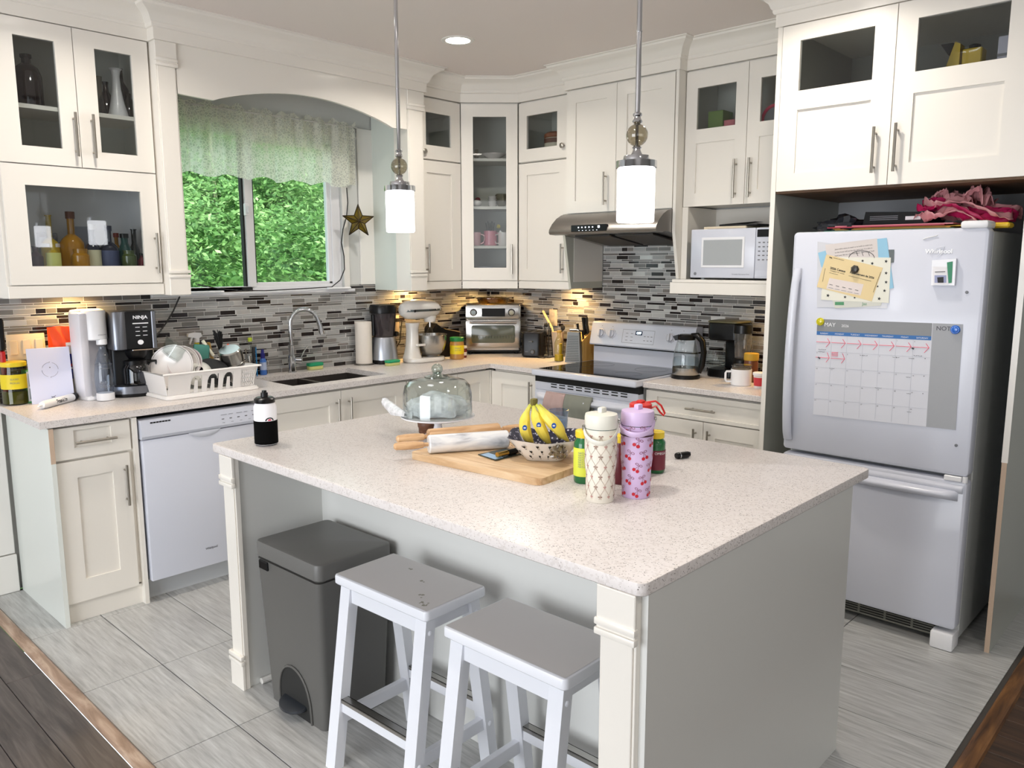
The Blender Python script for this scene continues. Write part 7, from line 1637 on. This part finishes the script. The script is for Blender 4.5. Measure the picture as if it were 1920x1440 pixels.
tl = LACE.n('BsdfTranslucent'); tl.inputs[0].default_value = rgb(246, 246, 232); m1 = LACE.n('MixShader'); m1.inputs[0].default_value = .65; LACE.l(LACE.b.outputs[0], m1.inputs[1]); LACE.l(tl.outputs[0], m1.inputs[2])
tr_ = LACE.n('BsdfTransparent'); m2 = LACE.n('MixShader'); LACE.l(fc, m2.inputs[0]); LACE.l(tr_.outputs[0], m2.inputs[1]); LACE.l(m1.outputs[0], m2.inputs[2]); LACE.l(m2.outputs[0], LACE.out.inputs[0])
t = thing('lace_valance', 'cream lace curtain hanging across the top of the kitchen window', 'curtain')
def lace(u, v):
    x = -2.55+1.32*u; zt_ = 2.415; zb_ = 2.035+.012*math.sin(u*40)
    amp = .010+.012*v; y = -.055+amp*math.sin(u*58+1.5*math.sin(u*9))+.006*math.sin(u*131)
    if v < .05: y = -.055+.004*math.sin(u*130)
    z = zt_+(zb_-zt_)*v + (.010*math.sin(u*95)+.008*math.sin(u*51)) * (1-min(1, v*14))
    return (x, y, z)
b = MB(); b.grid(lace, 220, 26); obj('lace_panel', b, LACE.m, t, 60)
b = MB(); b.cyl((-2.56, -.055, 2.392), (-1.215, -.055, 2.392), .0045, n=8); obj('curtain_rod', b, mat('rod_white', (200, 198, 190), .4), t)
# star lantern
sc_ = at(672, 415, 'y', -.10); t = thing('star_lantern', 'dark metal star with amber glass hanging on a chain beside the window', 'ornament', sc_, -20)
pts5 = []; Rs = .104
for i in range(10):
    a = PI/2+i*PI/5; rr_ = Rs if i % 2 == 0 else Rs*.42; pts5.append(Vector((rr_*math.cos(a), 0, rr_*math.sin(a))))
for s in (-1, 1):
    apex = Vector((0, s*.028, 0))
    for i in range(10):
        b = MB(); b.poly([apex*.92, pts5[i]*.96, pts5[(i+1) % 10]*.96]); obj('amber_pane', b, glassmat('amber_glass', (196, 178, 96), 1.2, density=.30, dcol=(124, 110, 50)) if 'amber_glass' not in MATS else MATS['amber_glass'], t, 0)
b = MB()
for i in range(10):
    b.tube([pts5[i], pts5[(i+1) % 10]], .0028, 6)
    for s in (-1, 1): b.tube([Vector((0, s*.028, 0)), pts5[i]], .0024, 6)
obj('frame', b, mat('dark_bronze', (44, 34, 22), .4, .7), t)
b = MB(); zk = 2.375-sc_.z; z = Rs
while z < zk-.02: b.tube([(0, 0, z), (.0025, 0, z+.005), (0, 0, z+.010), (-.0025, 0, z+.005)], .0009, 4, closed=True); z += .0095
b.tube([(0, 0, zk-.02), (0, 0, zk), (0, .05, zk+.015), (0, .085, zk+.01)], .002, 6); obj('chain', b, MATS['dark_bronze'], t)
t['kind'] = 'thing'

# ================================================================== INSIDE THE GLASS CABINETS
def bottle(name, lab, cat, x, y, z, prof, m, rz=0, group=None, label=None, cap=None, M=None):
    t = thing(name, lab, cat, (x, y, z), group=group) if M is None else thing(name, lab, cat, M @ Vector((x, y, z)), group=group)
    b = MB(); b.lathe(prof, 24); obj('body', b, m, t)
    if label: b = MB(); r_ = label[3]+.0008; b.lathe([(r_, label[0]), (r_, label[1])], 24, caps=False); obj('label', b, label[2], t)
    if cap: b = MB(); b.lathe([(cap[0], cap[1]), (cap[0], cap[2])], 16); obj('cap', b, cap[3], t)
    return t
DKB = mat('brown_glass', (34, 22, 20), .08, coat=.5); def_y = -.19
def X(px, py, y=def_y): return at(px, py, 'y', y).x
S1 = 2.2455; zb1 = 2.0065
bottle('brown_jug', 'large dark brown bottle behind the far left glass door', 'bottle', X(58, 190), -.17, S1, [(.055, 0), (.058, .01), (.058, .14), (.045, .175), (.020, .195), (.018, .215), (.023, .218), (.023, .232)], DKB)
bottle('milk_glass_vase', 'tall white milk glass vase behind the second glass door', 'vase', X(217, 210), -.22, S1, [(.042, 0), (.045, .01), (.030, .07), (.020, .13), (.017, .19), (.022, .215), (.030, .222)], mat('milk_glass', (226, 226, 228), .3, coat=.3))
bottle('brown_bottle', 'short dark brown bottle left of the white vase', 'bottle', X(201, 210, -.13), -.13, S1, [(.032, 0), (.034, .01), (.034, .09), (.014, .13), (.012, .16), (.015, .175)], DKB)
bottle('wine_bottle', 'tall dark bottle behind the white vase', 'bottle', X(231, 210, -.13), -.12, S1, [(.034, 0), (.036, .01), (.036, .15), (.014, .19), (.013, .245), (.016, .248)], DKB)
bottle('glass_vase', 'slender clear cut-glass vase at the left of the white vase', 'vase', X(188, 210, -.2), -.20, S1, [(.030, 0), (.022, .05), (.014, .12), (.018, .18)], MATS['ball_glass'])
bottle('glass_decanter', 'clear decanter at the right edge behind the second glass door', 'decanter', X(243, 214, -.16), -.16, S1, [(.028, 0), (.03, .01), (.03, .08), (.012, .11), (.012, .13)], MATS['ball_glass'])
b = MB(); b.lathe([(.03, 0), (.09, .022), (.10, .03), (.088, .026), (.028, .004)], 36, caps=False); one('glass_platter', 'shallow glass bowl on the lower shelf behind the far left door', 'bowl', b, MATS['ball_glass'], (X(75, 270), -.17, zb1))
b = MB(); b.prism([(-.028, 0), (.028, 0), (.030, .03), (.014, .06), (-.010, .062), (-.028, .035)], -.006, .006, 'y'); b.lathe([(.012, 0), (.010, .004)], 14, M=Matrix.Translation((0, -.007, .030)) @ Matrix.Rotation(PI/2, 4, 'X')); one('photo_ornament', 'small tan arched ornament on the lower shelf behind the second door', 'ornament', b, mat('ornament_tan', (176, 158, 128), .5), (X(204, 285), -.22, zb1))
b = MB(); b.lathe([(.02, 0), (.022, .045)], 20, caps=False); one('shot_glass', 'small clear glass beside the tan ornament', 'glass', b, MATS['ball_glass'], (X(234, 290), -.20, zb1))
ZL = 1.5405
q = MB(); q.box(-3.245, -2.61, -.308, -.018, 1.520, 1.540); obj('shelf', q, SHELFM, bpy.data.objects['wall_cabinet.001'], 0)
def liquor(lab, px, y, h, r, m, label=None, cap=None, neck=.35, nm='liquor_bottle', nr=.012):
    x = X(px, 490, y); hb = h*(1-neck); cl = MATS
    bottle(nm, lab, 'bottle', x, y, ZL, [(r*.95, 0), (r, .005), (r, hb*.78), (r*.75, hb*.92), (nr, hb*1.05), (nr, h*.97), (nr+.003, h*.975), (nr+.003, h)], m, group='bottles behind the wide glass door', label=(h*label[0], h*label[1], label[2], r) if label else None, cap=(nr+.004, h*.88, h*1.005, cap) if cap else None)
AMB = mat('amber_liquor', (176, 124, 30), .12, coat=.5); YLQ = mat('yellow_liquor', (196, 168, 50), .12, coat=.5); DGL = mat('dark_liquor', (40, 42, 56), .15, coat=.4); CLQ = mat('clear_liquor', (150, 150, 146), .1, coat=.5); GRL = mat('green_liquor', (70, 84, 40), .15, coat=.4)
liquor('tall golden bottle at the left behind the wide glass door', 97, -.13, .245, .040, YLQ, (.40, .47, TXTW), None, .45)
liquor('short bottle with a lemon label in front of the tall golden bottle', 101, -.26, .115, .030, YLQ, (.08, .62, mat('label_lemon', (214, 216, 130), .5)), None, .3)
liquor('amber bottle with brown stopper behind the lamp reflection', 138, -.15, .262, .052, AMB, None, mat('stopper_brown', (112, 70, 54), .5), .42, nr=.016)
liquor('wide ribbed amber jar in the middle behind the wide glass door', 152, -.24, .09, .038, AMB, None, None, .15, nr=.030)
liquor('clear bottle with cream label and dark cap', 176, -.21, .205, .034, DGL, (.06, .42, mat('label_cream_long', (212, 208, 176), .5)), CLQ, .42)
liquor('dark blue bottle with navy label', 207, -.21, .20, .042, DGL, (.06, .42, mat('label_navy', (70, 78, 110), .5)), mat('cap_slate', (52, 54, 70), .4), .40)
liquor('small amber bottle behind the dark blue bottle', 221, -.12, .17, .022, AMB, None, mat('cap_red', (150, 60, 40), .4), .35, nr=.009)
liquor('teal bottle with black cap right of the dark blue bottle', 236, -.20, .165, .030, mat('teal_liquor', (40, 74, 70), .15, coat=.4), None, BLACK, .30, nr=.016)
liquor('short olive green bottle in front of the teal bottle', 243, -.26, .085, .034, GRL, None, None, .12, nr=.026)
liquor('tall dark bottle at the right behind the wide glass door', 254, -.17, .19, .024, mat('black_liquor', (24, 26, 24), .15, coat=.4), None, None, .40)
liquor('small red-labelled bottle at the right end behind the wide glass door', 266, -.25, .07, .018, mat('red_liquor', (110, 24, 36), .2), None, BLACK, .30, nr=.008)
liquor('small dark bottle at the left end behind the wide glass door', 68, -.20, .10, .030, mat('plum_liquor', (70, 44, 52), .2), None, None, .3)
b = MB(); b.box(-.045, .045, -.004, .004, 0, .165, bev=.003); b.box(-.032, .032, -.006, -.004, .02, .145, m=1); one('picture_frame', 'small grey picture frame at the back left behind the wide glass door', 'frame', b, [mat('frame_grey', (150, 152, 160), .4), mat('frame_pale', (190, 194, 204), .4)], (X(84, 400, -.08), -.08, ZL+.08))
bpy.data.objects['picture_frame'].location.z = ZL
b = MB(); b.box(-.05, .05, -.004, .004, 0, .20, bev=.003); one('pale_board', 'pale grey board standing behind the amber bottle with brown stopper', 'board', b, mat('board_pale', (176, 180, 192), .4), (X(150, 400, -.06), -.06, ZL))
# diagonal corner unit (its local frame)
DM = Matrix.Translation((-.465, -.465, 0)) @ Matrix.Rotation(math.radians(-45), 4, 'Z')
def DP(x, y, z): return DM @ Vector((x, y, z))
def mug(lab, x, y, z, m, r=.040, h=.085, side=1, print_=False):
    t = thing('mug', lab, 'mug', DP(x, y, z), -45, 'mugs in the corner cabinet'); b = MB(); b.lathe([(r*.9, 0), (r, .006), (r, h), (r*.94, h), (r*.92, .01), (.001, .008)], 30, caps=False); b.lathe([(.001, .001), (r*.9, 0)], 30, caps=False); obj('body', b, m, t)
    b = MB(); b.tube([(side*r*.95, -.01, h*.85), (side*r*1.5, -.016, h*.80), (side*r*1.65, -.018, h*.5), (side*r*1.4, -.015, h*.2), (side*r*.95, -.01, h*.14)], .0045, 8); obj('handle', b, m, t)
    if print_:
        b = MB(); f = cylwrap(r, h*.45, -PI/2-.12, off=.001); b.poly([f(.011*math.cos(a)+.0, .009*math.sin(a)) for a in [2*PI*i/14 for i in range(14)]]); b.poly([f(-.012, .009), f(.002, .006), f(-.002, .018)], 1); obj('print', b, [TXTW, mat('print_crimson', (190, 40, 60), .5)], t)
PKM = mat('mug_pink', (206, 130, 146), .3, coat=.3)
mug('deep pink mug holding spoons in the middle of the corner cabinet', .004, .075, 1.6775, PKM, .044, .098, 1)
mug('pale pink mug at the left edge of the corner cabinet', -.10, .060, 1.6775, mat('mug_pale_pink', (214, 170, 176), .3, coat=.3), .040, .088, 1)
mug('white mug at the right edge of the corner cabinet', .095, .065, 1.6775, CER, .040, .088, -1)
t = thing('teaspoons', 'dark spoons and a yellow tea tag sticking out of the deep pink mug', 'cutlery', DP(.004, .075, 1.69), -45); b = MB()
for i in range(5): b.tube([(.005*i-.01, 0, .01), (-.03+.014*i, 0, .14+.01*(i % 2))], .0028, 6)
obj('spoon_handles', b, MBLACK, t); b = MB(); b.sph((.055, -.01, .115), .014, 10, (1, .4, 1)); obj('yellow_tag', b, mat('tag_yellow', (176, 160, 60), .6), t); b = MB(); b.prism([(.058, .06), (.078, .06), (.078, .078), (.068, .092), (.058, .078)], -.012, -.010, 'y'); obj('white_tag', b, TXTW, t)
for i in range(4):
    o = one('ramekin', 'white fluted ramekin in a stack on the second shelf of the corner cabinet', 'bowl', (lambda b: (b.lathe([(.022, 0), (.030, .016), (.032, .018), (.028, .016), (.020, .003)], 24, caps=False), b)[1])(MB()), CER, group='stacked ramekins'); o.location = DP(.020, .075, 1.9355+i*.0165)
b = MB(); b.lathe([(.02, 0), (.046, .03), (.044, .075), (.036, .085)], 26, caps=False); one('glass_bowl', 'clear glass bowl right of the ramekin stack', 'bowl', b, MATS['ball_glass'], DP(.080, .09, 1.936))
b = MB(); b.sph((0, 0, .022), .034, 16, (1, 1, .65)); b.sph((.008, 0, .045), .018, 12, (1.1, 1, .9), m=1); one('teapot_ornament', 'small white and dark red ceramic ornament left of the ramekins', 'ornament', b, [CER, mat('dark_red_glaze', (110, 40, 46), .3)], DP(-.085, .06, 1.936))
b = MB(); b.lathe([(.03, 0), (.075, .028), (.082, .034), (.072, .030), (.028, .004)], 36, caps=False); one('serving_bowl', 'white scalloped bowl on the top shelf of the corner cabinet', 'bowl', b, CER, DP(.03, .09, 2.2455))
b = MB(); b.lathe([(.014, 0), (.018, .03), (.012, .06)], 14); one('salt_shaker', 'small glass shaker on the top shelf of the corner cabinet', 'shaker', b, MATS['ball_glass'], DP(-.085, .07, 2.2455))
o = crumple('red_cloth', 'bright red cloth at the bottom of the corner cabinet', 'cloth', (0, 0, 0), (.05, .035, .04), mat('cloth_red', (190, 40, 44), .6), 12, rz=-45); o.location = DP(-.07, .05, 1.4525)
o = crumple('tan_packets', 'tan and brown packets beside the red cloth in the corner cabinet', 'packets', (0, 0, 0), (.05, .035, .045), mat('packet_tan', (176, 136, 92), .6), 14, rz=-45); o.location = DP(.035, .05, 1.4525)
b = MB(); b.box(-.055, .055, -.02, .02, 0, .085, bev=.006); one('grey_tub', 'pale grey tub behind the red cloth in the corner cabinet', 'tub', b, mat('tub_grey', (150, 154, 164), .5), DP(-.03, .14, 1.4525), -45)
# small cabinets
RM_ = Matrix.Rotation(-PI/2, 4, 'Z')
b = MB(); b.box(-.050, .0, -.03, .03, 0, .075); b.box(.006, .070, -.03, .03, 0, .070); t = one('tea_boxes', 'two small black boxes behind the small glass door right of the window', 'box', b, [MBLACK], (-.825, -.25, 2.2265)); 
q = MB(); q.text('Stash', .022, front(-.0308, .038, .045)); obj('lettering', q, TXTG, t)
t = thing('cookie_canister', 'cream canister with brown lid and speckled band behind the right small glass door', 'canister', RM_ @ Vector((.815, -.20, 2.2265)))
b = MB(); b.lathe([(.070, 0), (.075, .01), (.078, .12), (.072, .135)], 34); obj('body', b, mat('canister_cream', (214, 206, 186), .4), t); b = MB(); b.lathe([(.0785, .100), (.080, .128)], 34, caps=False); obj('band', b, mat('canister_band', (104, 60, 44), .5), t); b = MB(); b.lathe([(.076, .134), (.080, .138), (.078, .158), (.06, .170), (.02, .176)], 34); obj('lid', b, mat('canister_lid', (142, 78, 44), .4), t)
def rbox(name, lab, cat, x0, x1, y0, y1, z0, z1, m, extra=None):
    b = MB(); b.box(x0, x1, y0, y1, z0, z1, bev=.002); o = one(name, lab, cat, b, m, rz=R)
    return o
Z3 = 1.8915+.0
t = rbox('green_box', 'green box behind the left glass door above the microwave', 'box', 1.955, 2.045, -.27, -.16, 2.215, 2.375, mat('box_green', (112, 140, 70), .5))
q = MB(); q.box(1.886, 2.536, -.305, -.02, 2.195, 2.213); obj('shelf', q, SHELFM, bpy.data.objects['microwave_cabinet'], 0)
rbox('pink_box', 'pink and white box beside the green box above the microwave', 'box', 2.062, 2.125, -.29, -.22, 2.214, 2.315, mat('box_pink', (214, 120, 130), .5)); rbox('magenta_box', 'magenta box at the right behind the left glass door above the microwave', 'box', 2.128, 2.16, -.28, -.2, 2.214, 2.33, mat('box_magenta', (200, 50, 90), .5))
b = MB(); b.lathe([(.028, 0), (.03, .12), (.012, .15), (.012, .18)], 20); one('grey_bottle', 'grey bottle behind the pink box above the microwave', 'bottle', b, mat('bottle_grey', (90, 88, 92), .4), RM_ @ Vector((2.09, -.14, 2.214)))
b = MB(); b.lathe([(.062, 0), (.075, 0), (.075, .012), (.062, .012)], 34, caps=False, M=Matrix.Translation((0, 0, .078)) @ Matrix.Rotation(PI/2, 4, 'X')); b.lathe([(.061, .004), (.001, .004)], 34, caps=False, m=1, M=Matrix.Translation((0, 0, .078)) @ Matrix.Rotation(PI/2, 4, 'X')); one('cake_tin_ring', 'round magenta-rimmed tin behind the right glass door above the microwave', 'tin', b, [mat('tin_magenta', (206, 40, 80), .4), mat('tin_grey', (120, 120, 120), .5)], RM_ @ Vector((2.345, -.27, 2.2135)), -90)

ZU = 2.285
q = MB(); q.box(2.618, 3.557, -.742, -.02, ZU-.018, ZU); obj('shelf', q, CABIN, bpy.data.objects['fridge_cabinet'], 0)
t = thing('yellow_tool', 'yellow and black power tool behind the right glass door above the fridge', 'tool', RM_ @ Vector((3.29, -.60, ZU)), -90)
b = MB(); b.prism([(-.055, 0), (-.01, 0), (-.01, .14), (-.03, .15), (-.045, .10), (-.06, .05)], -.03, .03, 'y'); b.box(0, .07, -.035, .035, 0, .115, bev=.004); obj('body', b, mat('tool_yellow', (190, 160, 30), .5), t); b = MB(); b.lathe([(.02, .115), (.022, .13), (.01, .135)], 16, (.035, 0, 0)); b.prism([(-.085, .15), (-.04, .15), (-.045, .125), (-.055, .105)], -.02, .02, 'y'); obj('black_parts', b, MBLACK, t)
b = MB(); b.box(-.04, .045, -.02, .02, 0, .14, bev=.003); b.box(-.04, .045, -.022, -.02, .065, .075, m=1); b.box(.015, .020, -.022, -.02, .0, .07, m=1); one('white_carton', 'white carton at the right edge behind the right glass door above the fridge', 'carton', b, [mat('carton_pale', (190, 190, 206), .5), TXTG], RM_ @ Vector((3.455, -.62, ZU)), -90)
